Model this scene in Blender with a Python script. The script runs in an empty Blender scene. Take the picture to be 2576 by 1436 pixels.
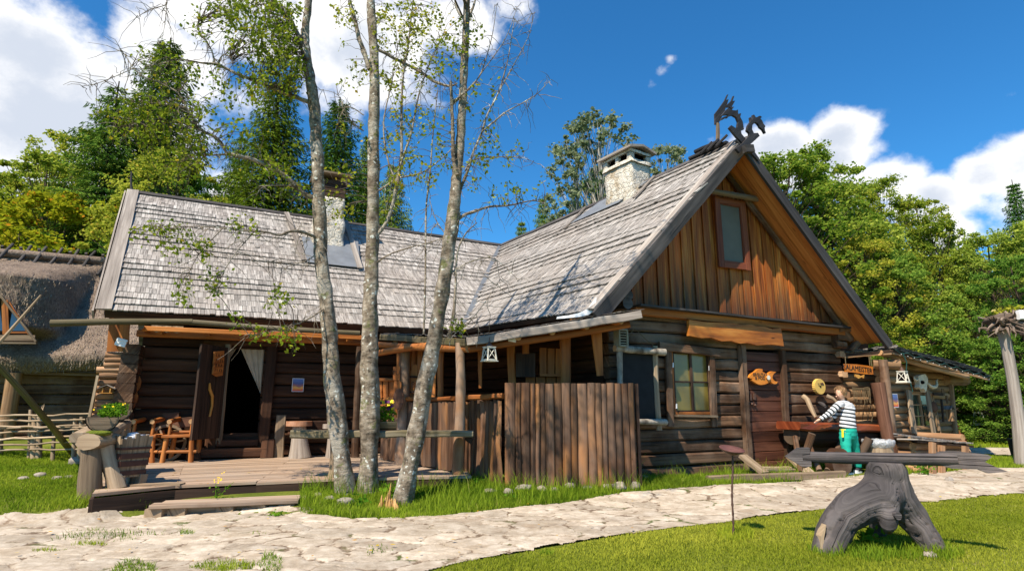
import bpy, bmesh, math, random
import numpy as np
from mathutils import Vector, Matrix, noise
R = math.radians
random.seed(7)
RNG = np.random.default_rng(7)
SC = bpy.context.scene
COL = SC.collection

# ---------------------------------------------------------------- camera
F = 1450.0; PITCH = R(11.57); CZ = 1.4
cp_, sp_ = math.cos(PITCH), math.sin(PITCH)
cd = bpy.data.cameras.new('camera'); cam = bpy.data.objects.new('camera', cd); COL.objects.link(cam)
cam.location = (0, 0, CZ); cam.rotation_euler = (math.pi/2 + PITCH, 0, 0)
cd.sensor_width = 36; cd.lens = 36*F/2576; cd.clip_end = 2000; cd.clip_start = .05
SC.camera = cam
SC.view_settings.view_transform = 'Standard'; SC.view_settings.look = 'None'
SC.view_settings.exposure = 0.76; SC.view_settings.gamma = 1

# ---------------------------------------------------------------- sun + sky
SUN_AZ = R(-124); SUN_EL = R(52)
L = Vector((math.cos(SUN_AZ)*math.cos(SUN_EL), math.sin(SUN_AZ)*math.cos(SUN_EL), math.sin(SUN_EL)))
sd = bpy.data.lights.new('sun', 'SUN'); sd.energy = 4.8; sd.angle = R(.5); sd.color = (1, .88, .72)
sun = bpy.data.objects.new('sun', sd); COL.objects.link(sun)
sun.rotation_euler = (-L).to_track_quat('-Z', 'Y').to_euler(); sun.location = L*30

world = bpy.data.worlds.new('World'); SC.world = world; world.use_nodes = True
wn, wl = world.node_tree.nodes, world.node_tree.links
for n_ in list(wn): wn.remove(n_)
def wnode(t, **k):
    n = wn.new(t)
    for a, b in k.items(): setattr(n, a, b)
    return n
def wmath(op, a, b=None, c=None, clamp=False):
    n = wnode('ShaderNodeMath', operation=op, use_clamp=clamp)
    for i, v in enumerate((a, b, c)):
        if v is None: continue
        if isinstance(v, (int, float)): n.inputs[i].default_value = v
        else: wl.new(v, n.inputs[i])
    return n.outputs[0]
wout = wnode('ShaderNodeOutputWorld'); wbg = wnode('ShaderNodeBackground'); wl.new(wbg.outputs[0], wout.inputs[0])
sky = wnode('ShaderNodeTexSky', sky_type='NISHITA'); sky.sun_disc = False
sky.sun_elevation = SUN_EL; sky.sun_rotation = math.atan2(L.x, L.y); sky.ozone_density = 2.0; sky.air_density = 1.0; sky.dust_density = .3
hsv = wnode('ShaderNodeHueSaturation'); hsv.inputs['Saturation'].default_value = 1.08; hsv.inputs['Value'].default_value = .72
skt = wnode('ShaderNodeMix', data_type='RGBA', blend_type='MULTIPLY'); skt.inputs[0].default_value = 1.; wl.new(sky.outputs[0], skt.inputs[6]); skt.inputs[7].default_value = (.50, .93, 1.22, 1); wl.new(skt.outputs[2], hsv.inputs['Color'])
wtc = wnode('ShaderNodeTexCoord'); wsep = wnode('ShaderNodeSeparateXYZ'); wl.new(wtc.outputs['Generated'], wsep.inputs[0])
az = wmath('ARCTAN2', wsep.outputs[0], wsep.outputs[1]); el = wmath('ARCSINE', wsep.outputs[2])
def sky_noise(scale, detail, rough, off=0.):
    cmb = wnode('ShaderNodeCombineXYZ'); wl.new(az, cmb.inputs[0]); wl.new(wmath('MULTIPLY', el, 1.25), cmb.inputs[1]); cmb.inputs[2].default_value = off
    n = wnode('ShaderNodeTexNoise'); n.inputs['Scale'].default_value = scale; n.inputs['Detail'].default_value = detail; n.inputs['Roughness'].default_value = rough
    wl.new(cmb.outputs[0], n.inputs['Vector']); return n.outputs['Fac']
def sky_dir(px, py):
    u = (px-1288)/F; v = (718-py)/F
    d = Vector((u, cp_-v*sp_, sp_+v*cp_)).normalized()
    return math.atan2(d.x, d.y), math.asin(d.z)
# cumulus masses: (centre as seen in the photo, angular radii in degrees, weight)
CL = [((40, 130), 9, 5, 1.0), ((150, 330), 10, 7, 1.1), ((0, 480), 12, 6, 1.0), ((330, 420), 8, 8, .8), ((420, 150), 7, 4, .75), ((620, 60), 9, 3.5, .9), ((560, 560), 4, 7, .75),
      ((880, 120), 8, 6, .9), ((1100, 40), 7, 3, .75), ((1290, 20), 3, 1.6, .5), ((640, 230), 4, 3, .6), ((-500, 300), 18, 12, 1.1),
      ((1960, 370), 3.8, 2.1, 1.05), ((2110, 340), 3.0, 2.2, 1.1), ((2050, 410), 4.8, 2.6, 1.1), ((2230, 460), 3.6, 2.1, 1.05), ((2330, 510), 3.8, 2.6, 1.05), ((2380, 580), 2.4, 2.4, .85),
      ((2490, 430), 3.4, 2.0, .95), ((2590, 410), 4, 2.6, 1.0), ((1640, 215), 1.1, 1.0, .37), ((1662, 180), 1.2, .8, .38), ((1692, 148), 1.0, .6, .35), ((2550, 235), 1, .5, .35), ((3300, 350), 14, 5, 1.0)]
acc = None
for (pp, ra, re_, w_) in CL:
    a0, e0 = sky_dir(*pp)
    da = wmath('MULTIPLY', wmath('SUBTRACT', az, a0), 1/R(ra)); de = wmath('MULTIPLY', wmath('SUBTRACT', el, e0), 1/R(re_))
    r2 = wmath('ADD', wmath('MULTIPLY', da, da), wmath('MULTIPLY', de, de))
    g = wmath('MULTIPLY', wmath('EXPONENT', wmath('MULTIPLY', r2, -.8)), w_)
    acc = g if acc is None else wmath('MAXIMUM', acc, g)
n1 = sky_noise(9, 9, .6); n2 = sky_noise(3.2, 3, .5, 3.7)
fld = wmath('ADD', acc, wmath('ADD', wmath('MULTIPLY', wmath('SUBTRACT', n1, .5), 1.25), wmath('MULTIPLY', wmath('SUBTRACT', n2, .5), .5)))
mask = wnode('ShaderNodeMapRange', interpolation_type='SMOOTHSTEP'); wl.new(fld, mask.inputs[0])
mask.inputs[1].default_value = .30; mask.inputs[2].default_value = .70
dens = wnode('ShaderNodeMapRange', interpolation_type='SMOOTHSTEP'); wl.new(wmath('ADD', fld, wmath('MULTIPLY', sky_noise(6, 7, .6, 9.1), .75)), dens.inputs[0])
dens.inputs[1].default_value = .92; dens.inputs[2].default_value = 1.55
cc = wnode('ShaderNodeMix', data_type='RGBA'); wl.new(dens.outputs[0], cc.inputs[0])
cc.inputs[6].default_value = (6.0, 5.9, 5.8, 1); cc.inputs[7].default_value = (3.3, 3.6, 4.15, 1)
mx = wnode('ShaderNodeMix', data_type='RGBA'); wl.new(mask.outputs[0], mx.inputs[0]); wl.new(hsv.outputs[0], mx.inputs[6]); wl.new(cc.outputs[2], mx.inputs[7])
wl.new(mx.outputs[2], wbg.inputs['Color']); wbg.inputs['Strength'].default_value = .125

# ---------------------------------------------------------------- photo-measured directions -> world points
def ray(px, py):
    u = (px-1288)/F; v = (718-py)/F
    return Vector((u, cp_-v*sp_, sp_+v*cp_))
def at(px, py, Y):
    d = ray(px, py); t = Y/d.y
    return Vector((d.x*t, Y, CZ+d.z*t))
def gz(px, py, z=0.):
    d = ray(px, py); t = (z-CZ)/d.z
    return Vector((d.x*t, d.y*t, z))
class Frame:
    """upright wall plane: ex along it, n out of it towards the viewer"""
    def __init__(s, ox, oy, deg):
        s.O = Vector((ox, oy, 0)); a = R(deg)
        s.ex = Vector((math.cos(a), math.sin(a), 0)); s.n = Vector((math.sin(a), -math.cos(a), 0)); s.deg = deg
    def pt(s, a, z, d=0.): return s.O+s.ex*a+s.n*d+Vector((0, 0, z))
    def hit(s, px, py, d=0.):
        r = ray(px, py); P = s.O+s.n*d; t = P.dot(s.n)/r.dot(s.n)
        q = r*t; return ((q-P).dot(s.ex), CZ+q.z)
    def at(s, px, py, d=0.):
        a, z = s.hit(px, py, d); return s.pt(a, z, d)
def lerp(a, b, t): return a+(b-a)*t

# ---------------------------------------------------------------- naming
def tag(o, label=None, cat=None, group=None, kind=None):
    for k, v in (('label', label), ('category', cat), ('group', group), ('kind', kind)):
        if v: o[k] = v
    return o
def thing(name, label, cat, loc=(0, 0, 0), group=None):
    o = bpy.data.objects.new(name, None); COL.objects.link(o); o.location = loc; o.empty_display_size = .2
    return tag(o, label, cat, group)
def place_child(o, parent):
    if parent is not None:
        o.parent = parent
        m = Matrix.Identity(4); q = parent
        while q is not None:
            m = q.matrix_basis @ m if q.parent is None else q.matrix_basis @ m; q = q.parent
        o.matrix_parent_inverse = m.inverted()
    return o

# ---------------------------------------------------------------- mesh builder (world coordinates)
class MB:
    def __init__(s): s.v = []; s.f = []; s.g = []; s.r = []; s.m = []; s.sm = []; s.pieces = []
    def add(s, vs, fs, gc, rnd, mi=0, smooth=False):
        s.pieces.append((len(vs), len(fs))); b = len(s.v); s.v.extend([tuple(p) for p in vs]); s.g.extend(gc); s.r.extend([rnd]*len(vs))
        for k, f in enumerate(fs):
            s.f.append([b+i for i in f]); s.m.append(mi[k] if isinstance(mi, list) else mi); s.sm.append(smooth if not isinstance(smooth, list) else smooth[k])
    def box(s, p0, p1, w, h, up=(0, 0, 1), mi=0, seg=1, jit=0., taper=1., rnd=None, chamfer=0.):
        """plank/beam from p0 to p1 (centre line); w across, h along up"""
        p0 = Vector(p0); p1 = Vector(p1); d = p1-p0; ln = d.length
        if ln < 1e-6: return
        d = d/ln; up = Vector(up); sd_ = d.cross(up)
        if sd_.length < 1e-4: sd_ = d.cross(Vector((1, 0, 0)))
        sd_.normalize(); u = sd_.cross(d).normalized()
        rnd = random.random() if rnd is None else rnd; ro = rnd*53.7
        vs = []; gc = []; c = chamfer
        if c: prof = [(-.5*w+c, -.5*h), (.5*w-c, -.5*h), (.5*w, -.5*h+c), (.5*w, .5*h-c), (.5*w-c, .5*h), (-.5*w+c, .5*h), (-.5*w, .5*h-c), (-.5*w, -.5*h+c)]
        else: prof = [(-.5*w, -.5*h), (.5*w, -.5*h), (.5*w, .5*h), (-.5*w, .5*h)]
        k = len(prof)
        for i in range(seg+1):
            t = i/seg; sc = 1+(taper-1)*t
            jx = random.uniform(-jit, jit) if jit else 0; jy = random.uniform(-jit, jit) if jit else 0
            c0 = p0+d*(ln*t)
            for (a, b) in prof:
                vs.append(c0+sd_*(a*sc+jx+(random.uniform(-jit, jit)*.5 if jit else 0))+u*(b*sc+jy)); gc.append((ln*t, a+b*.7, ro))
        fs = []
        for i in range(seg):
            for j in range(k):
                a = i*k+j; b = i*k+(j+1) % k; fs.append((a, b, b+k, a+k))
        e = seg*k; mi_l = [mi]*len(fs)
        fs += [tuple(range(k-1, -1, -1)), tuple(e+j for j in range(k))]; mi_l += [mi, mi]
        s.add(vs, fs, gc, rnd, mi_l)
    def tube(s, pts, rad, n=10, mi=0, cap=1, rnd=None, wob=0., squash=1., up=None):
        """round log/branch through pts with radius per point; cap = material slot offset for end grain"""
        pts = [Vector(p) for p in pts]
        if not isinstance(rad, (list, tuple)): rad = [rad]*len(pts)
        rnd = random.random() if rnd is None else rnd; ro = rnd*53.7
        vs = []; gc = []; L_ = 0.; ref = Vector(up) if up else None
        for i, p in enumerate(pts):
            d = (pts[min(i+1, len(pts)-1)]-pts[max(i-1, 0)]).normalized()
            if i: L_ += (p-pts[i-1]).length
            if ref is None:
                ref = Vector((0, 0, 1)) if abs(d.z) < .9 else Vector((1, 0, 0))
            a = d.cross(ref)
            if a.length < 1e-4: a = d.cross(Vector((0, 1, 0)))
            a.normalize(); b = a.cross(d).normalized()
            if up is None: ref = b
            for j in range(n):
                t = 2*math.pi*j/n
                rr = rad[i]
                if wob: rr *= 1+wob*noise.noise(Vector((math.cos(t)*1.3+ro, math.sin(t)*1.3, L_*1.7/max(rad[i]*6, .25))))
                vs.append(p+a*(math.cos(t)*rr)+b*(math.sin(t)*rr*squash)); gc.append((L_, t*max(rad[0], .02)*.9, ro))
        fs = []; sm = []
        for i in range(len(pts)-1):
            for j in range(n):
                q = i*n+j; w_ = i*n+(j+1) % n; fs.append((q, q+n, w_+n, w_)); sm.append(True)
        mm = [mi]*len(fs)
        if cap is not None:
            # end caps get their own vertices so that edges stay crisp
            for (base, rev) in ((0, 0), ((len(pts)-1)*n, 1)):
                b0 = len(vs)
                for j in range(n): vs.append(vs[base+j]); q = vs[base+j]; gc.append((.05*math.cos(6.28*j/n), .05*math.sin(6.28*j/n), ro+3))
                f = tuple(b0+j for j in range(n)); fs.append(f if not rev else f[::-1]); mm.append(mi+cap); sm.append(False)
        s.add(vs, fs, gc, rnd, mm, sm)
    def log(s, p0, p1, r0, r1=None, n=12, seg=6, wob=.12, mi=0, cap=1, bend=0., rnd=None, squash=1.):
        p0 = Vector(p0); p1 = Vector(p1); r1 = r0 if r1 is None else r1
        bx = Vector((random.uniform(-1, 1), random.uniform(-1, 1), random.uniform(-1, 1)))*bend
        pts = [lerp(p0, p1, i/seg)+bx*math.sin(math.pi*i/seg) for i in range(seg+1)]
        s.tube(pts, [r0+(r1-r0)*i/seg for i in range(seg+1)], n, mi, cap, rnd, wob, squash)
    def prism(s, pts, off, mi=0, rnd=None, side=None, grain=None):
        """polygon pts (3-D) pushed by vector off"""
        rnd = random.random() if rnd is None else rnd; ro = rnd*53.7
        pts = [Vector(p) for p in pts]; off = Vector(off); k = len(pts)
        g0 = Vector(grain).normalized() if grain else (pts[1]-pts[0]).normalized()
        g1 = off.normalized().cross(g0)
        vs = pts+[p+off for p in pts]
        gc = [((p-pts[0]).dot(g0), (p-pts[0]).dot(g1)+(.05 if i >= k else 0), ro) for i, p in enumerate(vs)]
        nrm = Vector((0, 0, 0))
        for i in range(k): nrm += (pts[i]-pts[0]).cross(pts[(i+1) % k]-pts[0])
        fl = nrm.dot(off) > 0
        a = tuple(range(k)); b = tuple(k+i for i in range(k))
        fs = [a[::-1] if fl else a, b if fl else b[::-1]]
        for i in range(k):
            j = (i+1) % k; q = (i, j, k+j, k+i); fs.append(q if fl else q[::-1])
        side = mi if side is None else side
        s.add(vs, fs, gc, rnd, [mi, mi]+[side]*k)
    def quad(s, a, b, c, d, mi=0, rnd=None):
        rnd = random.random() if rnd is None else rnd
        a, b, c, d = Vector(a), Vector(b), Vector(c), Vector(d)
        w = (b-a).length; h = (d-a).length
        s.add([a, b, c, d], [(0, 1, 2, 3)], [(0, 0, rnd*50), (w, 0, rnd*50), (w, h, rnd*50), (0, h, rnd*50)], rnd, mi)
    def ball(s, c, r, n=10, m=7, mi=0, sc=(1, 1, 1), lump=0., rot=0., rnd=None, seed=None):
        rnd = random.random() if rnd is None else rnd; ro = rnd*53.7 if seed is None else seed
        c = Vector(c); vs = []; gc = []; ca, sa = math.cos(rot), math.sin(rot)
        for i in range(m+1):
            ph = math.pi*i/m
            for j in range(n):
                t = 2*math.pi*j/n; d = Vector((math.sin(ph)*math.cos(t), math.sin(ph)*math.sin(t), math.cos(ph)))
                rr = r*(1+lump*noise.noise(d*1.6+Vector((ro, 0, 0)))+lump*.4*noise.noise(d*4+Vector((0, ro, 0))))
                x, y, z = d.x*rr*sc[0], d.y*rr*sc[1], d.z*rr*sc[2]
                vs.append(c+Vector((x*ca-y*sa, x*sa+y*ca, z))); gc.append((d.x*r, d.y*r+d.z*r, ro))
        fs = [(i*n+j, (i+1)*n+j, (i+1)*n+(j+1) % n, i*n+(j+1) % n) for i in range(m) for j in range(n)]
        s.add(vs, fs, gc, rnd, mi, True)
    def each(s, name, mats, parent=None):
        """every piece that was added becomes a part of its own"""
        b = 0; out = []; fi = 0
        for nv, nf in s.pieces:
            q = MB(); q.v = s.v[b:b+nv]; q.g = s.g[b:b+nv]; q.r = s.r[b:b+nv]; q.f = [[i-b for i in f] for f in s.f[fi:fi+nf]]; q.m = s.m[fi:fi+nf]; q.sm = s.sm[fi:fi+nf]; b += nv; fi += nf; out.append(q.build(name, mats, parent))
        return out
    def build(s, name, mats, parent=None, label=None, cat=None, group=None, kind=None):
        me = bpy.data.meshes.new(name)
        me.from_pydata(s.v, [], s.f)
        if not isinstance(mats, (list, tuple)): mats = [mats]
        for m in mats: me.materials.append(m)
        nm = len(mats)
        me.polygons.foreach_set('material_index', [min(i, nm-1) for i in s.m])
        me.polygons.foreach_set('use_smooth', s.sm)
        a = me.attributes.new('gc', 'FLOAT_VECTOR', 'POINT'); a.data.foreach_set('vector', np.array(s.g, dtype=np.float32).ravel())
        a = me.attributes.new('rnd', 'FLOAT', 'POINT'); a.data.foreach_set('value', np.array(s.r, dtype=np.float32))
        me.update()
        o = bpy.data.objects.new(name, me); COL.objects.link(o)
        if parent is not None: o.parent = parent; o.matrix_parent_inverse = world_of(parent).inverted()
        return tag(o, label, cat, group, kind)
def world_of(p):
    m = Matrix.LocRotScale(p.location, p.rotation_euler, p.scale)
    if p.parent is not None: m = world_of(p.parent) @ p.matrix_parent_inverse @ m
    return m
def np_mesh(name, verts, faces_n, mats, parent=None, attrs=None, smooth=False, **tg):
    """verts (N,3); every face uses faces_n consecutive vertices, or faces_n is an index array (M,k)"""
    me = bpy.data.meshes.new(name); N = len(verts)
    if isinstance(faces_n, int): idx = np.arange(N, dtype=np.int32).reshape(-1, faces_n)
    else: idx = np.asarray(faces_n, dtype=np.int32)
    M, k = idx.shape
    me.vertices.add(N); me.vertices.foreach_set('co', np.asarray(verts, dtype=np.float32).ravel())
    me.loops.add(M*k); me.loops.foreach_set('vertex_index', idx.ravel())
    me.polygons.add(M); me.polygons.foreach_set('loop_start', np.arange(0, M*k, k, dtype=np.int32)); me.polygons.foreach_set('loop_total', np.full(M, k, dtype=np.int32))
    if smooth: me.polygons.foreach_set('use_smooth', np.ones(M, dtype=bool))
    for nm, (typ, data) in (attrs or {}).items():
        a = me.attributes.new(nm, typ, 'POINT'); a.data.foreach_set('vector' if typ == 'FLOAT_VECTOR' else 'value', np.asarray(data, dtype=np.float32).ravel())
    for m in (mats if isinstance(mats, (list, tuple)) else [mats]): me.materials.append(m)
    me.update(calc_edges=True); me.validate()
    o = bpy.data.objects.new(name, me); COL.objects.link(o)
    if parent is not None: o.parent = parent; o.matrix_parent_inverse = world_of(parent).inverted()
    return tag(o, **tg)
def copy_tree(o, parent=None):
    c = o.copy(); COL.objects.link(c)
    if parent is not None: c.parent = parent
    for ch in list(o.children): copy_tree(ch, c)
    return c
# ---------------------------------------------------------------- materials
class NT:
    def __init__(s, name):
        s.m = bpy.data.materials.new(name); s.m.use_nodes = True; s.t = s.m.node_tree; s.n = s.t.nodes
        s.p = s.n['Principled BSDF']; s.out = s.n['Material Output']
    def new(s, t, **k):
        n = s.n.new(t)
        for a, b in k.items(): setattr(n, a, b)
        return n
    def l(s, a, b): s.t.links.new(a, b)
    def sv(s, inp, v):
        if isinstance(v, (int, float)): inp.default_value = v
        elif isinstance(v, tuple): inp.default_value = v if len(v) == len(inp.default_value) else tuple(v)+(1,)
        else: s.l(v, inp)
    def math(s, op, a, b=None, clamp=False):
        n = s.new('ShaderNodeMath', operation=op, use_clamp=clamp); s.sv(n.inputs[0], a)
        if b is not None: s.sv(n.inputs[1], b)
        return n.outputs[0]
    def mix(s, f, a, b, bt='MIX'):
        n = s.new('ShaderNodeMix', data_type='RGBA', blend_type=bt); s.sv(n.inputs[0], f); s.sv(n.inputs[6], a); s.sv(n.inputs[7], b); return n.outputs[2]
    def ramp(s, f, stops):
        n = s.new('ShaderNodeValToRGB'); s.l(f, n.inputs[0]); e = n.color_ramp.elements
        while len(e) < len(stops): e.new(.5)
        for k, (p, c) in enumerate(stops): e[k].position = p; e[k].color = (c if isinstance(c, tuple) else (c, c, c))+(1,) if not (isinstance(c, tuple) and len(c) == 4) else c
        return n.outputs[0]
    def rng(s, f, a, b, c=0., d=1., sm=False):
        n = s.new('ShaderNodeMapRange'); n.clamp = True
        if sm: n.interpolation_type = 'SMOOTHSTEP'
        s.l(f, n.inputs[0]); n.inputs[1].default_value = a; n.inputs[2].default_value = b; n.inputs[3].default_value = c; n.inputs[4].default_value = d; return n.outputs[0]
    def attr(s, name): return s.new('ShaderNodeAttribute', attribute_name=name)
    def noise(s, vec, scale=1., detail=4., rough=.55, sc=None, dist=0.):
        if sc: 
            v = s.new('ShaderNodeVectorMath', operation='MULTIPLY'); s.l(vec, v.inputs[0]); v.inputs[1].default_value = sc; vec = v.outputs[0]
        n = s.new('ShaderNodeTexNoise'); s.l(vec, n.inputs['Vector']); n.inputs['Scale'].default_value = scale; n.inputs['Detail'].default_value = detail; n.inputs['Roughness'].default_value = rough; n.inputs['Distortion'].default_value = dist
        return n.outputs['Fac']
    def vor(s, vec, scale, feat='F1', rand=1., sc=None):
        if sc:
            v = s.new('ShaderNodeVectorMath', operation='MULTIPLY'); s.l(vec, v.inputs[0]); v.inputs[1].default_value = sc; vec = v.outputs[0]
        n = s.new('ShaderNodeTexVoronoi', feature=feat); s.l(vec, n.inputs['Vector']); n.inputs['Scale'].default_value = scale; n.inputs['Randomness'].default_value = rand
        return n
    def pos(s): return s.new('ShaderNodeNewGeometry').outputs['Position']
    def obj(s): return s.new('ShaderNodeTexCoord').outputs['Object']
    def bump(s, h, dist=.01, strength=1.):
        b = s.new('ShaderNodeBump'); b.inputs['Distance'].default_value = dist; b.inputs['Strength'].default_value = strength; s.l(h, b.inputs['Height']); s.l(b.outputs[0], s.p.inputs['Normal']); return b
    def fin(s, col, rough=.8, spec=.3, metal=0.):
        s.sv(s.p.inputs['Base Color'], col); s.sv(s.p.inputs['Roughness'], rough); s.p.inputs['Specular IOR Level'].default_value = spec; s.p.inputs['Metallic'].default_value = metal
        return s.m
def wood(name, dark, mid, light, vary=.35, fx=1.1, fy=28, bump=.006, rough=.78, grey=None, greyamt=0., knots=.0, tint=None, moss=0., crack=.35):
    """weathered timber: grain runs along attribute gc.x, every piece has its own tone (attribute rnd)"""
    t = NT(name); g = t.attr('gc').outputs['Vector']; r = t.attr('rnd').outputs['Fac']
    n1 = t.noise(g, 1, 5, .6, sc=(fx, fy, 1)); n2 = t.noise(g, 1, 3, .5, sc=(fx*.35, fy*.18, 1.3)); n3 = t.noise(g, 1, 6, .7, sc=(fx*5, fy*2.2, 1))
    f = t.math('ADD', t.math('MULTIPLY', n1, .5), t.math('MULTIPLY', n2, .5))
    c = t.ramp(f, [(.33, dark), (.5, mid), (.66, light)])
    if tint: c = t.mix(t.rng(t.noise(g, 1, 2, .5, sc=(.7, 3, 2)), .5, .65, 0, .8, True), c, tint)
    if greyamt: c = t.mix(t.math('MULTIPLY', t.rng(t.noise(t.pos(), .9, 5, .65), .42, .62, 0, 1, True), greyamt), c, grey)
    c = t.mix(1., c, t.ramp(r, [(0, 1-vary), (.5, 1.), (1, 1+vary*.8)]), 'MULTIPLY')
    # long drying cracks
    cr = t.rng(t.noise(g, 1, 2, .5, sc=(fx*.6, fy*1.1, 1), dist=.3), .30, .36, 1, 0)
    c = t.mix(t.math('MULTIPLY', cr, crack), c, tuple(x*.25 for x in dark))
    if knots:
        v = t.vor(g, 1, sc=(1.6, 6, .37)); kd = t.rng(v.outputs['Distance'], .05, .13, 1, 0, True)
        c = t.mix(t.math('MULTIPLY', kd, knots), c, tuple(x*.45 for x in dark))
    if moss: c = t.mix(t.math('MULTIPLY', t.rng(t.noise(t.pos(), 2.2, 5, .7), .52, .66, 0, 1, True), moss), c, (.10, .11, .02))
    t.bump(t.math('SUBTRACT', t.math('ADD', t.math('MULTIPLY', n1, .7), t.math('MULTIPLY', n3, .3)), t.math('MULTIPLY', cr, .6)), bump)
    return t.fin(c, t.rng(n3, .3, .7, rough-.12, rough+.12), .25)
M = {}
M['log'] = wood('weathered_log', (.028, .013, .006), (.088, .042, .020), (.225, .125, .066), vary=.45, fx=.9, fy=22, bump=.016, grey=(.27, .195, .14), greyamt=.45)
M['log_end'] = wood('log_end_grain', (.05, .030, .018), (.12, .08, .05), (.2, .14, .1), vary=.3, fx=14, fy=14, bump=.004)
M['log_dark'] = wood('dark_shaded_log', (.020, .008, .004), (.050, .021, .010), (.11, .048, .022), vary=.35, fx=.9, fy=18, bump=.012)  # dark brown with the eaves shade put into it; other dark logs share it
M['plank_dark'] = wood('dark_plank', (.018, .010, .007), (.045, .025, .016), (.09, .05, .03), vary=.3, bump=.006)
M['orange'] = wood('oiled_pine', (.15, .042, .010), (.37, .125, .028), (.54, .225, .062), vary=.32, fx=.8, fy=16, bump=.004, rough=.6, knots=.5)
M['orange_end'] = wood('pine_end_grain', (.30, .15, .06), (.45, .26, .12), (.55, .36, .2), vary=.15, fx=14, fy=14, bump=.002)
M['palisade'] = wood('palisade_log', (.042, .020, .010), (.13, .064, .034), (.25, .140, .080), vary=.5, fx=.9, fy=18, bump=.010, grey=(.15, .105, .075), greyamt=.5, knots=.7, tint=(.34, .145, .045))
M['grey_wood'] = wood('grey_timber', (.12, .10, .085), (.26, .225, .195), (.44, .40, .35), vary=.25, fx=1, fy=24, bump=.006, knots=.2)
M['grey_dark'] = wood('grey_fascia', (.022, .020, .020), (.058, .052, .050), (.125, .112, .105), vary=.25, fx=1, fy=20, bump=.006)
M['shingle'] = wood('grey_shingle', (.13, .115, .105), (.32, .295, .270), (.46, .435, .405), vary=.26, fx=2.5, fy=34, bump=.005, rough=.75, grey=(.26, .215, .18), greyamt=.35, crack=.5)
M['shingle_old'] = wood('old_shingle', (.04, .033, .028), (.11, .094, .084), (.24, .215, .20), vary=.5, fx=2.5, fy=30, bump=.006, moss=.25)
M['deck'] = wood('deck_plank', (.20, .13, .085), (.36, .255, .175), (.47, .36, .26), vary=.24, fx=.7, fy=20, bump=.003, rough=.75, grey=(.34, .27, .21), greyamt=.5, crack=.6)
M['moss_wood'] = wood('mossy_plank', (.04, .034, .016), (.115, .092, .048), (.235, .20, .14), vary=.2, fx=1, fy=20, moss=.25)
M['pole'] = wood('peeled_pole', (.15, .10, .06), (.33, .24, .15), (.50, .40, .28), vary=.3, fx=1, fy=14, knots=.3)
M['pole_end'] = M['orange_end']
M['siding'] = wood('round_siding_log', (.16, .075, .035), (.36, .20, .105), (.52, .34, .2), vary=.3, fx=.9, fy=12, knots=.5)
M['shed_log'] = wood('shed_log', (.10, .050, .022), (.29, .165, .080), (.48, .31, .17), vary=.35, fx=.9, fy=14, knots=.4, grey=(.32, .24, .16), greyamt=.3)
M['charred'] = wood('charred_wood', (.020, .017, .017), (.065, .057, .056), (.16, .14, .135), vary=.1, fx=.6, fy=42, bump=.022, rough=.74, crack=1., grey=(.19, .155, .14), greyamt=.55, knots=.5)
M['tarred'] = wood('black_tarred_board', (.012, .011, .011), (.028, .026, .026), (.055, .05, .05), vary=.2, bump=.004, rough=.55)
M['oldplank'] = wood('old_plank', (.10, .07, .045), (.25, .18, .115), (.40, .31, .21), vary=.3, fx=1.1, fy=20, bump=.008)
M['red_slab'] = wood('oiled_slab', (.06, .012, .006), (.17, .038, .014), (.30, .085, .03), vary=.1, fx=1.5, fy=10, rough=.35, bump=.006)
M['yellow_wood'] = wood('varnished_slab', (.28, .11, .015), (.52, .24, .05), (.66, .38, .10), vary=.12, fx=1.6, fy=10, rough=.4, bump=.003, knots=.6)
M['stool'] = wood('dry_stump', (.14, .11, .085), (.30, .25, .205), (.44, .39, .33), vary=.15, fx=.8, fy=18, bump=.012)
M['rust_slab'] = wood('reddish_slab', (.19, .07, .035), (.36, .17, .09), (.5, .3, .2), vary=.15, fx=6, fy=9, bump=.01)
M['live_edge'] = wood('varnished_live_edge', (.07, .018, .006), (.36, .115, .018), (.58, .25, .05), vary=.05, fx=1.3, fy=9, rough=.42, bump=.004, knots=.9)
# gable boarding: warm at the top, blackened streaks climbing from the bottom
def gable_mat():
    t = NT('gable_boarding'); g = t.attr('gc').outputs['Vector']; r = t.attr('rnd').outputs['Fac']
    sep = t.new('ShaderNodeSeparateXYZ'); t.l(g, sep.inputs[0]); h = sep.outputs[0]
    n1 = t.noise(g, 1, 5, .6, sc=(.9, 24, 1)); n2 = t.noise(g, 1, 4, .6, sc=(.55, 7, 1.1))
    c = t.ramp(t.math('ADD', t.math('MULTIPLY', n1, .55), t.math('MULTIPLY', n2, .45)), [(.34, (.10, .022, .006)), (.47, (.33, .088, .015)), (.57, (.50, .175, .030)), (.68, (.64, .32, .09))])
    c = t.mix(t.rng(r, .86, .9, 0, .6), c, (.48, .12, .025))
    st = t.math('ADD', t.math('MULTIPLY', h, -.42), t.math('ADD', t.math('MULTIPLY', n2, 1.5), t.math('MULTIPLY', n1, .45)))
    stn = t.rng(st, .60, 1.12, 0, .88, True)
    c = t.mix(stn, c, (.030, .022, .018))
    wx = t.rng(t.noise(g, 1, 6, .7, sc=(1.2, 30, 1)), .55, .68, 0, .5, True)
    c = t.mix(wx, c, (.42, .24, .09))
    c = t.mix(1., c, t.ramp(r, [(0, .72), (.6, 1.), (1, 1.15)]), 'MULTIPLY')
    t.bump(n1, .006); return t.fin(c, .62, .3)
M['gable'] = gable_mat()
def sm(name, col, rough=.6, spec=.4, metal=0., nz=0., nsc=12, bump=0.):
    t = NT(name); c = col
    if nz or bump: n = t.noise(t.obj(), nsc, 5, .6)
    if nz: c = t.mix(1., col, t.ramp(n, [(.25, 1-nz), (.75, 1+nz)]), 'MULTIPLY')
    if bump: t.bump(n, bump)
    return t.fin(c, rough, spec, metal)
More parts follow.
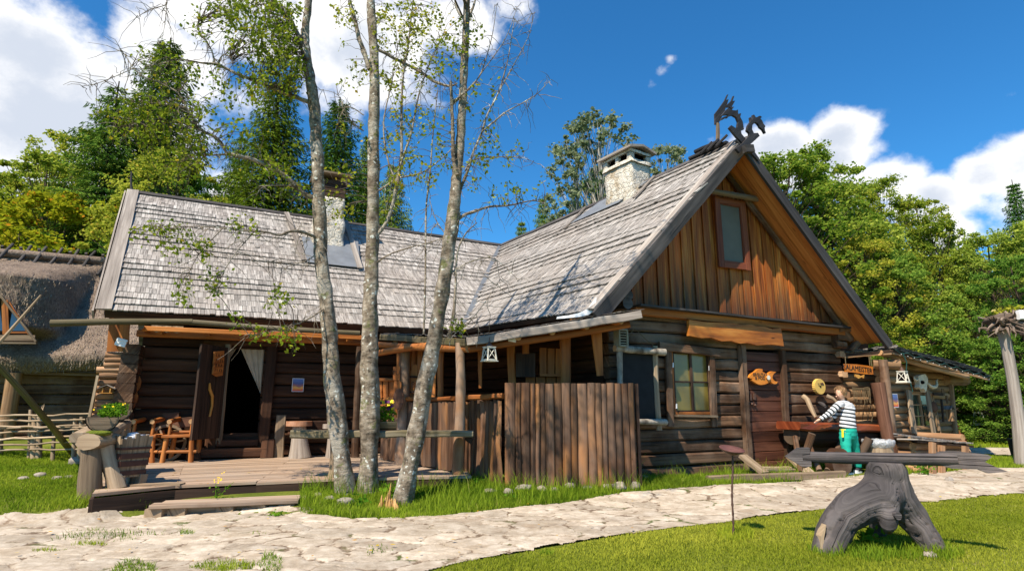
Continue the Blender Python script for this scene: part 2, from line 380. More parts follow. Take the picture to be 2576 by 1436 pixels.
M['metal'] = sm('zinc_flashing', (.17, .185, .205), .6, .3, .2, .2, 4, .004)
M['iron'] = sm('rusty_iron', (.10, .055, .04), .7, .4, .3, .4, 30, .003)
M['black'] = sm('black_paint', (.012, .012, .014), .5)
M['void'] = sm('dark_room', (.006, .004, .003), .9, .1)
M['white_wood'] = sm('whitewashed_wood', (.66, .62, .52), .6, .3, 0, .25, 30, .002)
M['cage'] = sm('grey_green_paint', (.22, .22, .17), .7, .3, 0, .25, 30)
M['rope'] = sm('hemp_rope', (.16, .12, .07), .9, .1, 0, .3, 60)
M['slate'] = sm('chalkboard', (.020, .021, .022), .8, .15, 0, .25, 5)
M['white_plastic'] = sm('white_plastic', (.8, .8, .8), .4)
M['floodglass'] = sm('flood_lamp_glass', (.45, .5, .55), .15, .6)
M['cloth'] = sm('door_curtain', (.50, .41, .31), .9, .1, 0, .2, 6, .004)
M['red_frame'] = wood('red_stained_board', (.11, .026, .012), (.19, .052, .022), (.28, .095, .038), vary=.12, bump=.003, rough=.55)
M['screen'] = sm('insect_screen', (.13, .115, .085), .55, .4, 0, .15, 3)
M['soil'] = sm('potting_soil', (.03, .02, .012), .95, .1, 0, .4, 40, .01)
M['petal_y'] = sm('yellow_petal', (.85, .62, .02), .6, .2)
M['petal_p'] = sm('purple_petal', (.10, .02, .09), .6, .2)
M['bone'] = sm('bleached_bone', (.58, .50, .36), .6, .3, 0, .3, 14, .006)
M['hoop'] = sm('dark_hoop', (.07, .03, .022), .6, .3, .2, .3, 20)
M['blue_plastic'] = sm('blue_plastic', (.02, .12, .4), .4)
M['cabledark'] = sm('dark_green_cable', (.01, .05, .04), .5)
def glass_mat(name, tint, rough=.06):
    t = NT(name); n = t.noise(t.pos(), 1.4, 3, .5)
    t.bump(n, .01, .6); t.p.inputs['Coat Weight'].default_value = .35; t.p.inputs['Coat Roughness'].default_value = .03
    c = t.mix(t.rng(n, .35, .65), tint, tuple(x*.55 for x in tint)); return t.fin(c, rough, .8)
M['glass_y'] = glass_mat('window_glass_over_ochre_curtain', (.20, .15, .03), .3)
M['glass_g'] = glass_mat('green_window_glass', (.035, .05, .032), .12)
M['glass_b'] = glass_mat('blue_window_glass', (.03, .06, .13), .05)
def bark_mat():
    t = NT('alder_bark'); p = t.pos(); g = t.attr('gc').outputs['Vector']
    n1 = t.noise(p, 7, 6, .65); n2 = t.noise(g, 1, 5, .6, sc=(16, 5, 1)); n3 = t.noise(p, 2.2, 4, .6)
    c = t.ramp(t.math('ADD', t.math('MULTIPLY', n1, .72), t.math('MULTIPLY', n2, .28)), [(.34, (.05, .036, .023)), (.46, (.15, .118, .084)), (.56, (.27, .225, .17)), (.68, (.42, .37, .295))])
    c = t.mix(t.rng(n3, .5, .62, 0, .65, True), c, (.36, .335, .28))
    pw = t.new('ShaderNodeVectorMath', operation='ADD'); nz_ = t.new('ShaderNodeTexNoise'); nz_.inputs['Scale'].default_value = 14; t.l(p, nz_.inputs['Vector']); sc_ = t.new('ShaderNodeVectorMath', operation='SCALE'); t.l(nz_.outputs['Color'], sc_.inputs[0]); sc_.inputs['Scale'].default_value = .12; t.l(p, pw.inputs[0]); t.l(sc_.outputs[0], pw.inputs[1])
    v = t.vor(pw.outputs[0], 11); sp = t.math('MULTIPLY', t.rng(v.outputs['Distance'], .20, .32, 1, 0, True), t.rng(t.noise(p, 3, 2, .5), .46, .56))
    c = t.mix(sp, c, (.55, .56, .50))
    ms = t.rng(t.noise(p, 5, 6, .7), .57, .66, 0, .8, True); c = t.mix(ms, c, (.13, .14, .045))
    dk = t.rng(t.noise(g, 1, 4, .6, sc=(9, 14, 1)), .30, .38, .85, 0, True); c = t.mix(dk, c, (.03, .022, .015))
    t.bump(t.math('ADD', n1, t.math('MULTIPLY', n2, .8)), .03); return t.fin(c, .85, .2)
M['bark'] = bark_mat()
def bark2(name, a, b):
    t = NT(name); n = t.noise(t.pos(), 5, 5, .65, sc=(1, 1, .4)); t.bump(n, .02); return t.fin(t.mix(t.rng(n, .35, .65), a, b), .9, .1)
M['bark_dark'] = bark2('spruce_bark', (.03, .022, .016), (.10, .075, .055))
M['bark_birch'] = bark2('birch_bark', (.06, .05, .04), (.55, .52, .46))
M['twig'] = bark2('twig_bark', (.05, .035, .025), (.16, .13, .10))
def leaf_mat(name, a, b, c3=None, trans=.4, objvar=.12):
    t = NT(name); r = t.attr('rnd').outputs['Fac']
    c = t.mix(r, a, b)
    if c3: c = t.mix(t.rng(r, .955, .965), c, c3)
    oi = t.new('ShaderNodeObjectInfo'); hs = t.new('ShaderNodeHueSaturation'); t.l(c, hs.inputs['Color'])
    t.l(t.rng(oi.outputs['Random'], 0, 1, .5-objvar*.14, .5+objvar*.14), hs.inputs['Hue']); t.l(t.rng(oi.outputs['Random'], 0, 1, 1+objvar, 1-objvar), hs.inputs['Value'])
    col = hs.outputs[0]
    t.n.remove(t.p); d = t.new('ShaderNodeBsdfDiffuse'); tr = t.new('ShaderNodeBsdfTranslucent'); gl = t.new('ShaderNodeBsdfGlossy'); gl.inputs['Roughness'].default_value = .38
    t.l(col, d.inputs[0]); t.l(t.mix(.35, col, (1.0, .9, .2), 'MULTIPLY') if False else col, tr.inputs[0]); gl.inputs[0].default_value = (.9, .95, .9, 1)
    m1 = t.new('ShaderNodeMixShader'); m1.inputs[0].default_value = trans; t.l(d.outputs[0], m1.inputs[1]); t.l(tr.outputs[0], m1.inputs[2])
    m2 = t.new('ShaderNodeMixShader'); m2.inputs[0].default_value = .0; t.l(m1.outputs[0], m2.inputs[1]); t.l(gl.outputs[0], m2.inputs[2]); t.l(m2.outputs[0], t.out.inputs[0])
    return t.m
M['leaf_alder'] = leaf_mat('alder_leaf', (.11, .18, .012), (.36, .40, .035), (.45, .36, .03), .45)
M['leaf_birch'] = leaf_mat('birch_leaf', (.17, .26, .02), (.45, .49, .07), (.50, .44, .06), .52, .22)
M['leaf_dark'] = leaf_mat('dense_green_leaf', (.12, .235, .03), (.35, .47, .075), None, .5, .22)
M['leaf_lime'] = leaf_mat('yellow_green_leaf', (.20, .27, .012), (.46, .44, .025), (.5, .25, .02), .45)
M['leaf_silver'] = leaf_mat('silvery_leaf', (.13, .18, .075), (.34, .38, .22), None, .4)
M['needle'] = leaf_mat('spruce_needle', (.045, .12, .018), (.17, .26, .035), None, .15, .2)
M['needle_lt'] = leaf_mat('light_spruce_needle', (.10, .15, .012), (.27, .30, .025), None, .2, .2)
M['needle_y'] = leaf_mat('young_spruce_needle', (.07, .15, .016), (.22, .30, .035), None, .25)
M['herb'] = leaf_mat('herb_leaf', (.05, .14, .010), (.15, .30, .02), None, .4)
M['grass'] = leaf_mat('grass_blade', (.19, .24, .016), (.50, .49, .06), (.45, .40, .14), .4)
M['grass_lush'] = leaf_mat('lush_grass_blade', (.11, .20, .012), (.34, .42, .035), (.40, .38, .10), .4)
def ground_mat():
    t = NT('turf_soil'); p = t.pos(); n = t.noise(p, 1.3, 6, .65); n2 = t.noise(p, 35, 4, .7)
    c = t.mix(t.rng(n, .35, .7), (.10, .13, .014), (.22, .24, .035)); c = t.mix(t.rng(n2, .35, .7, 0, .6), c, (.05, .07, .012))
    c = t.mix(t.rng(t.noise(p, .8, 5, .7), .60, .68, 0, .55, True), c, (.22, .155, .09))
    t.bump(n2, .02); return t.fin(c, .95, .1)
M['ground'] = ground_mat()
def path_mat():
    t = NT('limestone_flags'); p = t.pos(); e = t.attr('edge').outputs['Fac']; cr = t.attr('cell').outputs['Fac']
    n1 = t.noise(p, 3.5, 6, .65); n2 = t.noise(p, 40, 4, .75); n3 = t.noise(p, 11, 5, .7)
    stone = t.ramp(t.math('ADD', t.math('MULTIPLY', n1, .6), t.math('MULTIPLY', n3, .4)), [(.34, (.26, .205, .145)), (.5, (.43, .36, .275)), (.64, (.57, .50, .405))])
    stone = t.mix(1., stone, t.ramp(cr, [(0, .80), (1, 1.10)]), 'MULTIPLY')
    stone = t.mix(t.rng(n2, .62, .72, 0, .45), stone, (.22, .17, .12))
    stone = t.mix(t.rng(t.noise(p, 1.1, 5, .7), .55, .68, 0, .5, True), stone, (.33, .25, .165))
    gap = t.mix(t.rng(n3, .4, .6), (.13, .09, .06), (.27, .205, .14)); gap = t.mix(t.rng(t.noise(p, 1.7, 3, .6), .55, .63, 0, .85), gap, (.07, .10, .02))
    c = t.mix(t.rng(t.math('ADD', e, t.math('MULTIPLY', t.math('SUBTRACT', n3, .5), .22)), .02, .08, 0, 1, True), gap, stone)
    c = t.mix(t.rng(t.noise(p, .9, 6, .75), .56, .66, 0, .55, True), c, (.30, .22, .15))
    t.bump(t.math('ADD', t.math('MULTIPLY', n2, .5), n3), .012); return t.fin(c, .9, .2)
M['path'] = path_mat()
def thatch_mat():
    t = NT('reed_thatch'); p = t.pos(); n1 = t.noise(p, 26, 6, .75, sc=(1, 1, .45)); n2 = t.noise(p, 1.6, 4, .6); n3 = t.noise(p, 70, 3, .7)
    c = t.ramp(n1, [(.3, (.08, .055, .04)), (.46, (.25, .185, .14)), (.64, (.46, .365, .285))]); c = t.mix(t.rng(n2, .4, .65, 0, .5), c, (.13, .10, .085))
    t.bump(t.math('ADD', n1, t.math('MULTIPLY', n3, .4)), .06); return t.fin(c, .95, .1)
M['thatch'] = thatch_mat()
def plaster_mat():
    t = NT('limewashed_stone'); p = t.pos(); n1 = t.noise(p, 8, 6, .65); v = t.vor(p, 9, 'DISTANCE_TO_EDGE'); n2 = t.noise(p, 2.2, 4, .6)
    c = t.ramp(n1, [(.3, (.40, .35, .27)), (.5, (.62, .575, .49)), (.7, (.74, .70, .62))]); c = t.mix(t.rng(n2, .5, .62, 0, .7, True), c, (.36, .27, .16))
    c = t.mix(t.rng(t.noise(p, 13, 5, .7), .62, .7, 0, .8), c, (.08, .07, .06)); t.bump(t.math('ADD', n1, t.math('MULTIPLY', t.rng(v.outputs['Distance'], 0, .12), .22)), .06); return t.fin(c, .9, .15)
M['plaster'] = plaster_mat()
def rock_mat():
    t = NT('field_stone'); p = t.pos(); n = t.noise(p, 9, 6, .7); oi = t.attr('rnd').outputs['Fac']
    c = t.mix(oi, (.40, .34, .27), (.30, .27, .24)); c = t.mix(t.rng(n, .35, .65, 0, .7), c, (.20, .16, .12)); c = t.mix(t.rng(t.noise(p, 30, 4, .6), .6, .7, 0, .6), c, (.5, .46, .4))
    t.bump(n, .02); return t.fin(c, .9, .15)
M['rock'] = rock_mat()
def poster_mat():
    t = NT('sunset_poster'); g = t.attr('gc').outputs['Vector']; sep = t.new('ShaderNodeSeparateXYZ'); t.l(g, sep.inputs[0]); n = t.noise(g, 7, 3, .6)
    f = t.math('ADD', t.math('MULTIPLY', sep.outputs[1], 2.0), t.math('MULTIPLY', n, .35))
    c = t.ramp(f, [(.12, (.25, .03, .10)), (.3, (.75, .12, .03)), (.48, (.85, .42, .08)), (.62, (.35, .12, .10)), (.78, (.07, .08, .25)), (1., (.10, .16, .42))]); return t.fin(c, .35, .5)
M['poster'] = poster_mat()
M['paper'] = sm('white_paper_border', (.75, .75, .8), .5)
# ================================================================ THE SETTING: ground, stone path, grass
def sstep(x, a, b):
    t = np.clip((x-a)/(b-a), 0, 1); return t*t*(3-2*t)
def hgt(x, y):
    """terrain height, numpy or float"""
    x = np.asarray(x, dtype=float); y = np.asarray(y, dtype=float)
    h = .11*sstep(y-.10*np.clip(x, -6, 9), 8.1, 9.3)
    h = np.maximum(h, .15*sstep(y-.65*(1-sstep(-x, 4.7, 5.2)), 7.15, 7.7)*sstep(-x, 1.4, 3.2))
    h = h+.24*sstep(-x, 5.2, 8.)*sstep(y, 8.5, 16.)
    return h+.012*np.sin(x*1.7+y*.9)*sstep(y, 3, 5)+.008*np.sin(x*.6-y*2.3)
def hg(x, y): return float(hgt(x, y))
def on_ground(px, py):
    p = gz(px, py, 0)
    for _ in range(6): p = gz(px, py, hg(p.x, p.y))
    return p
def inpoly(x, y, poly):
    c = np.zeros(x.shape, bool); n = len(poly); j = n-1
    for i in range(n):
        xi, yi = poly[i]; xj, yj = poly[j]
        if yi != yj: c ^= ((yi > y) != (yj > y)) & (x < (xj-xi)*(y-yi)/(yj-yi)+xi)
        j = i
    return c
def gp(*pp): return [tuple(on_ground(a, b).xy) for a, b in pp]
PATH = gp((-300, 1330), (0, 1314), (250, 1305), (400, 1296), (560, 1290), (740, 1288), (860, 1302), (1000, 1308), (1180, 1292), (1400, 1268), (1560, 1243), (1800, 1222), (2060, 1207), (2290, 1192), (2450, 1183), (2576, 1177), (2900, 1160),
          (3100, 1200), (2576, 1243), (2400, 1256), (2200, 1270), (2060, 1284), (1900, 1304), (1700, 1328), (1500, 1358), (1330, 1388), (1180, 1412), (1090, 1436), (1000, 1500), (700, 1700), (-900, 1800), (-900, 1450))
FARPATH = gp((2300, 1150), (2576, 1146), (3200, 1140), (3200, 1125), (2576, 1126), (2330, 1130))
# --- ground sheet
def axis(fine0, fine1, step, far0, far1):
    a = list(np.arange(fine0, fine1+1e-6, step)); s = step*1.5; v = fine1
    while v < far1: v += s; s *= 1.28; a.append(min(v, far1))
    s = step*1.5; v = fine0
    while v > far0: v -= s; s *= 1.28; a.insert(0, max(v, far0))
    return np.array(a)
gx = axis(-12, 16, .25, -400, 400); gy = axis(1, 22, .25, -60, 600)
X, Y = np.meshgrid(gx, gy); Z = hgt(X, Y)
nx, ny = len(gx), len(gy)
idx = (np.arange(ny-1)[:, None]*nx+np.arange(nx-1)[None, :]).ravel()
np_mesh('ground', np.stack([X.ravel(), Y.ravel(), Z.ravel()], 1), np.stack([idx, idx+1, idx+nx+1, idx+nx], 1), M['ground'], smooth=True, kind='structure')
# --- limestone flags: relief sheet with real joints between irregular slabs
def flags(poly, step, size, name, warp=.42, seed=3):
    P = np.array(poly); x0, y0 = P.min(0); x1, y1 = P.max(0)
    x0 = max(x0, -9.); x1 = min(x1, 17.); y0 = max(y0, 2.2)
    xs = np.arange(x0, x1, step)
    # rows get longer with distance: the sheet is seen at a grazing angle
    ys = [y0]
    while ys[-1] < y1: ys.append(ys[-1]+step*(.55 if ys[-1] < 8 else .9))
    ys = np.array(ys); X, Y = np.meshgrid(xs, ys)
    def vn(x, y, f, s):
        r = np.random.default_rng(s); T = r.random((64, 64)); u = x*f % 64; v = y*f % 64
        i = np.floor(u).astype(int); j = np.floor(v).astype(int); fu = u-i; fv = v-j; fu = fu*fu*(3-2*fu); fv = fv*fv*(3-2*fv)
        i1 = (i+1) % 64; j1 = (j+1) % 64; i %= 64; j %= 64
        return (T[i, j]*(1-fu)+T[i1, j]*fu)*(1-fv)+(T[i, j1]*(1-fu)+T[i1, j1]*fu)*fv
    WX = X+warp*(vn(X, Y, 1.9, seed)-.5)+.10*(vn(X, Y, 7, seed+1)-.5)+.04*(vn(X, Y, 21, seed+1)-.5); WY = Y+warp*.6*(vn(X, Y, 1.9, seed+2)-.5)+.08*(vn(X, Y, 7, seed+3)-.5)+.035*(vn(X, Y, 21, seed+3)-.5)
    rr = np.random.default_rng(seed); J = rr.random((64, 64, 2)); CR = rr.random((64, 64)); DR = rr.random((64, 64))
    U = WX/size; V = WY/(size*.62); iu = np.floor(U).astype(int); iv = np.floor(V).astype(int)
    f1 = np.full(X.shape, 9.); f2 = np.full(X.shape, 9.); cell = np.zeros(X.shape); drop = np.zeros(X.shape)
    for a in (-1, 0, 1):
        for b in (-1, 0, 1):
            ci = (iu+a) % 64; cj = (iv+b) % 64
            d = np.hypot(iu+a+.1+.8*J[ci, cj, 0]-U, (iv+b+.1+.8*J[ci, cj, 1]-V))
            n = d < f1; f2 = np.where(n, f1, np.minimum(f2, d)); cell = np.where(n, CR[ci, cj], cell); drop = np.where(n, DR[ci, cj], drop); f1 = np.where(n, d, f1)
    edge = (f2-f1); worn = vn(X, Y, 1.1, seed+5)
    relief = sstep(edge, .02, .10)*(.010+.012*drop)*(.45+.55*(worn > .35))+.008*(vn(X, Y, 4, seed+6)-.5)+.006*(vn(X, Y, 17, seed+7)-.5)
    edge = edge*(.55+.7*worn)
    Z = hgt(X, Y)+.006+relief
    wob = .30*(vn(X, Y, 1.6, seed+8)-.5)+.16*(vn(X, Y, 6, seed+9)-.5)
    ins = inpoly(X+wob, Y+wob*.8, poly)
    ny, nx = X.shape; fm = ins[:-1, :-1] & ins[1:, :-1] & ins[:-1, 1:] & ins[1:, 1:]
    idx = (np.arange(ny-1)[:, None]*nx+np.arange(nx-1)[None, :])[fm]
    Fq = np.stack([idx, idx+1, idx+nx+1, idx+nx], 1); used = np.unique(Fq); remap = np.zeros(nx*ny, int); remap[used] = np.arange(len(used))
    V3 = np.stack([X.ravel(), Y.ravel(), Z.ravel()], 1)[used]
    np_mesh(name, V3, remap[Fq], M['path'], smooth=True, kind='structure', attrs={'edge': ('FLOAT', edge.ravel()[used]), 'cell': ('FLOAT', cell.ravel()[used])})
flags(PATH, .03, .54, 'stone_path')
flags(FARPATH, .15, .9, 'gravel_road', seed=9)
# --- grass, built blade by blade
def vnoise(x, y, f, s):
    r = np.random.default_rng(s); T = r.random((64, 64)); u = x*f % 64; v = y*f % 64
    i = np.floor(u).astype(int); j = np.floor(v).astype(int); fu = u-i; fv = v-j; i1 = (i+1) % 64; j1 = (j+1) % 64
    return (T[i, j]*(1-fu)+T[i1, j]*fu)*(1-fv)+(T[i, j1]*(1-fu)+T[i1, j1]*fu)*fv
def blades(name, poly, dens, h0, h1, w, mat, seed, patch=None, avoid=(), lean=.35, hfun=None):
    P = np.array(poly); x0, y0 = P.min(0); x1, y1 = P.max(0); r = np.random.default_rng(seed)
    n = int((x1-x0)*(y1-y0)*dens); x = r.uniform(x0, x1, n); y = r.uniform(y0, y1, n)
    k = inpoly(x, y, poly)
    for a in avoid:
        wx, wy = x+.25*(vnoise(x, y, 3, 5)-.5), y+.2*(vnoise(x, y, 3, 6)-.5); e_ = .20 if a is PATH else 0.
        k &= ~(inpoly(wx, wy, a) & inpoly(wx, wy+e_, a) & inpoly(wx, wy-e_, a))
    if patch: k &= vnoise(x, y, patch[0], seed+1) > patch[1]-.25*r.random(n)
    x, y = x[k], y[k]; n = len(x)
    if not n: return None
    z = hgt(x, y); hh = (h0+(h1-h0)*r.random(n)**1.6)*(.55+.9*vnoise(x, y, 1.7, seed+2))
    if hfun is not None: hh = hh*hfun(x, y)
    an = r.uniform(0, 2*np.pi, n); la = r.uniform(0, 2*np.pi, n); le = lean*hh*(.3+r.random(n)); ww = w*(.6+.8*r.random(n))
    dx, dy = np.cos(an)*ww*.5, np.sin(an)*ww*.5; tx, ty = x+np.cos(la)*le, y+np.sin(la)*le
    mxx, mxy = x+np.cos(la)*le*.35, y+np.sin(la)*le*.35
    V = np.empty((n, 5, 3)); V[:, 0] = np.stack([x-dx, y-dy, z-.01], 1); V[:, 1] = np.stack([x+dx, y+dy, z-.01], 1)
    V[:, 2] = np.stack([mxx+dx*.75, mxy+dy*.75, z+hh*.6], 1); V[:, 3] = np.stack([mxx-dx*.75, mxy-dy*.75, z+hh*.6], 1); V[:, 4] = np.stack([tx, ty, z+hh*.97], 1)
    b = np.arange(n)[:, None]*5
    Fq = np.concatenate([b+np.array([[0, 1, 2, 3]]), b+np.array([[3, 2, 4, 4]])], 0)
    q1 = (b+np.array([[0, 1, 2]])); q2 = (b+np.array([[0, 2, 3]])); q3 = (b+np.array([[3, 2, 4]]))
    tr = np.concatenate([q1, q2, q3], 0); rnd = np.repeat(np.clip(.40*r.random(n)+.85*vnoise(x, y, .9, seed+4)-.10+.3*(vnoise(x, y, 3.1, seed+6)-.5), 0, .94)+(r.random(n) > 1.02-.06*vnoise(x, y, .7, seed+9))*.9, 5)
    return np_mesh(name, V.reshape(-1, 3), tr, M[mat], attrs={'rnd': ('FLOAT', rnd)}, kind='stuff', label=None)
DECKP = [tuple(gz(*q, .3).xy) for q in ((232, 1244), (441, 1221), (644, 1215), (830, 1203), (1180, 1197), (1100, 1160), (365, 1150))]
FRONT = gp((1060, 1470), (1090, 1436), (1180, 1412), (1330, 1388), (1500, 1358), (1700, 1328), (1900, 1304), (2060, 1284), (2200, 1270), (2400, 1256), (2576, 1243), (2700, 1236), (3100, 1400), (3100, 1600), (1000, 1600))
blades('lawn_grass', FRONT, 6500, .014, .036, .007, 'grass', 11, avoid=(PATH,), lean=.7)
BARE = gp((2070, 1178), (2200, 1178), (2215, 1200), (2060, 1204))
VERGE = gp((752, 1292), (860, 1302), (1000, 1309), (1180, 1293), (1400, 1269), (1560, 1244), (1800, 1223), (2000, 1211), (2150, 1202), (2290, 1196), (2290, 1180), (2050, 1172), (1850, 1168), (1612, 1190), (1600, 1222), (1270, 1222), (1185, 1200), (1100, 1195), (830, 1206), (800, 1235), (756, 1262))
g1 = blades('verge_grass', VERGE, 4200, .04, .14, .008, 'grass_lush', 12, avoid=(PATH, DECKP, BARE), lean=.55)
blades('tall_grass', VERGE, 420, .14, .34, .007, 'grass_lush', 13, patch=(2.2, .5), avoid=(PATH, DECKP, BARE), lean=.5)
LEFT = gp((-260, 1322), (0, 1313), (250, 1304), (375, 1293), (372, 1262), (232, 1268), (210, 1236), (215, 1160), (225, 1128), (-260, 1128))
blades('meadow_grass', LEFT, 2600, .02, .065, .009, 'grass_lush', 14, avoid=(PATH, DECKP), lean=.6)
blades('edge_grass', gp((205, 1262), (232, 1262), (372, 1270), (374, 1292), (250, 1303), (150, 1304)), 2600, .05, .16, .008, 'grass_lush', 15, lean=.5)
RIGHT = gp((2250, 1196), (2480, 1178), (2576, 1176), (2900, 1160), (2900, 1147), (2576, 1148), (2440, 1152), (2420, 1180), (2290, 1182))
blades('roadside_grass', RIGHT, 1500, .04, .10, .012, 'grass_lush', 16, avoid=(PATH,), lean=.5)
blades('far_grass', gp((2300, 1128), (3100, 1124), (3100, 1112), (2300, 1112)), 260, .05, .14, .03, 'grass_lush', 17)
blades('joint_grass', gp((20, 1436), (20, 1330), (700, 1330), (1100, 1400), (1060, 1470), (300, 1600)), 2400, .02, .07, .007, 'grass_lush', 18, patch=(1.5, 1.02), lean=.6)
for (a, b, c_, d_) in ((335, 1440, 60, 28), (560, 1430, 90, 14), (680, 1425, 34, 30), (470, 1345, 20, 4), (120, 1388, 50, 4), (1375, 1392, 20, 5), (225, 1372, 50, 4)):
    blades('tuft_grass', gp((a-c_, b+3), (a-c_*.5, b-d_*.7), (a, b-d_), (a+c_, b-d_*.3), (a+c_*.8, b+d_*.5), (a, b+d_)), 5200, .02, .07, .007, 'grass_lush', 20+a, lean=.7)
# tall tufts where the mower cannot reach: under the stump, round the iron pole, at the arrow-stump feet
for (a, b, w_, s_) in ((1850, 1352, 50, 41), (2090, 1392, 60, 42), (2300, 1396, 110, 43), (2190, 1400, 90, 44), (2380, 1400, 50, 45)):
    blades('tuft_grass', gp((a-w_, b), (a, b+16), (a+w_, b+4), (a+w_*.8, b-14), (a, b-20), (a-w_*.8, b-12)), 3300, .05, .15, .007, 'grass_lush', s_, lean=.5)
# ================================================================ THE LOG HOUSE
_w = gz(600, 1151, .3)
LW = Frame(_w.x, _w.y, 24)                          # front wall of the long wing
_v = at(1500, 780, 9.2)
GV = Frame(_v.x, _v.y, 24)                          # verge plane of the gable wing
_o = GV.pt(0, 0, -.7); GW = Frame(_o.x, _o.y, 24)   # gable wall
VB = LW.at(1165, 832, .8); EL = LW.at(262, 782, .8); RL = LW.at(335, 485, -2.9); VT = LW.at(1262, 620, -2.9)
GE = GV.at(1500, 780); GA = GV.at(1865, 355); GR = GV.at(2230, 857)
s0_, z0_ = GV.hit(1500, 780); sA, zA = GV.hit(1865, 355); sR, zR = GV.hit(2230, 857)
house = thing('log_house', 'large L-shaped log house with silvery shingle roofs and warm brown boarded gable', 'house', (1.0, 11.5, 0))
def timber(mb, fr, s0, s1, z, h, d=0., depth=.16, mi=0, seg=9, jit=.007, ch=.03):
    a, b = fr.pt(s0, z+h/2, d-depth/2), fr.pt(s1, z+h/2, d-depth/2)
    mb.box(a, b, depth, h, mi=mi, seg=seg, jit=jit, chamfer=ch)
def logwall(fr, s0, s1, z0, z1, rows, holes=(), d=0., depth=.18, gap=.012, mi=0, jit=.007):
    mb = MB(); hh = (z1-z0)/rows
    for r in range(rows):
        za, zb = z0+r*hh, z0+(r+1)*hh; zc = (za+zb)/2; cuts = [(s0, s1)]
        for (a, b, c, e) in holes:
            if c < zc < e:
                nc = []
                for (p, q) in cuts:
                    if b <= p or a >= q: nc.append((p, q))
                    else:
                        if a > p: nc.append((p, a))
                        if b < q: nc.append((b, q))
                cuts = nc
        dd = random.uniform(-.022, .012)
        for (p, q) in cuts: timber(mb, fr, p, q, za+gap/2, hh-gap+random.uniform(-.008, .004), d+dd, depth, mi, seg=max(3, int((q-p)*2.5)), jit=jit)
    return mb
# ---- long wing wall, with the open doorway
dl, _ = LW.hit(560, 1000); dr, _ = LW.hit(655, 1000); dtop = 2.60; dsill = .69
sC, _ = LW.hit(340, 1000); sV, _ = LW.hit(1120, 1000)
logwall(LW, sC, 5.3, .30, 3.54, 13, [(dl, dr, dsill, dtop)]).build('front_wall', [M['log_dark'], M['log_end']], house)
# dark room behind the doorway: floor, back wall, side walls, lintel
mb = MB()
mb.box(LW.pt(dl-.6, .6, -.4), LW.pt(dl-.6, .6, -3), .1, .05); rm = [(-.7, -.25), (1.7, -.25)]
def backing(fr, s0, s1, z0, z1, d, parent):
    b_ = MB(); b_.quad(fr.pt(s0, z0, d), fr.pt(s1, z0, d), fr.pt(s1, z1, d), fr.pt(s0, z1, d)); b_.build('dark_backing', M['void'], parent)  # near-black sheet added behind the logs, blocks daylight showing through the gaps
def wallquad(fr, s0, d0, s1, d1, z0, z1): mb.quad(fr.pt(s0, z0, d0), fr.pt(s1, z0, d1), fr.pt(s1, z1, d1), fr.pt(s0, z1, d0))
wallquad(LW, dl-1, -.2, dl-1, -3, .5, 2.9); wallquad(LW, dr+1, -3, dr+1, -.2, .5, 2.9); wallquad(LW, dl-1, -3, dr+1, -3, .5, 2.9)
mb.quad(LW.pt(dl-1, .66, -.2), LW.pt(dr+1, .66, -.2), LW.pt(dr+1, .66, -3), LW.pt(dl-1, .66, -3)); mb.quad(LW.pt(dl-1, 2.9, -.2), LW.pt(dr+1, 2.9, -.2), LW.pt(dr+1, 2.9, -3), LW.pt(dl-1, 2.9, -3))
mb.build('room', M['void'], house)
mb = MB(); JW = .22
for s_ in (dl-.02, dr+.02):
    sgn = -1 if s_ < dl+.1 else 1
    mb.box(LW.pt(s_+sgn*JW/2, .32, .07), LW.pt(s_+sgn*JW/2+.02*sgn, 2.78, .07), .12, JW, up=LW.ex, seg=8, jit=.008, chamfer=.02)
mb.box(LW.pt(dl-.45, 2.72, .08), LW.pt(dr+.5, 2.72, .08), .14, .22, seg=6, jit=.008, chamfer=.02)
mb.box(LW.pt(dl-.4, .42, .16), LW.pt(dr+.2, .42, .16), .30, .18, seg=5, jit=.008, chamfer=.02)
mb.box(LW.pt(dl-.02, .61, .08), LW.pt(dr+.02, .61, .08), .22, .14, seg=4, jit=.006, chamfer=.02)
for s_ in (dl-.40, dr+.22): mb.box(LW.pt(s_, .30, .3), LW.pt(s_, .66, .2), .26, .12, up=LW.n, chamfer=.02)
mb.build('door_frame', M['log_dark'], house)
# the open door leaf, swung out to the left
mb = MB(); hp = LW.pt(dl+.03, 0, .14); dd_ = (LW.n*.80-LW.ex*.52).normalized(); lf = []
for k in range(5):
    a = hp+dd_*(.02+k*.17); mb.box(a+dd_*.08+Vector((0, 0, .72)), a+dd_*.08+Vector((0, 0, 2.55)), .16, .045, up=dd_.cross(Vector((0, 0, 1))), rnd=.3+.08*k, seg=4, jit=.003)
door1 = mb.build('door', [M['plank_dark']], house, label='open plank door')
door1.data.materials[0] = M['red_frame'] if False else M['plank_dark']
mb = MB(); a = hp+dd_*.03; mb.box(a+Vector((0, 0, .60)), a+Vector((0, 0, 2.62)), .10, .05, up=dd_, seg=8, jit=.008); mb.build('door_edge', M['oldplank'], door1)
mb = MB(); q = hp+dd_*.7+dd_.cross(Vector((0, 0, 1)))*(.07)
sgn = 1 if (dd_.cross(Vector((0, 0, 1)))).dot(Vector((0, -1, 0))) > 0 else -1
off = dd_.cross(Vector((0, 0, 1)))*(.06*sgn)
DOFF = off.copy(); q = hp+dd_*.45+off
mb.tube([q+Vector((0, 0, z_))+dd_*x_ for z_, x_ in ((1.15, .02), (1.35, -.02), (1.55, 0), (1.68, .10), (1.80, .12))], [.02, .026, .03, .03, .018], 8); mb.build('door_handle', [M['yellow_wood'], M['orange_end']], door1)
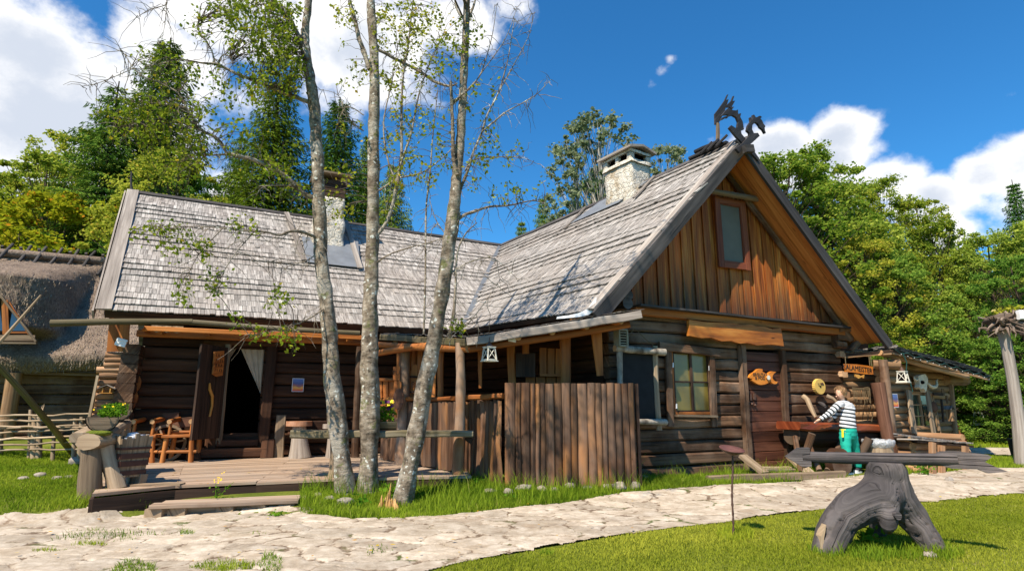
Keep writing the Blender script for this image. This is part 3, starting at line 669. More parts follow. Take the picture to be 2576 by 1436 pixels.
# curtain drawn aside behind the doorway
def curtain(pts, name):
    mb = MB(); n = 14; vs = []; gc = []
    top, bot = pts
    for i in range(n+1):
        t = i/n; a = lerp(top[0], top[1], t); b = lerp(bot[0], bot[1], t); w = LW.n*(.03*math.sin(t*22))
        for j in range(5):
            u = j/4; p = lerp(a, b, u)+w*(1-.4*u); vs.append(p); gc.append((t, u, 0))
    fs = [(i*5+j, (i+1)*5+j, (i+1)*5+j+1, i*5+j+1) for i in range(n) for j in range(4)]
    mb.add(vs, fs, gc, .5, 0, True); return mb.build(name, M['cloth'], house)
zt = dtop+.03
curtain(((LW.pt(dl+.22, zt, -.12), LW.pt(dr, zt, -.12)), (LW.pt(dr-.12, 1.85, -.12), LW.pt(dr, 1.60, -.12))), 'curtain')
curtain(((LW.pt(dl, zt, -.12), LW.pt(dl+.20, zt, -.12)), (LW.pt(dl, 2.25, -.12), LW.pt(dl+.04, 2.30, -.12))), 'curtain')
# ---- corner: squared log ends stacked up, and sunlit round siding beyond them
mb = MB()
for k in range(8):
    yb = 1050-k*24.5; xb = 300+k*4.6
    a = LW.at(xb, yb, .42); b = a-LW.n*.55
    mb.box(b, a, .33-.006*k, .215, seg=2, jit=.012, chamfer=.035)
mb.each('corner_log', [M['log'], M['log_end']], house)
mb = MB()
for k, (yy, xl, xr) in enumerate(((893, 264, 310), (906, 264, 308), (918, 262, 305), (931, 243, 302), (945, 250, 300), (962, 247, 297), (977, 243, 294), (996, 240, 291), (1013, 238, 288), (1031, 236, 286), (1048, 232, 282), (1065, 230, 280), (1082, 228, 278), (1100, 226, 275))):
    mb.log(LW.at(xl, yy, .34), LW.at(xr, yy, .30), .066, .06, n=10, seg=4, bend=.01)
mb.each('siding_log', [M['siding'], M['orange_end']], house)
mb = MB(); mb.box(LW.at(246, 944, .45), LW.at(222, 1062, .45), .05, .04); mb.build('corner_batten', M['pole'], house)
mb = MB()
for k in range(4): mb.box(LW.at(276+13*k, 884, .38), LW.at(284+12.5*k, 788, .38), .105, .03, up=LW.n, seg=2, jit=.004)
mb.build('gable_plank', M['orange'], house)
# ---- gable wing: log wall
zt_, zb_ = 3.10, .10
dA, _ = GW.hit(1872, 1000); dB, _ = GW.hit(1968, 1000); wA, _ = GW.hit(1690, 960); wB, _ = GW.hit(1785, 960); wz0 = GW.hit(1740, 1040)[1]; wz1 = GW.hit(1740, 884)[1]
sL0 = GW.hit(1535, 950)[0]; sR0 = GW.hit(2128, 1000)[0]
logwall(GW, sL0, sR0, zb_, zt_, 14, [(dA, dB, 0, 2.38), (wA, wB, wz0, wz1)], jit=.010, gap=.016).build('gable_wall', [M['log'], M['log_end']], house)
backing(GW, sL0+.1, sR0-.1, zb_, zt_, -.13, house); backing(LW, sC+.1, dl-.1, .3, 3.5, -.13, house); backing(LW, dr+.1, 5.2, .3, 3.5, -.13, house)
# corner log ends (cross-notched) at the right corner
mb = MB()
for k in range(7):
    z_ = zb_+.2+k*(zt_-zb_)/7; a = GW.pt(sR0-.05, z_, .05); mb.box(a-GW.n*.4, a+GW.n*.03, .17, .13, seg=1, chamfer=.02)
mb.each('corner_log', [M['siding']], house)
# boarded gable
mb = MB(); s = -.0; k = 0
def roofz(s_): return zA-(sA-s_)*(zA-z0_)/(sA-s0_) if s_ < sA else zA-(s_-sA)*(zA-zR)/(sR-sA)
s = .42
gw = [GW.hit(1790, 600)[0], GW.hit(1875, 600)[0]]
while s < sR-.35:
    w_ = random.uniform(.125, .185); e = s+w_; out = .035 if k % 2 else .0
    top = [max(3.16, roofz(s+.10)-.17), max(3.16, roofz(e+.10)-.17)]
    if top[0] > 3.2 or top[1] > 3.2:
        z_b = 3.10; d_ = .02+out; lo = .0
        pts = [GW.pt(s-lo, z_b, d_), GW.pt(e+lo, z_b, d_), GW.pt(e+lo, top[1], d_)]
        if s < sA-.1 < e: pts.append(GW.pt(sA-.1, zA-.17, d_))
        pts.append(GW.pt(s-lo, top[0], d_))
        r_ = random.random(); ro = r_*53.7; off = GW.n*.03; n_ = len(pts); vs = pts+[p+off for p in pts]
        gc = [((p.z-3.1), (p-GW.O).dot(GW.ex), ro) for p in vs]
        fs = [tuple(range(n_, 2*n_))]+[(i, (i+1) % n_, n_+(i+1) % n_, n_+i) for i in range(n_)]
        mb.add(vs, fs, gc, r_, 0)
    s = e-(.012 if out else -.004); k += 1
mb.build('gable_boarding', M['gable'], house)
mb = MB()
a = GW.at(1597, 770, .18); b = GW.at(2122, 826, .18)
mb.box(a, b, .36, .035, seg=8, jit=.004, mi=0); mb.box(a-GW.n*.05-Vector((0, 0, .08)), b-GW.n*.05-Vector((0, 0, .08)), .16, .12, seg=8, jit=.006, mi=1)
mb.build('gable_ledge', [M['grey_dark'], M['orange']], house)
# gable window
def framed_window(fr, d, x0, x1, z0, z1, fw, glass, fmat, name='window', thick=.05, mull=0, trans=None, sash=.035, parent=house, smat=None):
    mb = MB(); t = thick
    for (a0, b0, a1, b1, w_) in ((x0-fw/2, z0-fw, x0-fw/2, z1+fw, fw), (x1+fw/2, z0-fw, x1+fw/2, z1+fw, fw)): mb.box(fr.pt(a0, b0, d), fr.pt(a1, b1, d), t, w_, up=fr.ex, seg=3, jit=.003, chamfer=.006)
    for zz in (z0-fw/2, z1+fw/2): mb.box(fr.pt(x0, zz, d), fr.pt(x1, zz, d), t*.94, fw*.98, seg=3, jit=.002, chamfer=.006)
    o = mb.build(name, fmat, parent)
    g = MB(); g.quad(fr.pt(x0-.005, z0-.005, d-.02), fr.pt(x1+.005, z0-.005, d-.02), fr.pt(x1+.005, z1+.005, d-.02), fr.pt(x0-.005, z1+.005, d-.02)); g.build('pane', glass, o)
    m = MB(); st = sash
    for xx in (x0+st/2, x1-st/2)+((((x0+x1)/2),) if mull else ()):
        m.box(fr.pt(xx, z0, d-.005), fr.pt(xx, z1, d-.005), .03, st*(1.5 if mull and xx == (x0+x1)/2 else 1), up=fr.ex)
    for zz in (z0+st/2, z1-st/2)+tuple(z0+(z1-z0)*q for q in (trans or ())): m.box(fr.pt(x0+st, zz, d-.004), fr.pt(x1-st, zz, d-.004), .026, st*.8)
    m.build('sash', smat or fmat, o); return o
a0, z_0 = GW.hit(1816, 658, .1); a1, z_1 = GW.hit(1858, 522, .1)
framed_window(GW, .145, a0, a1, z_0, z_1, .13, M['screen'], M['red_frame'], sash=.02)
# log window in the wall below, ochre curtains behind glass
o = framed_window(GW, .02, wA+.02, wB-.02, wz0+.03, wz1-.02, .05, M['glass_y'], M['orange'], mull=1, trans=(.5,), sash=.035, smat=M['plank_dark'])
mb = MB()
for (x_, y0_, y1_, w_) in ((1683, 872, 1072, .13), (1792, 878, 1073, .14)):
    mb.box(GW.at(x_-3, y0_, .07), GW.at(x_+4, y1_, .07), .06, w_, up=GW.ex, seg=6, jit=.006, chamfer=.01)
mb.box(GW.at(1657, 869, .10), GW.at(1808, 888, .10), .07, .15, seg=6, jit=.007, chamfer=.012)
mb.build('casing', M['log'], o)
mb = MB(); mb.box(GW.at(1700, 1045, .12), GW.at(1800, 1047, .12), .14, .04, seg=3, jit=.003); mb.build('sill', M['oldplank'], o)
mb = MB()
for (x_, y_) in ((1693, 912), (1702, 1015), (1784, 920), (1795, 1015)): mb.box(GW.at(x_, y_, .075), GW.at(x_, y_+12, .075), .014, .02)
mb.build('hinge', M['white_plastic'], o)
# plank door of the gable wall
mb = MB(); z_ = .16; k = 0
while z_ < 2.36:
    h_ = random.uniform(.16, .21); mb.box(GW.pt(dA+.03, z_+h_/2, .0), GW.pt(dB-.02, z_+h_/2, .0), .05, h_-.010, seg=3, jit=.002, chamfer=.006, rnd=random.uniform(.3, .95)); z_ += h_
M['door2'] = wood('stained_door_plank', (.030, .011, .006), (.085, .030, .016), (.16, .062, .035), vary=.35, fx=1, fy=18, bump=.004, rough=.55)
door2 = mb.build('door', M['door2'], house, label='closed dark red door of horizontal planks')
mb = MB()
mb.box(GW.at(1864, 868, .05), GW.at(1885, 1186, .05), .12, .13, up=GW.ex, seg=8, jit=.007, chamfer=.012)
mb.box(GW.at(1966, 882, .05), GW.at(1984, 1186, .05), .12, .12, up=GW.ex, seg=8, jit=.007, chamfer=.012)
mb.build('door_jamb', M['log'], door2)
mb = MB()
for (x_, y_) in ((1888, 998), (1898, 996)): mb.box(GW.at(x_, y_-7, .05), GW.at(x_, y_+9, .05), .03, .045, up=GW.ex)
for (x_, y_) in ((1884, 1018), (1892, 1016), (1900, 1019)): mb.ball(GW.at(x_, y_, .05), .028, 8, 5)
mb.build('lock', M['iron'], door2)
mb = MB(); mb.box(GW.at(1982, 1094, .12), GW.at(1984, 1112, .12), .02, .02)
pts = [GW.at(1984+5*math.cos(t), 1108+9*math.sin(t), .13) for t in np.linspace(-1.5, 2.6, 8)]; mb.tube(pts, .008, 5, cap=0); mb.build('door_hook', M['iron'], door2)
# rafter, collar tie, purlin ends
mb = MB(); dd = .16
a = GW.pt(sA-.15, zA-.22, dd); b = GW.pt(sR-.35, roofz(sR-.25)-.20, dd); mb.log(a, b, .055, .065, n=10, seg=8, bend=.015)
a = GW.pt(sA+.25, zA-.26, dd-.02); b = GW.pt(.5, roofz(.5)-.20, dd-.02); mb.log(a, b, .055, .06, n=10, seg=8)
mb.each('rafter', [M['log'], M['log_end']], house)
mb = MB(); mb.log(GW.at(1774, 478, .28), GW.at(1914, 503, .28), .055, .06, n=10, seg=4, bend=.01); mb.build('collar_beam', [M['oldplank'], M['log_end']], house)
mb = MB()
for (z_, s1_, d_) in ((3.14, 7.02, .12), (2.98, 6.98, .20), (2.80, 6.86, .12), (2.64, 6.62, .10)): mb.box(GW.pt(sR0-.25, z_, d_-.05), GW.pt(s1_, z_-.0, d_), .20, .155, seg=4, jit=.012, chamfer=.035, taper=.85)
mb.box(GW.pt(sR0+.1, 2.50, .15), GW.pt(6.95, 2.72, .2), .14, .12, seg=3, jit=.01, chamfer=.02)
mb.each('corbel_log', [M['log'], M['log_end']], house)
mb = MB()
for (x_, y_, r_) in ((1581, 741, .10), (1579, 762, .105)): p = GW.at(x_, y_, .42); mb.log(p-GW.n*.8, p, r_, r_, n=12, seg=2)
mb.each('purlin', [M['log'], M['grey_dark']], house)
# ---- roofs: battened slab + every shingle
def shingle_roof(P00, P10, P01, P11, upv, n, wmin, wmax, mb, lift=.034, thick=.026, over=1.6, v0=0., rag=.014, skip=None, drop=.035):
    e0, e1 = P00, P10; nrm = (P10-P00).cross(P01-P00).normalized()
    if nrm.z < 0: nrm = -nrm
    for k in range(n):
        v = v0+(1-v0)*k/n; a = lerp(P00, P01, v); b = lerp(P10, P11, v); ln = (b-a).length; ex = (b-a)/ln
        sp = ((lerp(P01, P11, .5)-lerp(P00, P10, .5)).length/n); L2 = sp*over; t = random.uniform(-.05, 0)
        wav = [random.uniform(-.012, .012) for _ in range(12)]
        while t < ln:
            w_ = random.uniform(wmin, wmax); c = a+ex*t
            if skip and skip(c+ex*(w_/2)+upv*(sp*.5)): t += w_; continue
            j = random.uniform(-rag, rag*.5); up = random.uniform(0, .012)+(random.random() > .96)*.015; q = wav[int(12*t/ln) % 12]
            o = c+upv*(j*.5+q*0)+nrm*(lift+up+.02*math.sin(t*.8+k)); f = c+upv*L2+nrm*(.008)
            g = w_-.006; th = nrm*thick
            vs = [o, o+ex*g, f+ex*g, f, o-th-upv*0, o+ex*g-th, f+ex*g-th, f-th]
            r_ = random.random(); ro = r_*77.7
            gc = [(0, 0, ro), (0, g, ro), (L2, g, ro), (L2, 0, ro), (.02, 0, ro+.02), (.02, g, ro+.02), (L2, g, ro), (L2, 0, ro)]
            mb.add(vs, [(0, 1, 2, 3), (4, 5, 1, 0), (4, 0, 3, 7), (1, 5, 6, 2)], gc, r_)
            t += w_
    return nrm
def slab(P00, P10, P11, P01, th, mat, name, parent, drop=0.):
    mb = MB(); n = (P10-P00).cross(P01-P00).normalized(); n = n if n.z > 0 else -n
    mb.prism([p-n*drop for p in (P00, P10, P11, P01)], -n*th, rnd=.5); return mb.build(name, mat, parent)
ch1 = lambda p: False
# chimney cut-outs are simply overlapped by the chimneys
mb = MB(); upL = (RL-EL).normalized(); shingle_roof(EL+LW.ex*.02, VB, RL+LW.ex*.02, VT, upL, 24, .055, .10, mb)
roofL = mb.build('roof', M['shingle'], house, label='long shingle roof of the left wing')
slab(EL, VB, VT, RL, .09, M['plank_dark'], 'roof_deck', roofL)
mb = MB(); upG = (GA-GE).normalized(); shingle_roof(VB, GE, VT, GA, upG, 22, .045, .085, mb, rag=.02)
roofG = mb.build('roof', M['shingle'], house, label='steep shingle roof of the gable wing')
slab(VB, GE, GA, VT, .09, M['plank_dark'], 'roof_deck', roofG)
# far slopes
RB = GR+(VT-GA)*1.12; bkv = (VT-GA)/(VT-GA).dot(-GV.n)
back = VT+Vector((-.6, 2, 0))
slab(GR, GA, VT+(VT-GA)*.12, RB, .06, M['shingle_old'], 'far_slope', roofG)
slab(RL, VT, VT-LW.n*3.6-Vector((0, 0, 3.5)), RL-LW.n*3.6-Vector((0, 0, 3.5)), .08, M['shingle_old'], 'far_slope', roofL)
# soffit boards under the gable overhang, both slopes
mb = MB()
nR = (GR-GA).cross(bkv).normalized(); nR = nR if nR.z > 0 else -nR; nLs = (GE-GA).cross(bkv).normalized(); nLs = nLs if nLs.z > 0 else -nLs
for k in range(5):
    o = bkv*(.07+k*.150+.05)
    mb.box(GA+o-nR*.085, GR+o-nR*.085+(GR-GA).normalized()*-.05, .143, .03, up=nR, seg=6, jit=.002, rnd=random.random())
    mb.box(GA+o-nLs*.115, GE+o-nLs*.115, .143, .03, up=nLs, seg=6, jit=.002)
mb.build('soffit', M['orange'], roofG)
mb = MB()
dR = (GR-GA).normalized(); dL = (GE-GA).normalized()
mb.box(GA+GV.n*.03-nR*.07-dR*.1, GR+GV.n*.03-nR*.07+dR*.12, .055, .24, up=nR, seg=8, jit=.004)
mb.box(GA+GV.n*.03-nLs*.09-dL*.05, GE+GV.n*.03-nLs*.09+dL*.10, .06, .24, up=nLs, seg=8, jit=.004)
mb.build('verge_board', M['grey_dark'], roofG)
mb = MB(); mb.box(GA-GV.n*.10+nLs*.055-dL*.02, GE-GV.n*.10+nLs*.055+dL*.02, .20, .03, up=nLs, seg=10, jit=.004)
mb.box(GA-GV.n*.10+nR*.03, GR-GV.n*.10+nR*.03, .22, .03, up=nR, seg=10, jit=.004)
mb.build('verge_cap', M['grey_wood'], roofG)
mb = MB(); mb.box(GA+nLs*.04-GV.n*.05, VT+nLs*.05, .16, .03, up=nLs, seg=14, jit=.006); mb.build('ridge_board', M['grey_dark'], roofG)
mb = MB(); nL2 = (RL-EL).cross(LW.ex).normalized(); nL2 = nL2 if nL2.z > 0 else -nL2
mb.box(RL+nL2*.04, VT+nL2*.05, .13, .03, up=nL2, seg=14, jit=.006); mb.build('ridge_board', M['grey_dark'], roofL)
mb = MB(); mb.box(EL-upL*.03+nL2*.06, RL+upL*.04+nL2*.06, .25, .03, up=nL2, seg=3, jit=.004, rnd=.6)
mb.box(EL-upL*.06-LW.ex*.17-nL2*.05, RL-LW.ex*.17-nL2*.05, .03, .18, up=nL2, seg=6, jit=.004)
mb.build('verge_board', M['grey_wood'], roofL)
mb = MB(); p = RL+LW.ex*.0; q = at(330, 432, p.y)
mb.box(p-Vector((0, 0, .3)), q, .07, .05, seg=4, jit=.015, taper=.5); mb.build('finial', M['grey_dark'], roofL)
mb = MB(); mb.box(EL-nL2*.09+upL*.02, VB-nL2*.09+upL*.02, .03, .14, up=nL2, seg=8, jit=.004, mi=0); mb.build('eaves_board', M['plank_dark'], roofL)
# valley flashing (a folded strip of zinc)
mb = MB(); c0, c1 = VB, VT; sl = LW.ex*-.10+Vector((0, 0, 0)); n_ = 8; vs = []; gc = []
for i in range(n_+1):
    p = lerp(c0, c1, .05+.95*i/n_); j = random.uniform(-.01, .01); vs += [p-LW.ex*.10+Vector((0, 0, .07+j)), p+LW.ex*.04+Vector((0, 0, .05)), p+LW.ex*.19*(1.0)+Vector((.0, 0, .115+j))+(GE-VB).normalized()*.05]; gc += [(i*.5, 0, 0), (i*.5, .1, 0), (i*.5, .2, 0)]
mb.add(vs, [(i*3+j, i*3+j+1, (i+1)*3+j+1, (i+1)*3+j) for i in range(n_) for j in (0, 1)], gc, .5, 0); mb.build('valley_flashing', M['metal'], roofG)
# white torn sheet at the foot of the verge
mb = MB(); pr = [(1500, 778), (1492, 787), (1480, 795), (1458, 800), (1425, 803), (1400, 805), (1402, 801), (1430, 798), (1456, 792), (1478, 782), (1490, 765), (1500, 752)]
mb.prism([at(x_, y_, 9.28+(1500-x_)*.0022)+Vector((0, 0, .02)) for x_, y_ in pr], Vector((0, .0, .012))); mb.build('roof_patch', M['white_plastic'], roofG)
# ---- chimneys
def rough_block(mb, c, ex, ey, wx, wy, h, taper=1., n=7, amp=.03, mi=0, sd=0):
    """masonry block: c = centre of base, ex/ey horizontal axes"""
    k = n; ring = []
    for i in range(4):
        a = [(-1, -1), (1, -1), (1, 1), (-1, 1)][i]; b = [(1, -1), (1, 1), (-1, 1), (-1, -1)][i]
        for j in range(k): t = j/k; ring.append((a[0]+(b[0]-a[0])*t, a[1]+(b[1]-a[1])*t))
    m = max(3, int(h/.09)); vs = []; gc = []
    for q in range(m+1):
        z = h*q/m; f = 1+(taper-1)*q/m
        for (u, v) in ring:
            p = c+ex*(u*wx/2*f)+ey*(v*wy/2*f)+Vector((0, 0, z)); d = noise.noise(p*3.5+Vector((sd, 0, 0)))*amp+noise.noise(p*9)*amp*.6
            p = p+(ex*u+ey*v).normalized()*d; vs.append(p); gc.append((u, v, z))
    L_ = len(ring); fs = [(q*L_+j, q*L_+(j+1) % L_, (q+1)*L_+(j+1) % L_, (q+1)*L_+j) for q in range(m) for j in range(L_)]
    fs.append(tuple(m*L_+j for j in range(L_))); mb.add(vs, fs, gc, .5, mi, [True]*(len(fs)-1)+[False])
def ridge_pt(px):
    for i in range(2001):
        p = lerp(GA, VT, i/2000); u = 1288+F*p.x/(p.y*cp_+(p.z-CZ)*sp_)
        if u < px: return p
    return VT
c = ridge_pt(1588); gy_ = (VT-GA); gy_.z = 0; gy_.normalize(); gx_ = Vector((gy_.y, -gy_.x, 0))
c = c-gx_*.12; base = Vector((c.x, c.y, c.z-.75))
mb = MB(); rough_block(mb, base, gx_, gy_, .62, .90, 1.24, 1.0, 8, .03)
ch = mb.build('chimney', M['plaster'], house, label='whitewashed stone chimney with vent openings on the gable wing')
top = base+Vector((0, 0, 1.24))
mb = MB()
for (u, v, wx, wy) in ((-1, -1, .12, .13), (1, -1, .12, .13), (1, 1, .12, .13), (-1, 1, .12, .13), (-1, 0, .12, .10), (1, 0, .12, .10)): rough_block(mb, top+gx_*(u*.27)+gy_*(v*.40)-Vector((0, 0, .02)), gx_, gy_, wx, wy, .25, 1, 2, .01)
rough_block(mb, top+Vector((0, 0, .21)), gx_, gy_, .68, .98, .07, 1, 5, .012)
rough_block(mb, top-Vector((0, 0, .03)), gx_, gy_, .70, 1.0, .09, .95, 6, .02)
mb.build('vent_pier', M['plaster'], ch)
mb = MB(); rough_block(mb, top+Vector((0, 0, .01)), gx_, gy_, .40, .68, .24, 1, 3, .0); mb.build('flue', M['void'], ch)
mb = MB(); zc = top.z+.27; q = Vector((top.x, top.y, zc))
for sgn in (-1, 1):
    a = q+Vector((0, 0, .10)); b = q+gx_*(sgn*.44)+Vector((0, 0, .0))
    mb.box(a-gy_*.66, a+gy_*.66, .02, .02) if False else None
    mb.prism([a-gy_*.57, a+gy_*.57, b+gy_*.57, b-gy_*.57], Vector((0, 0, .055)), rnd=.5)
mb.build('cap', M['grey_wood'], ch)
mb = MB(); pl = [ridge_pt(1640)+dL*.06, ridge_pt(1515)+dL*.06, ridge_pt(1480)+dL*.75, ridge_pt(1600)+dL*.70]
mb.prism([p+nLs*.055 for p in pl], nLs*.012); mb.build('flashing', M['metal'], ch)
mb = MB(); 
for (x_, l_) in ((1478, .95), (1650, .85)): p = ridge_pt(x_)+nLs*.07; mb.box(p, p+dL*l_, .10, .03, up=nLs, seg=3, jit=.004)
mb.each('cover_board', M['grey_wood'], ch)
# second chimney, on the front slope of the long wing, seen between the trunks
def roofL_at(px, py):
    r_ = ray(px, py); n = (VB-EL).cross(RL-EL).normalized(); t = (EL-Vector((0, 0, CZ))).dot(n)/r_.dot(n); return Vector((r_.x*t, r_.y*t, CZ+r_.z*t))
c = roofL_at(824, 625); base = c-LW.n*.38-Vector((0, 0, .35))
mb = MB(); rough_block(mb, base, LW.ex, -LW.n, .82, .72, 1.78, .90, 8, .05, 0, 7)
c2 = mb.build('chimney', M['plaster'], house, label='white rubble chimney with dark timber hood on the left wing')
tp = base+Vector((0, 0, 1.78))
mb = MB()
for k in range(4): mb.box(tp+LW.ex*-.36-LW.n*.30+Vector((0, 0, .06+.12*k)), tp+LW.ex*.36-LW.n*.30+Vector((0, 0, .06+.12*k)), .07, .11, chamfer=.01); mb.box(tp+LW.ex*-.36+LW.n*.30+Vector((0, 0, .06+.12*k)), tp+LW.ex*.36+LW.n*.30+Vector((0, 0, .06+.12*k)), .07, .11, chamfer=.01)
for sg in (-1, 1):
    for k in range(4): mb.box(tp+LW.ex*.36*sg-LW.n*.28+Vector((0, 0, .06+.12*k)), tp+LW.ex*.36*sg+LW.n*.28+Vector((0, 0, .06+.12*k)), .06, .10)
mb.build('hood', M['plank_dark'], c2)
mb = MB(); mb.box(tp-LW.ex*.50+Vector((0, 0, .66)), tp+LW.ex*.50+Vector((0, 0, .62)), .95, .05, seg=3, jit=.008)
for sx in (-1, 1):
    for sy in (-1, 1): mb.box(tp+LW.ex*.36*sx+LW.n*.28*sy+Vector((0, 0, .4)), tp+LW.ex*.36*sx+LW.n*.28*sy+Vector((0, 0, .70)), .06, .06)
mb.build('cap', M['oldplank'], c2)
mb = MB(); pr = [(752, 602), (768, 600), (905, 612), (905, 680), (775, 664)]
mb.prism([roofL_at(x_, y_)+nL2*.05 for x_, y_ in ((758, 600), (900, 612), (906, 678), (772, 664))], nL2*.012); mb.build('flashing', M['metal'], c2)
mb = MB()
mb.box(roofL_at(720, 540)+nL2*.07, roofL_at(765, 660)+nL2*.07, .13, .03, up=nL2, seg=3, jit=.003); mb.box(roofL_at(868, 560)+nL2*.07, roofL_at(905, 680)+nL2*.07, .13, .03, up=nL2, seg=3, jit=.003)
mb.each('cover_board', M['grey_wood'], c2)
# ---- rest of the body (side and back walls, closed towards the other sides)
mb = MB()
bl = LW.pt(sC, 0, -5.4); cr = LW.pt(sC, 0, 0)
SideF = Frame(cr.x, cr.y, 24-90)
for k in range(12): z_ = .3+k*.25; mb.box(LW.pt(sC+.1, z_+.12, -.1), LW.pt(sC+.1, z_+.12, -5.4), .18, .24, seg=4, jit=.006, chamfer=.03)
for k in range(12): z_ = .12+k*.25; mb.box(GW.pt(sR0-.1, z_+.12, -.1), GW.pt(sR0-.1, z_+.12, -8.6), .18, .24, seg=4, jit=.006, chamfer=.03)
for k in range(12): z_ = .12+k*.25; mb.box(LW.pt(sC, z_+.12, -5.5), LW.pt(9.5, z_+.12, -5.5), .18, .24, seg=4, jit=.006, chamfer=.03)
mb.prism([LW.pt(sC+.1, 3.2, -.2), LW.pt(sC+.1, RL.z-.15, -2.9), LW.pt(sC+.1, 3.2, -5.5)], LW.ex*.1)
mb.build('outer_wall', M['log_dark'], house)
# side wall of the gable wing towards the porch
cB = GW.pt(sL0+.05, 0, -.02); vbp = Vector((VB.x, VB.y, 0))+Vector((.45, .2, 0)); dv = (cB-vbp); PW = Frame(vbp.x, vbp.y, math.degrees(math.atan2(dv.y, dv.x)))
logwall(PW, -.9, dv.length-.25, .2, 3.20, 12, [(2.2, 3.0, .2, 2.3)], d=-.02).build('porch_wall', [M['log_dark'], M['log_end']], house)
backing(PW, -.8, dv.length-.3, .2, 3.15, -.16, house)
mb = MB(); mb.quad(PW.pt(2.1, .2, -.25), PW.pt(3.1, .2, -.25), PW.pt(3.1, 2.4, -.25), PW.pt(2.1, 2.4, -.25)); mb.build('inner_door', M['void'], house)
# ---- porch roof, posts and beams
PF0 = at(1178, 853, 9.45); PF1 = at(1608, 784, 9.1); PL0 = at(958, 842, 11.9); PBk = VB+Vector((.1, .1, -.12)); PB1 = GE+Vector((.32, .42, -.06)); PBL = LW.pt(3.1, 2.98, .05)
porch = thing('porch', 'sagging porch roof on rough orange posts in the angle of the log house', 'porch', (-.5, 10, 0))
mb = MB(); up1 = ((PB1-PF1)+(PBk-PF0)).normalized()
shingle_roof(PF0, PF1, PBk, PB1, up1, 5, .06, .14, mb, rag=.07, lift=.02, thick=.012)
shingle_roof(PL0, PF0, PBL, PBk, ((PBL-PL0)+(PBk-PF0)).normalized(), 5, .06, .14, mb, rag=.07, lift=.02, thick=.012)
pr_ = mb.build('porch_roof', M['shingle_old'], porch)
slab(PF0, PF1, PB1, PBk, .05, M['orange'], 'roof_boards', pr_, .01); slab(PL0, PF0, PBk, PBL, .05, M['orange'], 'roof_boards', pr_, .01)
mb = MB(); mb.box(PF0-Vector((.02, .03, .05)), PF1-Vector((-.03, .03, .05)), .05, .13, seg=9, jit=.010, chamfer=.01); mb.build('fascia', M['grey_wood'], pr_)
mb = MB(); mb.box(PL0-Vector((0, .03, .05)), PF0-Vector((.04, .02, .06)), .05, .12, seg=6, jit=.008, chamfer=.01); mb.build('fascia', M['moss_wood'], pr_)
mb = MB(); mb.log(PL0-Vector((.4, -.3, .16)), PF0-Vector((0, -.06, .14)), .06, .07, seg=5, bend=.02); mb.log(at(950, 888, 11.6), at(1150, 858, 9.75), .065, .06, seg=6, bend=.02)
mb.log(PF0-Vector((0, -.10, .15)), PF1-Vector((.1, -.3, .16)), .06, .06, seg=5, bend=.02)
for t_ in (.12, .3, .5, .7, .9): mb.log(lerp(PF0, PF1, t_)-Vector((0, -.05, .10)), lerp(PBk, PB1, t_)-Vector((0, 0, .10)), .05, .05, n=8, seg=2)
for t_ in (.2, .5, .8): mb.log(lerp(PL0, PF0, t_)-Vector((0, -.05, .10)), lerp(PBL, PBk, t_)-Vector((0, 0, .10)), .05, .05, n=8, seg=2)
mb.each('beam', [M['orange'], M['orange_end']], porch)
def post(xt, yt, xb, yb, zbase, r0, r1, mats=('orange', 'orange_end'), name='post', lb=None):
    b = gz(xb, yb, zbase); t = at(xt, yt, b.y+.0); mb = MB(); mb.log(b, t, r0, r1, n=12, seg=8, wob=.22, bend=.03); return mb.build(name, [M[mats[0]], M[mats[1]]], porch, label=lb)
M['post'] = wood('worn_pine_post', (.13, .060, .025), (.33, .175, .085), (.52, .35, .23), vary=.1, fx=.5, fy=10, bump=.008, knots=.6, grey=(.36, .29, .23), greyamt=.6)
post(1157, 862, 1150, 1192, .3, .090, .072, ('post', 'orange_end')); post(1017, 874, 1008, 1166, .3, .115, .10, ('post', 'orange_end'))
post(905, 872, 893, 1150, .3, .085, .07, ('log', 'log_end'))
# half-log brackets hanging from the porch eaves
mb = MB()
for (x0, y0, x1, y1, w0, w1, Yv) in ((1207, 868, 1208, 976, .085, .05, 9.9), (1285, 862, 1290, 1000, .15, .13, 10.3), (1321, 850, 1323, 890, .13, .12, 10.2), (1421, 826, 1425, 1000, .19, .16, 9.95), (1498, 812, 1509, 945, .20, .11, 9.75)):
    mb.box(at(x0, y0, Yv), at(x1, y1, Yv), .09, w0, up=(1, 0, 0), seg=5, jit=.004, taper=w1/w0, chamfer=.02)
mb.each('hanging_log', [M['orange'], M['orange_end']], porch)
mb = MB()
for k in range(3): mb.box(at(1366+20*k, 875+k, 10.3), at(1366+20*k, 941, 10.3), .05, .128, up=(1, 0, 0), seg=4, jit=.004, chamfer=.01)
mb.box(at(1358, 943, 10.25), at(1416, 944, 10.25), .06, .04)
for k in range(4): mb.box(at(1334+26*k, 948, 10.4), at(1334+26*k, 1000, 10.4), .04, .17, up=(1, 0, 0), chamfer=.01, rnd=.1)
mb.build('wall_panel', M['orange'], porch)
mb = MB()
mb.box(at(1322, 888, 10.2), at(1322, 948, 10.2), .05, .34, up=(1, 0, 0), seg=3, jit=.004); mb.build('notice_panel', M['plank_dark'], porch)
mb = MB()
for k, x_ in enumerate((1028, 1043, 1058, 1074, 1092, 1110)): mb.box(at(x_, 868-k, 11.7-.25*k), at(x_-3, 1004, 11.7-.25*k), .05, .125, up=(1, -.6, 0), seg=5, jit=.006, chamfer=.015)
mb.build('plank_screen', [M['orange'], M['orange_end']], porch)
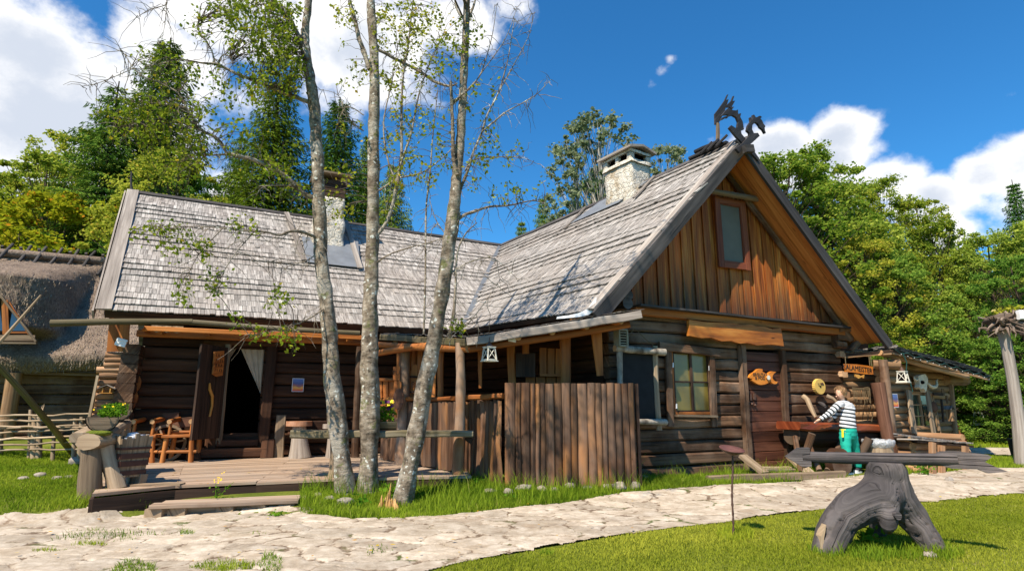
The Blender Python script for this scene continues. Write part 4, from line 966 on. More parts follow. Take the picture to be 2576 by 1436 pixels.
# long poles lying under the eaves of the left wing
mb = MB(); d1 = 1.15
mb.log(LW.at(127, 813, d1), LW.at(484, 809, d1), .062, .058, n=10, seg=8, bend=.03); mb.log(LW.at(478, 810, d1), LW.at(905, 838, d1), .055, .05, n=10, seg=8, bend=.02)
mb.each('eaves_pole', [M['moss_wood'], M['oldplank']], porch)
mb = MB(); mb.box(LW.at(360, 826, .9), LW.at(930, 850, .9), .12, .09, seg=8, jit=.006, chamfer=.01); mb.box(LW.at(345, 838, .3), LW.at(930, 862, .3), .16, .12, seg=8, jit=.006, chamfer=.01)
for x_, y_ in ((358, 824), (649, 829), (844, 843)): p = LW.at(x_, y_, 1.0); mb.log(p-LW.n*.9, p+LW.n*.12, .045, .045, n=10, seg=2)
for k in range(5): p = LW.at(400+120*k, 835+5*k, .85); mb.box(p-LW.n*.8+Vector((0, 0, .1)), p+Vector((0, 0, 0)), .1, .08, seg=2, jit=.004)
mb.build('eaves_beam', [M['orange'], M['oldplank']], house)
mb = MB()
for k in range(3):
    a = LW.at(396+25*k, 822+1*k, .95); mb.prism([a+LW.ex*x_+Vector((0, 0, z_)) for x_, z_ in ((-.10, .03), (-.10, -.05), (-.06, -.085), (0, -.10), (.06, -.085), (.10, -.05), (.10, .03))], -LW.n*.03, rnd=.9)
mb.build('scallop_trim', M['oldplank'], house)
# ---- dragon finial boards on the gable apex
def z4(p): return ((2800+p[0]/4.103)*.629, (350+p[1]/4.103)*.629)
def board(pts, d, th, name, mat, parent, conv=z4, fr=GV):
    from mathutils.geometry import tessellate_polygon
    P = [fr.at(*conv(p), d) for p in pts]; tri = tessellate_polygon([P]); k = len(P); off = fr.n*(-th)
    vs = P+[p+off for p in P]; fs = [tuple(t) for t in tri]+[tuple(k+i for i in t[::-1]) for t in tri]+[(i, (i+1) % k, k+(i+1) % k, k+i) for i in range(k)]
    gc = [((p-P[0]).dot(fr.ex)+p.z, p.z-(p-P[0]).dot(fr.ex), 3.) for p in vs]; mb = MB(); mb.add(vs, fs, gc, .5)
    o = mb.build(name, mat, parent); b_ = bmesh.new(); b_.from_mesh(o.data); bmesh.ops.recalc_face_normals(b_, faces=b_.faces); b_.to_mesh(o.data); b_.free(); return o
fin = thing('dragon_finial', 'dark carved dragon heads crossing above the gable peak', 'roof finial', GA)
board([(355, 460), (430, 370), (470, 335), (540, 375), (590, 380), (622, 362), (625, 435), (675, 425), (660, 485), (700, 560), (722, 690), (672, 705), (680, 760), (755, 850), (960, 1150), (960, 1200), (900, 1140), (700, 915), (610, 820), (480, 660), (515, 620), (580, 665), (615, 650), (630, 560), (600, 490), (540, 455), (500, 465), (460, 478), (455, 500), (440, 492), (400, 515), (345, 540), (365, 495), (400, 478), (425, 480), (440, 462), (470, 445), (400, 452), (360, 470)], .10, .05, 'dragon_board', M['tarred'], fin)
board([(830, 485), (850, 545), (870, 530), (870, 450), (890, 450), (915, 490), (940, 490), (970, 468), (1000, 470), (1015, 492), (975, 488), (1020, 545), (1045, 600), (1075, 640), (1060, 660), (1065, 700), (1082, 750), (1065, 750), (1030, 690), (985, 655), (970, 620), (935, 580), (900, 575), (860, 620), (855, 690), (885, 750), (950, 745), (980, 795), (855, 910), (650, 1072), (590, 1003), (700, 915), (805, 800), (815, 750), (770, 705), (790, 620), (835, 555), (825, 490)], .16, .05, 'dragon_board', M['tarred'], fin)
board([(252, 605), (248, 430), (300, 365), (408, 215), (455, 115), (463, 118), (430, 208), (470, 192), (440, 290), (400, 400), (320, 560), (300, 600)], -.55, .04, 'crest_board', M['tarred'], fin)
board([(440, 290), (520, 215), (548, 140), (562, 145), (535, 225), (577, 218), (520, 320), (560, 318), (530, 360), (480, 320), (455, 330)], -.25, .04, 'crest_board', M['tarred'], fin)
mb = MB(); mb.box(GV.at(*z4((295, 975)), -.55), GV.at(*z4((290, 590)), -.55), .05, .06, up=GV.ex, seg=4, jit=.005); mb.build('crest_post', M['oldplank'], fin)
mb = MB(); mb.box(GV.at(*z4((720, 1010)), .2), GV.at(*z4((860, 1010)), .2), .10, .15); mb.build('end_cap', M['grey_dark'], fin)
mb = MB()
for (a, b, w_, h_, dz) in ((1738, 1790, .16, .07, .10), (1752, 1812, .14, .08, .19), (1785, 1830, .12, .07, .10)):
    p, q = ridge_pt(b), ridge_pt(a); mb.box(p+Vector((0, 0, dz)), q+Vector((0, 0, dz)), w_, h_, chamfer=.02, seg=3, jit=.006)
for x_ in (1806, 1828, 1790):
    p = ridge_pt(x_); mb.box(p+Vector((-.22, 0, .02)), p+Vector((.02, -.0, .26)), .09, .05, chamfer=.01)
mb.build('ridge_weight', M['tarred'], fin)
# ================================================================ THINGS AROUND THE HOUSE
def single(mb, name, mats, label, cat, group=None): return mb.build(name, mats, None, label, cat, group)
# ---- timber terrace
deck = thing('wooden_terrace', 'broad low plank terrace in front of the open doorway', 'terrace', (-4, 9, 0))
dF = [gz(*q, .3) for q in ((232, 1244), (441, 1223), (644, 1213), (830, 1204), (1186, 1197))]
dBk = [LW.pt(s, .3, .02) for s in (sC-.25, sC+1.0, 1.1, 2.6, 4.6)]
mb = MB(); NP = 34
def dpt(i, v): p = lerp(dF[i], dBk[i], v); return p
for k in range(NP):
    v0, v1 = k/NP, (k+.94)/NP; r_ = random.random(); cut = random.choice((1, 2, 3))
    for i in range(4):
        if i == cut: r_ = random.random()
        a, b, c, d = dpt(i, v0), dpt(i+1, v0), dpt(i+1, v1), dpt(i, v1)
        if i == cut: a = a+(b-a).normalized()*.006; d = d+(c-d).normalized()*.006
        if k == 0 and i < 2: dz = .012
        else: dz = random.uniform(-.003, .003)
        ro = r_*53.7; L_ = (b-a).length; w_ = (d-a).length; z_ = Vector((0, 0, dz)); t_ = Vector((0, 0, -.035))
        vs = [a+z_, b+z_, c+z_, d+z_, a+z_+t_, b+z_+t_, c+z_+t_, d+z_+t_]
        gc = [(i*2+0, 0, ro), (i*2+L_, 0, ro), (i*2+L_, w_, ro), (i*2, w_, ro)]*2
        mb.add(vs, [(0, 1, 2, 3), (4, 5, 1, 0), (3, 2, 6, 7), (1, 5, 6, 2), (0, 3, 7, 4)], gc, r_)
mb.build('deck_boards', M['deck'], deck)
mb = MB()
for i in range(4):
    a, b = dF[i]-Vector((0, -.015, .045)), dF[i+1]-Vector((0, -.015, .045)); z_ = .28
    mb.box(a-Vector((0, 0, .12)), b-Vector((0, 0, .12)), .04, .235, seg=5, jit=.003, rnd=.2+.2*i)
mb.box(dF[0]-Vector((0, 0, .165)), dBk[0]-Vector((0, 0, .165)), .04, .23, seg=5, jit=.003)
mb.build('fascia', M['plank_dark'], deck)
mb = MB(); mb.box(dF[1]+Vector((-.6, .05, .02)), dF[1]+Vector((.05, .09, .025)), .16, .03, seg=3, jit=.01); mb.build('loose_board', M['oldplank'], deck)
# step in front
st = thing('wooden_step', 'long two-board wooden step on blocks before the terrace', 'step', gz(560, 1290, 0))
a = gz(381, 1273, .125); b = gz(752, 1258, .125); mb = MB(); q = Vector((.02, .22, 0))
mb.box(a, b, .22, .05, seg=5, jit=.004, chamfer=.008); mb.box(a+q, b+q, .22, .05, seg=5, jit=.004, chamfer=.008); mb.build('tread', M['deck'], st)
mb = MB()
mb.box(lerp(a, b, .01)-Vector((0, -.02, .065)), lerp(a, b, .99)-Vector((0, -.02, .065)), .05, .07, seg=4, jit=.005)
for t_ in (.03, .18, .5, .72, .92): p = lerp(a, b, t_); mb.box(p+Vector((0, -.06, -.085)), p+Vector((0, .36, -.085)), .22, .12, chamfer=.01, seg=2, jit=.006)
mb.build('block', M['oldplank'], st)
# ---- palisade and low porch fence
def slat_row(mb, pts, n, zb, zt, w, thick=.05, jz=.03, r=None, halfround=True, lean=(0, 0), bow=.018):
    tot = 0; seg = [(pts[i+1]-pts[i]).length for i in range(len(pts)-1)]; T = sum(seg)
    ws = [random.uniform(.55, 1.45) for _ in range(n)]; S = sum(ws); acc = 0
    for k in range(n):
        t0 = acc/S*T; acc += ws[k]; t1 = acc/S*T; t = (t0+t1)/2; i = 0
        while i < len(seg)-1 and t > seg[i]: t -= seg[i]; i += 1
        p = lerp(pts[i], pts[i+1], t/seg[i]); ex = (pts[i+1]-pts[i]).normalized(); w_ = (t1-t0)*.985; nrm = Vector((ex.y, -ex.x, 0))
        b = Vector((p.x, p.y, zb+random.uniform(-.02, .02))); tp = Vector((p.x+lean[0], p.y+lean[1], (zt(t) if callable(zt) else zt)+random.uniform(-jz, jz*.3)))
        r_ = random.random(); ro = r_*53.7; m = 10; vs = []; gc = []; K = 7; ph = random.uniform(0, 50)
        for j in range(m+1):
            u = j/m; c = lerp(b, tp, u)+ex*(bow*noise.noise(Vector((ph, u*2.4, 0))))+nrm*(bow*.8*noise.noise(Vector((ph+9, u*3, 0)))); wv = w_*(1+.10*noise.noise(Vector((ph, u*5, 3))))
            for q in range(K):
                an = math.pi*q/(K-1); dx = -math.cos(an)*wv/2; dn = math.sin(an)**.7*thick*(1+.25*noise.noise(Vector((ph, u*4, q)))); vs.append(c+ex*dx+nrm*dn); gc.append((u*(tp-b).length, dx, ro))
        fs = [(j*K+q, j*K+q+1, (j+1)*K+q+1, (j+1)*K+q) for j in range(m) for q in range(K-1)]; sm_ = [True]*len(fs)
        base = len(vs)
        vs += [vs[m*K+q] for q in range(K)]; gc += [(0, .03*q, ro+4) for q in range(K)]; fs.append(tuple(base+q for q in range(K))); sm_.append(False)
        # flat back
        vs += [vs[0], vs[K-1], vs[m*K+K-1], vs[m*K]]; gc += [(0, 0, ro)]*4; fs.append((base+K+3, base+K+2, base+K+1, base+K)); sm_.append(False)
        mb.add(vs, fs, gc, r_, 0, sm_)
pal = thing('palisade', 'tall screen of upright half logs standing before the porch', 'palisade', (1, 9.9, .1))
pA = at(1270, 1224, 9.45); pB = at(1604, 1223, 9.50); pA.z = pB.z = 0
ztop = at(1285, 963, pA.y).z
mb = MB(); slat_row(mb, [pA, pB], 18, .08, ztop, .12, .055, .012); mb.build('half_log', M['palisade'], pal)
mb = MB(); 
for z_ in (.4, 1.4): mb.box(pA+Vector((0, .06, z_)), pB+Vector((0, .06, z_)), .05, .1)
mb.box(pB+Vector((.05, .03, .06)), pB+Vector((.05, .03, ztop-.01)), .04, .12, up=(0, 1, 0)); mb.build('back_rail', M['plank_dark'], pal)
lf = thing('porch_fence', 'low porch fence of grey-brown slabs under a pale rail', 'fence', (-1, 10.5, .2))
f0 = gz(957, 1155, .3); f1 = gz(1010, 1162, .3); f2 = gz(1137, 1187, .3); f3 = gz(1186, 1200, .2)
zr = at(1150, 1002, f2.y).z
mb = MB(); slat_row(mb, [f0, f2], 17, .33, zr-.05, .1, .03, .02); mb.build('slab_board', M['palisade'], lf)
mb = MB(); slat_row(mb, [f3, pA+Vector((-.06, -.02, 0))], 7, .05, at(1230, 1004, 9.6).z, .1, .04, .03, bow=.035); mb.build('slab_board', M['palisade'], lf)
mb = MB(); slat_row(mb, [f2, f3], 4, .25, zr-.05, .1, .03, .02); mb.build('slab_board', M['palisade'], lf)
mb = MB(); up0 = Vector((0, 0, zr-.3)); mb.box(f0+up0, f2+up0, .13, .07, seg=7, jit=.009, chamfer=.02); mb.box(f2+up0+Vector((.1, -.05, .01)), Vector((pA.x-.02, pA.y, zr+.03)), .15, .085, seg=5, jit=.009, chamfer=.02)
mb.box(at(953, 1016, f0.y-.1), at(990, 1020, f0.y-.3), .25, .05, seg=3, jit=.01)
mb.build('rail', M['orange'], lf)
# ---- trestle plank between terrace and fence, with a planter
tb = thing('plank_bench', 'long mossy plank resting between terrace leg and porch fence', 'bench', gz(850, 1200, .3))
a = at(739, 1091, 9.15); b = at(1190, 1090, 9.35); mb = MB(); mb.box(a, b, .40, .12, seg=10, jit=.008, chamfer=.02, taper=.72); mb.build('seat', [M['moss_wood'], M['oldplank']], tb)
lg = gz(838, 1199, .3); mb = MB(); mb.box(lg, Vector((lg.x, lg.y, a.z-.05)), .10, .24, up=(0, 1, 0), seg=5, jit=.01, chamfer=.02); mb.build('leg', M['oldplank'], tb)
mb = MB(); mb.box(b+Vector((-.02, .1, -.13)), b+Vector((-.12, .1, -.06)), .1, .08); mb.build('bracket', M['plank_dark'], tb)
def leafclump(center, rx, ry, rz, n, size, seed, droop=0., shape='diamond'):
    r = np.random.default_rng(seed); d = r.normal(size=(n, 3)); d /= np.linalg.norm(d, axis=1)[:, None]; rad = r.random(n)**.4
    P = np.array(center)+d*rad[:, None]*np.array([rx, ry, rz]); return leafquads(P, size, r, droop)
def leafquads(P, size, r, droop=0., asp=.62, updir=None, fold=.0):
    n = len(P); s = size*(.6+.8*r.random(n))[:, None]
    a = r.normal(size=(n, 3)); a[:, 2] = a[:, 2]*.6-droop; a /= np.linalg.norm(a, axis=1)[:, None]
    b = r.normal(size=(n, 3)); 
    if updir is not None: b = b+np.cross(a, updir)*2
    b -= (b*a).sum(1)[:, None]*a; b /= np.linalg.norm(b, axis=1)[:, None]
    V = np.empty((n, 4, 3)); V[:, 0] = P-a*s*.5; V[:, 1] = P+b*s*asp*.5-a*s*.05; V[:, 2] = P+a*s*.5; V[:, 3] = P-b*s*asp*.5-a*s*.05
    return V
def leafobj(name, Vs, mat, parent=None, seed=0, **tg):
    V = np.concatenate(Vs) if isinstance(Vs, list) else Vs; n = len(V); r = np.random.default_rng(seed+5)
    return np_mesh(name, V.reshape(-1, 3), 4, mat, parent, attrs={'rnd': ('FLOAT', np.repeat(r.random(n), 4))}, **tg)
def flowers(name, parent, c, rx, ry, n, seed, petals=((M['petal_y'], 1.),), size=.045, h=.05):
    r = np.random.default_rng(seed)
    for m_, fr in petals:
        mb = MB()
        for _ in range(int(n*fr)):
            p = Vector(c)+Vector((r.uniform(-rx, rx), r.uniform(-ry, ry), r.uniform(0, h)+.02)); k = 5; f = Vector((r.uniform(-.6, .6), -1, r.uniform(.1, .8))).normalized(); u = f.cross(Vector((0, 0, 1))).normalized(); w = u.cross(f)
            for q in range(k):
                t = q*2*math.pi/k; d = u*math.cos(t)+w*math.sin(t); e = u*math.cos(t+1.57)+w*math.sin(t+1.57)
                mb.add([p, p+d*size*.35+e*size*.25+f*.006, p+d*size*.6+f*.003, p+d*size*.35-e*size*.25+f*.006], [(0, 1, 2, 3)], [(0, 0, 0)]*4, r.random())
        mb.build(name, m_, parent)
def trough(name, label, c, ex, L_, r_, seed, mat='moss_wood', endm='oldplank', front=None):
    """half-round hollowed log planter; ex = direction of its axis"""
    o = thing(name, label, 'planter', c); mb = MB(); ex = ex.normalized(); sx = Vector((-ex.y, ex.x, 0)); K = 9
    for e_, rr in ((0, r_), (1, r_*.84)):
        vs = []; gc = []
        for i in range(2):
            for q in range(K): t = math.pi+math.pi*q/(K-1); vs.append(c+ex*((i-.5)*L_)+sx*(math.cos(t)*rr)+Vector((0, 0, r_+math.sin(t)*rr))); gc.append((i*L_, t*.1, e_))
        mb.add(vs, [(q, q+1, K+q+1, K+q) if e_ else (q, K+q, K+q+1, q+1) for q in range(K-1)], gc, .5, 0, True)
    for i in (0, 1):
        P = [c+ex*((i-.5)*L_*.98)+sx*(math.cos(math.pi+math.pi*q/(K-1))*r_*.93)+Vector((0, 0, r_+math.sin(math.pi+math.pi*q/(K-1))*r_*.93)) for q in range(K)]
        mb.add(P, [tuple(range(K)) if i else tuple(range(K))[::-1]], [(p.x, p.z, 1) for p in P], .5, 1)
    mb.build('log_trough', [M[mat], M[endm]], o)
    mb = MB(); a, b = c-ex*L_*.47, c+ex*L_*.47; z = Vector((0, 0, r_*.93)); mb.quad(a-sx*r_*.85+z, b-sx*r_*.85+z, b+sx*r_*.85+z, a+sx*r_*.85+z); mb.build('soil', M['soil'], o)
    return o
c = at(971, 1081, 9.25); o = trough('flower_planter', 'log planter with yellow and purple pansies on the long plank', c, Vector((1, .3, 0)), .30, .13, 3)
leafobj('foliage', leafclump(c+Vector((0, 0, .24)), .15, .13, .14, 380, .045, 8), M['herb'], o)
flowers('flower', o, c+Vector((-.01, -.09, .28)), .13, .05, 22, 4, ((M['petal_p'], .5), (M['petal_y'], .6)), .055, .14)
# ---- planter stand at the left end of the terrace
ps = thing('planter_stand', 'rough trestle of split logs at the left end of the terrace', 'trestle table', at(235, 1262, 8.0))
g0 = at(236, 1256, 8.0); tz = .98
A = at(240, 1098, g0.y); Bk = at(292, 1064, g0.y+1.9); mb = MB()
mb.box(A+Vector((0, -.1, 0)), Bk, .46, .12, seg=6, jit=.012, chamfer=.03, mi=0); mb.build('top', [M['oldplank'], M['grey_wood']], ps)
mb = MB(); mb.log(A+Vector((.02, -.16, -.06)), A+Vector((.02, .3, -.06)), .17, n=14, seg=2, squash=.6); mb.build('end_slab', [M['oldplank'], M['oldplank']], ps)
for (x0, y0, x1, y1, r0, dy) in ((232, 1118, 228, 1266, .125, 0), (262, 1110, 296, 1232, .105, .1), (300, 1080, 262, 1225, .085, 1.0), (312, 1076, 322, 1190, .09, 1.6)):
    mb = MB(); yb = g0.y+dy
    mb.log(at(x0, y0, g0.y+dy), at(x1, y1, yb), r0*.92, r0*1.1, n=12, seg=7, wob=.3, bend=.02); mb.build('leg', [M['oldplank'], M['orange_end']], ps)
c = at(249, 1094, g0.y)+Vector((0, 0, .03)); ex = Vector((.35, 1, 0))
o = trough('half_log_planter', 'mossy half-log planter with yellow flowers, nearer one on the trestle', c+Vector((-.15, .25, 0)), Vector((c.x, c.y, 0)), .62, .20, 5)
leafobj('foliage', leafclump(c+Vector((.04, .15, .27)), .17, .2, .09, 360, .05, 9), M['herb'], o); flowers('flower', o, c+Vector((.0, .1, .27)), .16, .2, 6, 14, size=.022, h=.08)
mb = MB(); mb.ball(c+Vector((.04, -.06, .0)), .16, 12, 6, sc=(1.2, .5, .22), lump=.5); mb.build('moss', M['ground'], o)
c = at(297, 1062, g0.y+1.5)+Vector((0, 0, .02))
o = trough('half_log_planter', 'half-log planter with green seedlings, farther one behind on the trestle', c, Vector((c.x, c.y, 0)), .6, .17, 6)
leafobj('foliage', leafclump(c+Vector((0, -.1, .23)), .16, .25, .06, 260, .045, 10), M['herb'], o); flowers('flower', o, c+Vector((0, -.15, .23)), .14, .2, 4, 15, size=.025)
# ---- square wooden tub
tub = thing('wooden_tub', 'square barrel-stave tub with reddish bands standing on the terrace', 'tub', gz(325, 1222, .3))
p0 = gz(296, 1226, .3); p1 = gz(362, 1219, .3); ex = (p1-p0).normalized(); sy = Vector((-ex.y, ex.x, 0)); W_ = (p1-p0).length; cz = p0+ex*W_/2+sy*W_*.5
def tubpt(u, v, z): t = (z-.3)/.62; f = .88+.30*t; return cz+ex*(u*W_/2*f)+sy*(v*W_/2*f)+Vector((0, 0, z-.3))
mb = MB()
for (a, b) in (((-1, -1), (1, -1)), ((1, -1), (1, 1)), ((1, 1), (-1, 1)), ((-1, 1), (-1, -1))):
    n_ = 7
    for k in range(n_):
        t0, t1 = k/n_, (k+.96)/n_; zt2 = .94+random.uniform(-.03, .04)+(.08 if k == 3 and a == (-1, -1) else 0)
        u0, v0 = a[0]+(b[0]-a[0])*t0, a[1]+(b[1]-a[1])*t0; u1, v1 = a[0]+(b[0]-a[0])*t1, a[1]+(b[1]-a[1])*t1
        i = .92; P = [tubpt(u0, v0, .42), tubpt(u1, v1, .42), tubpt(u1, v1, zt2), tubpt(u0, v0, zt2)]; inn = (cz-tubpt((u0+u1)/2, (v0+v1)/2, .3)); inn.z = 0; mb.prism(P, inn.normalized()*.03, grain=(0, 0, 1))
mb.build('stave', M['oldplank'], tub)
mb = MB()
for z_, w_ in ((.80, .03), (.70, .07), (.60, .07), (.48, .06)):
    for (a, b) in (((-1, -1), (1, -1)), ((1, -1), (1, 1)), ((-1, 1), (-1, -1))): 
        p, q = tubpt(a[0]*1.03, a[1]*1.03, z_), tubpt(b[0]*1.03, b[1]*1.03, z_); mb.box(p, q, .02, w_)
mb.build('band', M['hoop'], tub)
for (u, v) in ((-1, -1), (1, -1), (1, 1), (-1, 1)):
    mb = MB(); mb.box(tubpt(u*.92, v*.92, .30), tubpt(u*.92, v*.92, .45), .10, .10, up=ex, chamfer=.01); mb.build('leg', M['oldplank'], tub)
mb = MB(); mb.ball(tubpt(.3, 0, .93), .16, 10, 6, sc=(1, 1, .35), lump=.9); mb.build('liner_bag', sm('pale_bag', (.50, .52, .56), .4), tub)
# ---- rustic armchairs and cartwheel
def armchair(px, py, wpx, label, back, wmul=1.):
    f = gz(px, py, .3); pm = 1480/f.y; w = wpx/pm*.96; o = thing('rustic_armchair', label, 'armchair', f, 'rustic armchairs by the log wall')
    ex = Vector((.985, .17, 0)).normalized(); sy = Vector((-ex.y, ex.x, 0))
    def P(u, v, z): return f+ex*u+sy*v+Vector((0, 0, z))
    d = .40
    for u in (-w/2+.07, w/2-.07):
        for v in (0, d):
            mb = MB(); mb.log(P(u+(.03 if u < 0 else -.03)*-1, v, 0), P(u, v+.0, .46 if v == 0 else .58), .048, .042, n=9, seg=3, wob=.2); mb.build('leg', [M['orange'], M['orange_end']], o)
    mb = MB(); nb = 3
    for k in range(nb): mb.box(P(-w/2, .0+k*.16, .49), P(w/2, .0+k*.16, .49), .15, .055, seg=3, jit=.006, chamfer=.015)
    mb.build('seat', [M['orange'], M['orange_end']], o)
    for u in (-w/2+.10, w/2-.10):
        mb = MB(); mb.log(P(u, .02, .52), P(u-.0, .04, .74), .03, n=8, seg=2); mb.log(P(u, -.05, .76), P(u, d+.04, .80), .045, n=10, seg=3); mb.build('armrest', [M['orange'], M['orange_end']], o)
    mb = MB(); mb.log(P(-w/2-.04, .0, .20), P(w/2+.04, .0, .20), .028, n=8, seg=3); mb.log(P(-w/2+.05, .10, .56), P(w/2-.05, .10, .56), .03, n=8, seg=3); mb.build('stretcher', [M['orange'], M['orange_end']], o)
    mb = MB(); bw = back[0]/pm/2; mb.box(P(-bw+back[2], d+.06, .64+back[1]/2), P(bw+back[2], d+.08, .64+back[1]/2), .04, back[1], seg=4, jit=.008, chamfer=.01); mb.build('backrest', M['rust_board'], o)
    return o
M['rust_board'] = wood('red_brown_board', (.05, .022, .012), (.12, .055, .032), (.20, .10, .065), vary=.1, fx=1.5, fy=9, bump=.006)
armchair(444, 1163, 79, 'rustic orange log armchair nearer the open door, in front of a cartwheel', (70, .19, 0))
armchair(349, 1164, 72, 'rustic log armchair with wide back board at the house corner', (102, .29, .05))
cw = thing('cartwheel', 'old spoked wooden cartwheel leaning on the dark log wall', 'cartwheel', LW.at(417, 1152, .1))
cc_ = LW.at(417, 1114, .14); rad_ = .335; mb = MB()
def ringpts(c, r, a, b, n=28, full=True): return [c+a*(r*math.cos(t))+b*(r*math.sin(t)) for t in np.linspace(0, 2*math.pi, n+1)]
zz = Vector((0, 0, 1)); tl = (zz-LW.n*.12).normalized()
def torus(mb, c, r, a, b, w, h, n=28, mi=0):
    nn = a.cross(b).normalized(); vs = []; gc = []
    for i in range(n):
        t = 2*math.pi*i/n; d = a*math.cos(t)+b*math.sin(t)
        for (u, v) in ((-1, -1), (1, -1), (1, 1), (-1, 1)): vs.append(c+d*(r+u*w/2)+nn*(v*h/2)); gc.append((t*r, u*w+v*h, 1))
    fs = [(i*4+j, i*4+(j+1) % 4, ((i+1) % n)*4+(j+1) % 4, ((i+1) % n)*4+j) for i in range(n) for j in range(4)]; mb.add(vs, fs, gc, .5, mi)
torus(mb, cc_, rad_, LW.ex, tl, .055, .06); mb.build('rim', M['oldplank'], cw)
mb = MB()
for k in range(10): t = k*math.pi/5+.15; d = LW.ex*math.cos(t)+tl*math.sin(t); mb.box(cc_+d*.05, cc_+d*.32, .032, .03, up=LW.n)
mb.build('spoke', M['oldplank'], cw); mb = MB(); mb.log(cc_-LW.n*.06, cc_+LW.n*.09, .065, n=12, seg=1); mb.build('hub', [M['log_dark'], M['log_end']], cw)
# ---- stump stools and side bench by the wall
def stool(px, py, topy, wb, wt, slabw, label, mats):
    f = gz(px, py, .3); pm = 1480/f.y; o = thing('stump_stool', label, 'stool', f, 'stump stools on the terrace'); H = (py-topy)/pm; mb = MB()
    pts = [f+Vector((.06*(1-t), 0, H*t)) for t in (0, .12, .35, .7, .88)]; mb.tube(pts, [wb/pm/2*q for q in (1.06, .96, .80, .68, .66)], 14, 0, 1, .5, .18); mb.build('stump', [M['stool'], M['stool']], o)
    mb = MB(); c = f+Vector((0, 0, H*.86)); mb.tube([c, c+Vector((0, 0, H*.13))], [slabw/pm/2]*2, 16, 0, 1, .5, .1); mb.build('seat', [M[mats], M[mats]], o)
stool(746, 1151, 1062, 52, 40, 62, 'wide-footed grey stump stool with thick reddish round seat', 'rust_slab')
stool(834, 1150, 1069, 44, 38, 52, 'stump stool with pale seat half hidden behind the left trunk', 'stool')
sb = thing('side_bench', 'small weathered plank seat beside the doorway', 'bench', gz(700, 1150, .3))
f = gz(700, 1150, .3); mb = MB(); mb.box(f, f+Vector((0, 0, .86)), .05, .20, up=(1, 0, 0), seg=4, jit=.008, chamfer=.01); mb.build('side_board', M['oldplank'], sb)
mb = MB(); mb.box(f+Vector((.15, .03, .50)), f+Vector((.75, .25, .50)), .22, .04); mb.build('seat', M['rust_board'], sb)
# ---- things hung on the dark wall
def poster(fr, d, x0, y0, x1, y1, label, group='sunset posters on the walls', skew=0.):
    a, za = fr.hit(x0, y0, d); b, zb = fr.hit(x1, y1, d); mb = MB(); t = .012
    mb.quad(fr.pt(a, zb, d), fr.pt(b, zb, d), fr.pt(b, za, d), fr.pt(a, za, d)); mb.g = [(0, 0, 1), (.35, 0, 1), (.35, .5, 1), (0, .5, 1)]
    o = mb.build('poster', M['poster'], None, label, 'poster', group); mb = MB(); w = (b-a)*.04
    for (p, q, r, s) in ((a, b, za-.0, za-w), (a, b, zb+w, zb)): mb.quad(fr.pt(p, s, d+.003), fr.pt(q, s, d+.003), fr.pt(q, r, d+.003), fr.pt(p, r, d+.003))
    for (p, q) in ((a, a+w), (b-w, b)): mb.quad(fr.pt(p, zb, d+.003), fr.pt(q, zb, d+.003), fr.pt(q, za, d+.003), fr.pt(p, za, d+.003))
    mb.build('border', M['paper'], o); mb = MB(); mb.box(fr.pt(a, (za+zb)/2, d-.012), fr.pt(b, (za+zb)/2, d-.012), .014, abs(za-zb)*.99); mb.build('backing', M['paper'], o); return o
poster(LW, .06, 736, 951, 763, 985, 'orange and blue poster on the dark wall right of the doorway')
mb = MB(); c = LW.at(334, 983, .10)
mb.prism([c+LW.ex*x+zz*z for x, z in ((-.10, -.30), (-.03, -.36), (.05, -.33), (.10, -.22), (.11, -.10), (.075, -.02), (.12, .08), (.13, .2), (.08, .3), (-.02, .33), (-.10, .30), (-.12, .1))], LW.n*.05)
single(mb, 'carved_board', M['orange'], 'orange carved wooden board hung low beside the left house corner', 'carving')
sg = thing('door_sign', 'small hand-lettered wooden sign on the open door leaf', 'sign', hp)
q = hp+dd_*.42+DOFF*1.3+zz*2.20; mb = MB(); nn = DOFF.normalized()
mb.prism([q+dd_*x+zz*z for x, z in ((-.16, -.24), (.02, -.27), (.14, -.22), (.15, .22), (-.13, .26), (-.16, .1))], nn*.03); mb.build('board', M['orange'], sg)
def text3d(txt, loc, xd, zd, size, mat, parent, ext=.002, sx=1.):
    c = bpy.data.curves.new('lettering', 'FONT'); c.body = txt; c.size = size; c.extrude = ext; c.align_x = 'CENTER'; c.align_y = 'CENTER'; c.materials.append(mat); c.resolution_u = 2
    o = bpy.data.objects.new('lettering', c); COL.objects.link(o); xd = xd.normalized(); zd = (zd-zd.dot(xd)*xd).normalized(); n = xd.cross(zd)
    mw = Matrix(((xd.x*sx, zd.x, n.x, loc.x), (xd.y*sx, zd.y, n.y, loc.y), (xd.z*sx, zd.z, n.z, loc.z), (0, 0, 0, 1))); dg = bpy.context.evaluated_depsgraph_get(); dg.update(); me = bpy.data.meshes.new_from_object(o.evaluated_get(dg)); me.transform(mw); bpy.data.objects.remove(o); o = bpy.data.objects.new('lettering', me); COL.objects.link(o); o.parent = parent; o.matrix_parent_inverse = world_of(parent).inverted(); return o
mb = MB()
for r_, (z_, n_) in enumerate(((.15, 5), (.05, 4), (-.05, 6), (-.14, 4))):
    for k in range(n_): x_ = -.10+.2*k/(n_-1); mb.box(q+nn*.033+dd_*x_+zz*(z_-.03), q+nn*.033+dd_*(x_+.012*(-1)**k)+zz*(z_+.03), .012, .006)
mb.build('lettering', M['plank_dark'], sg)
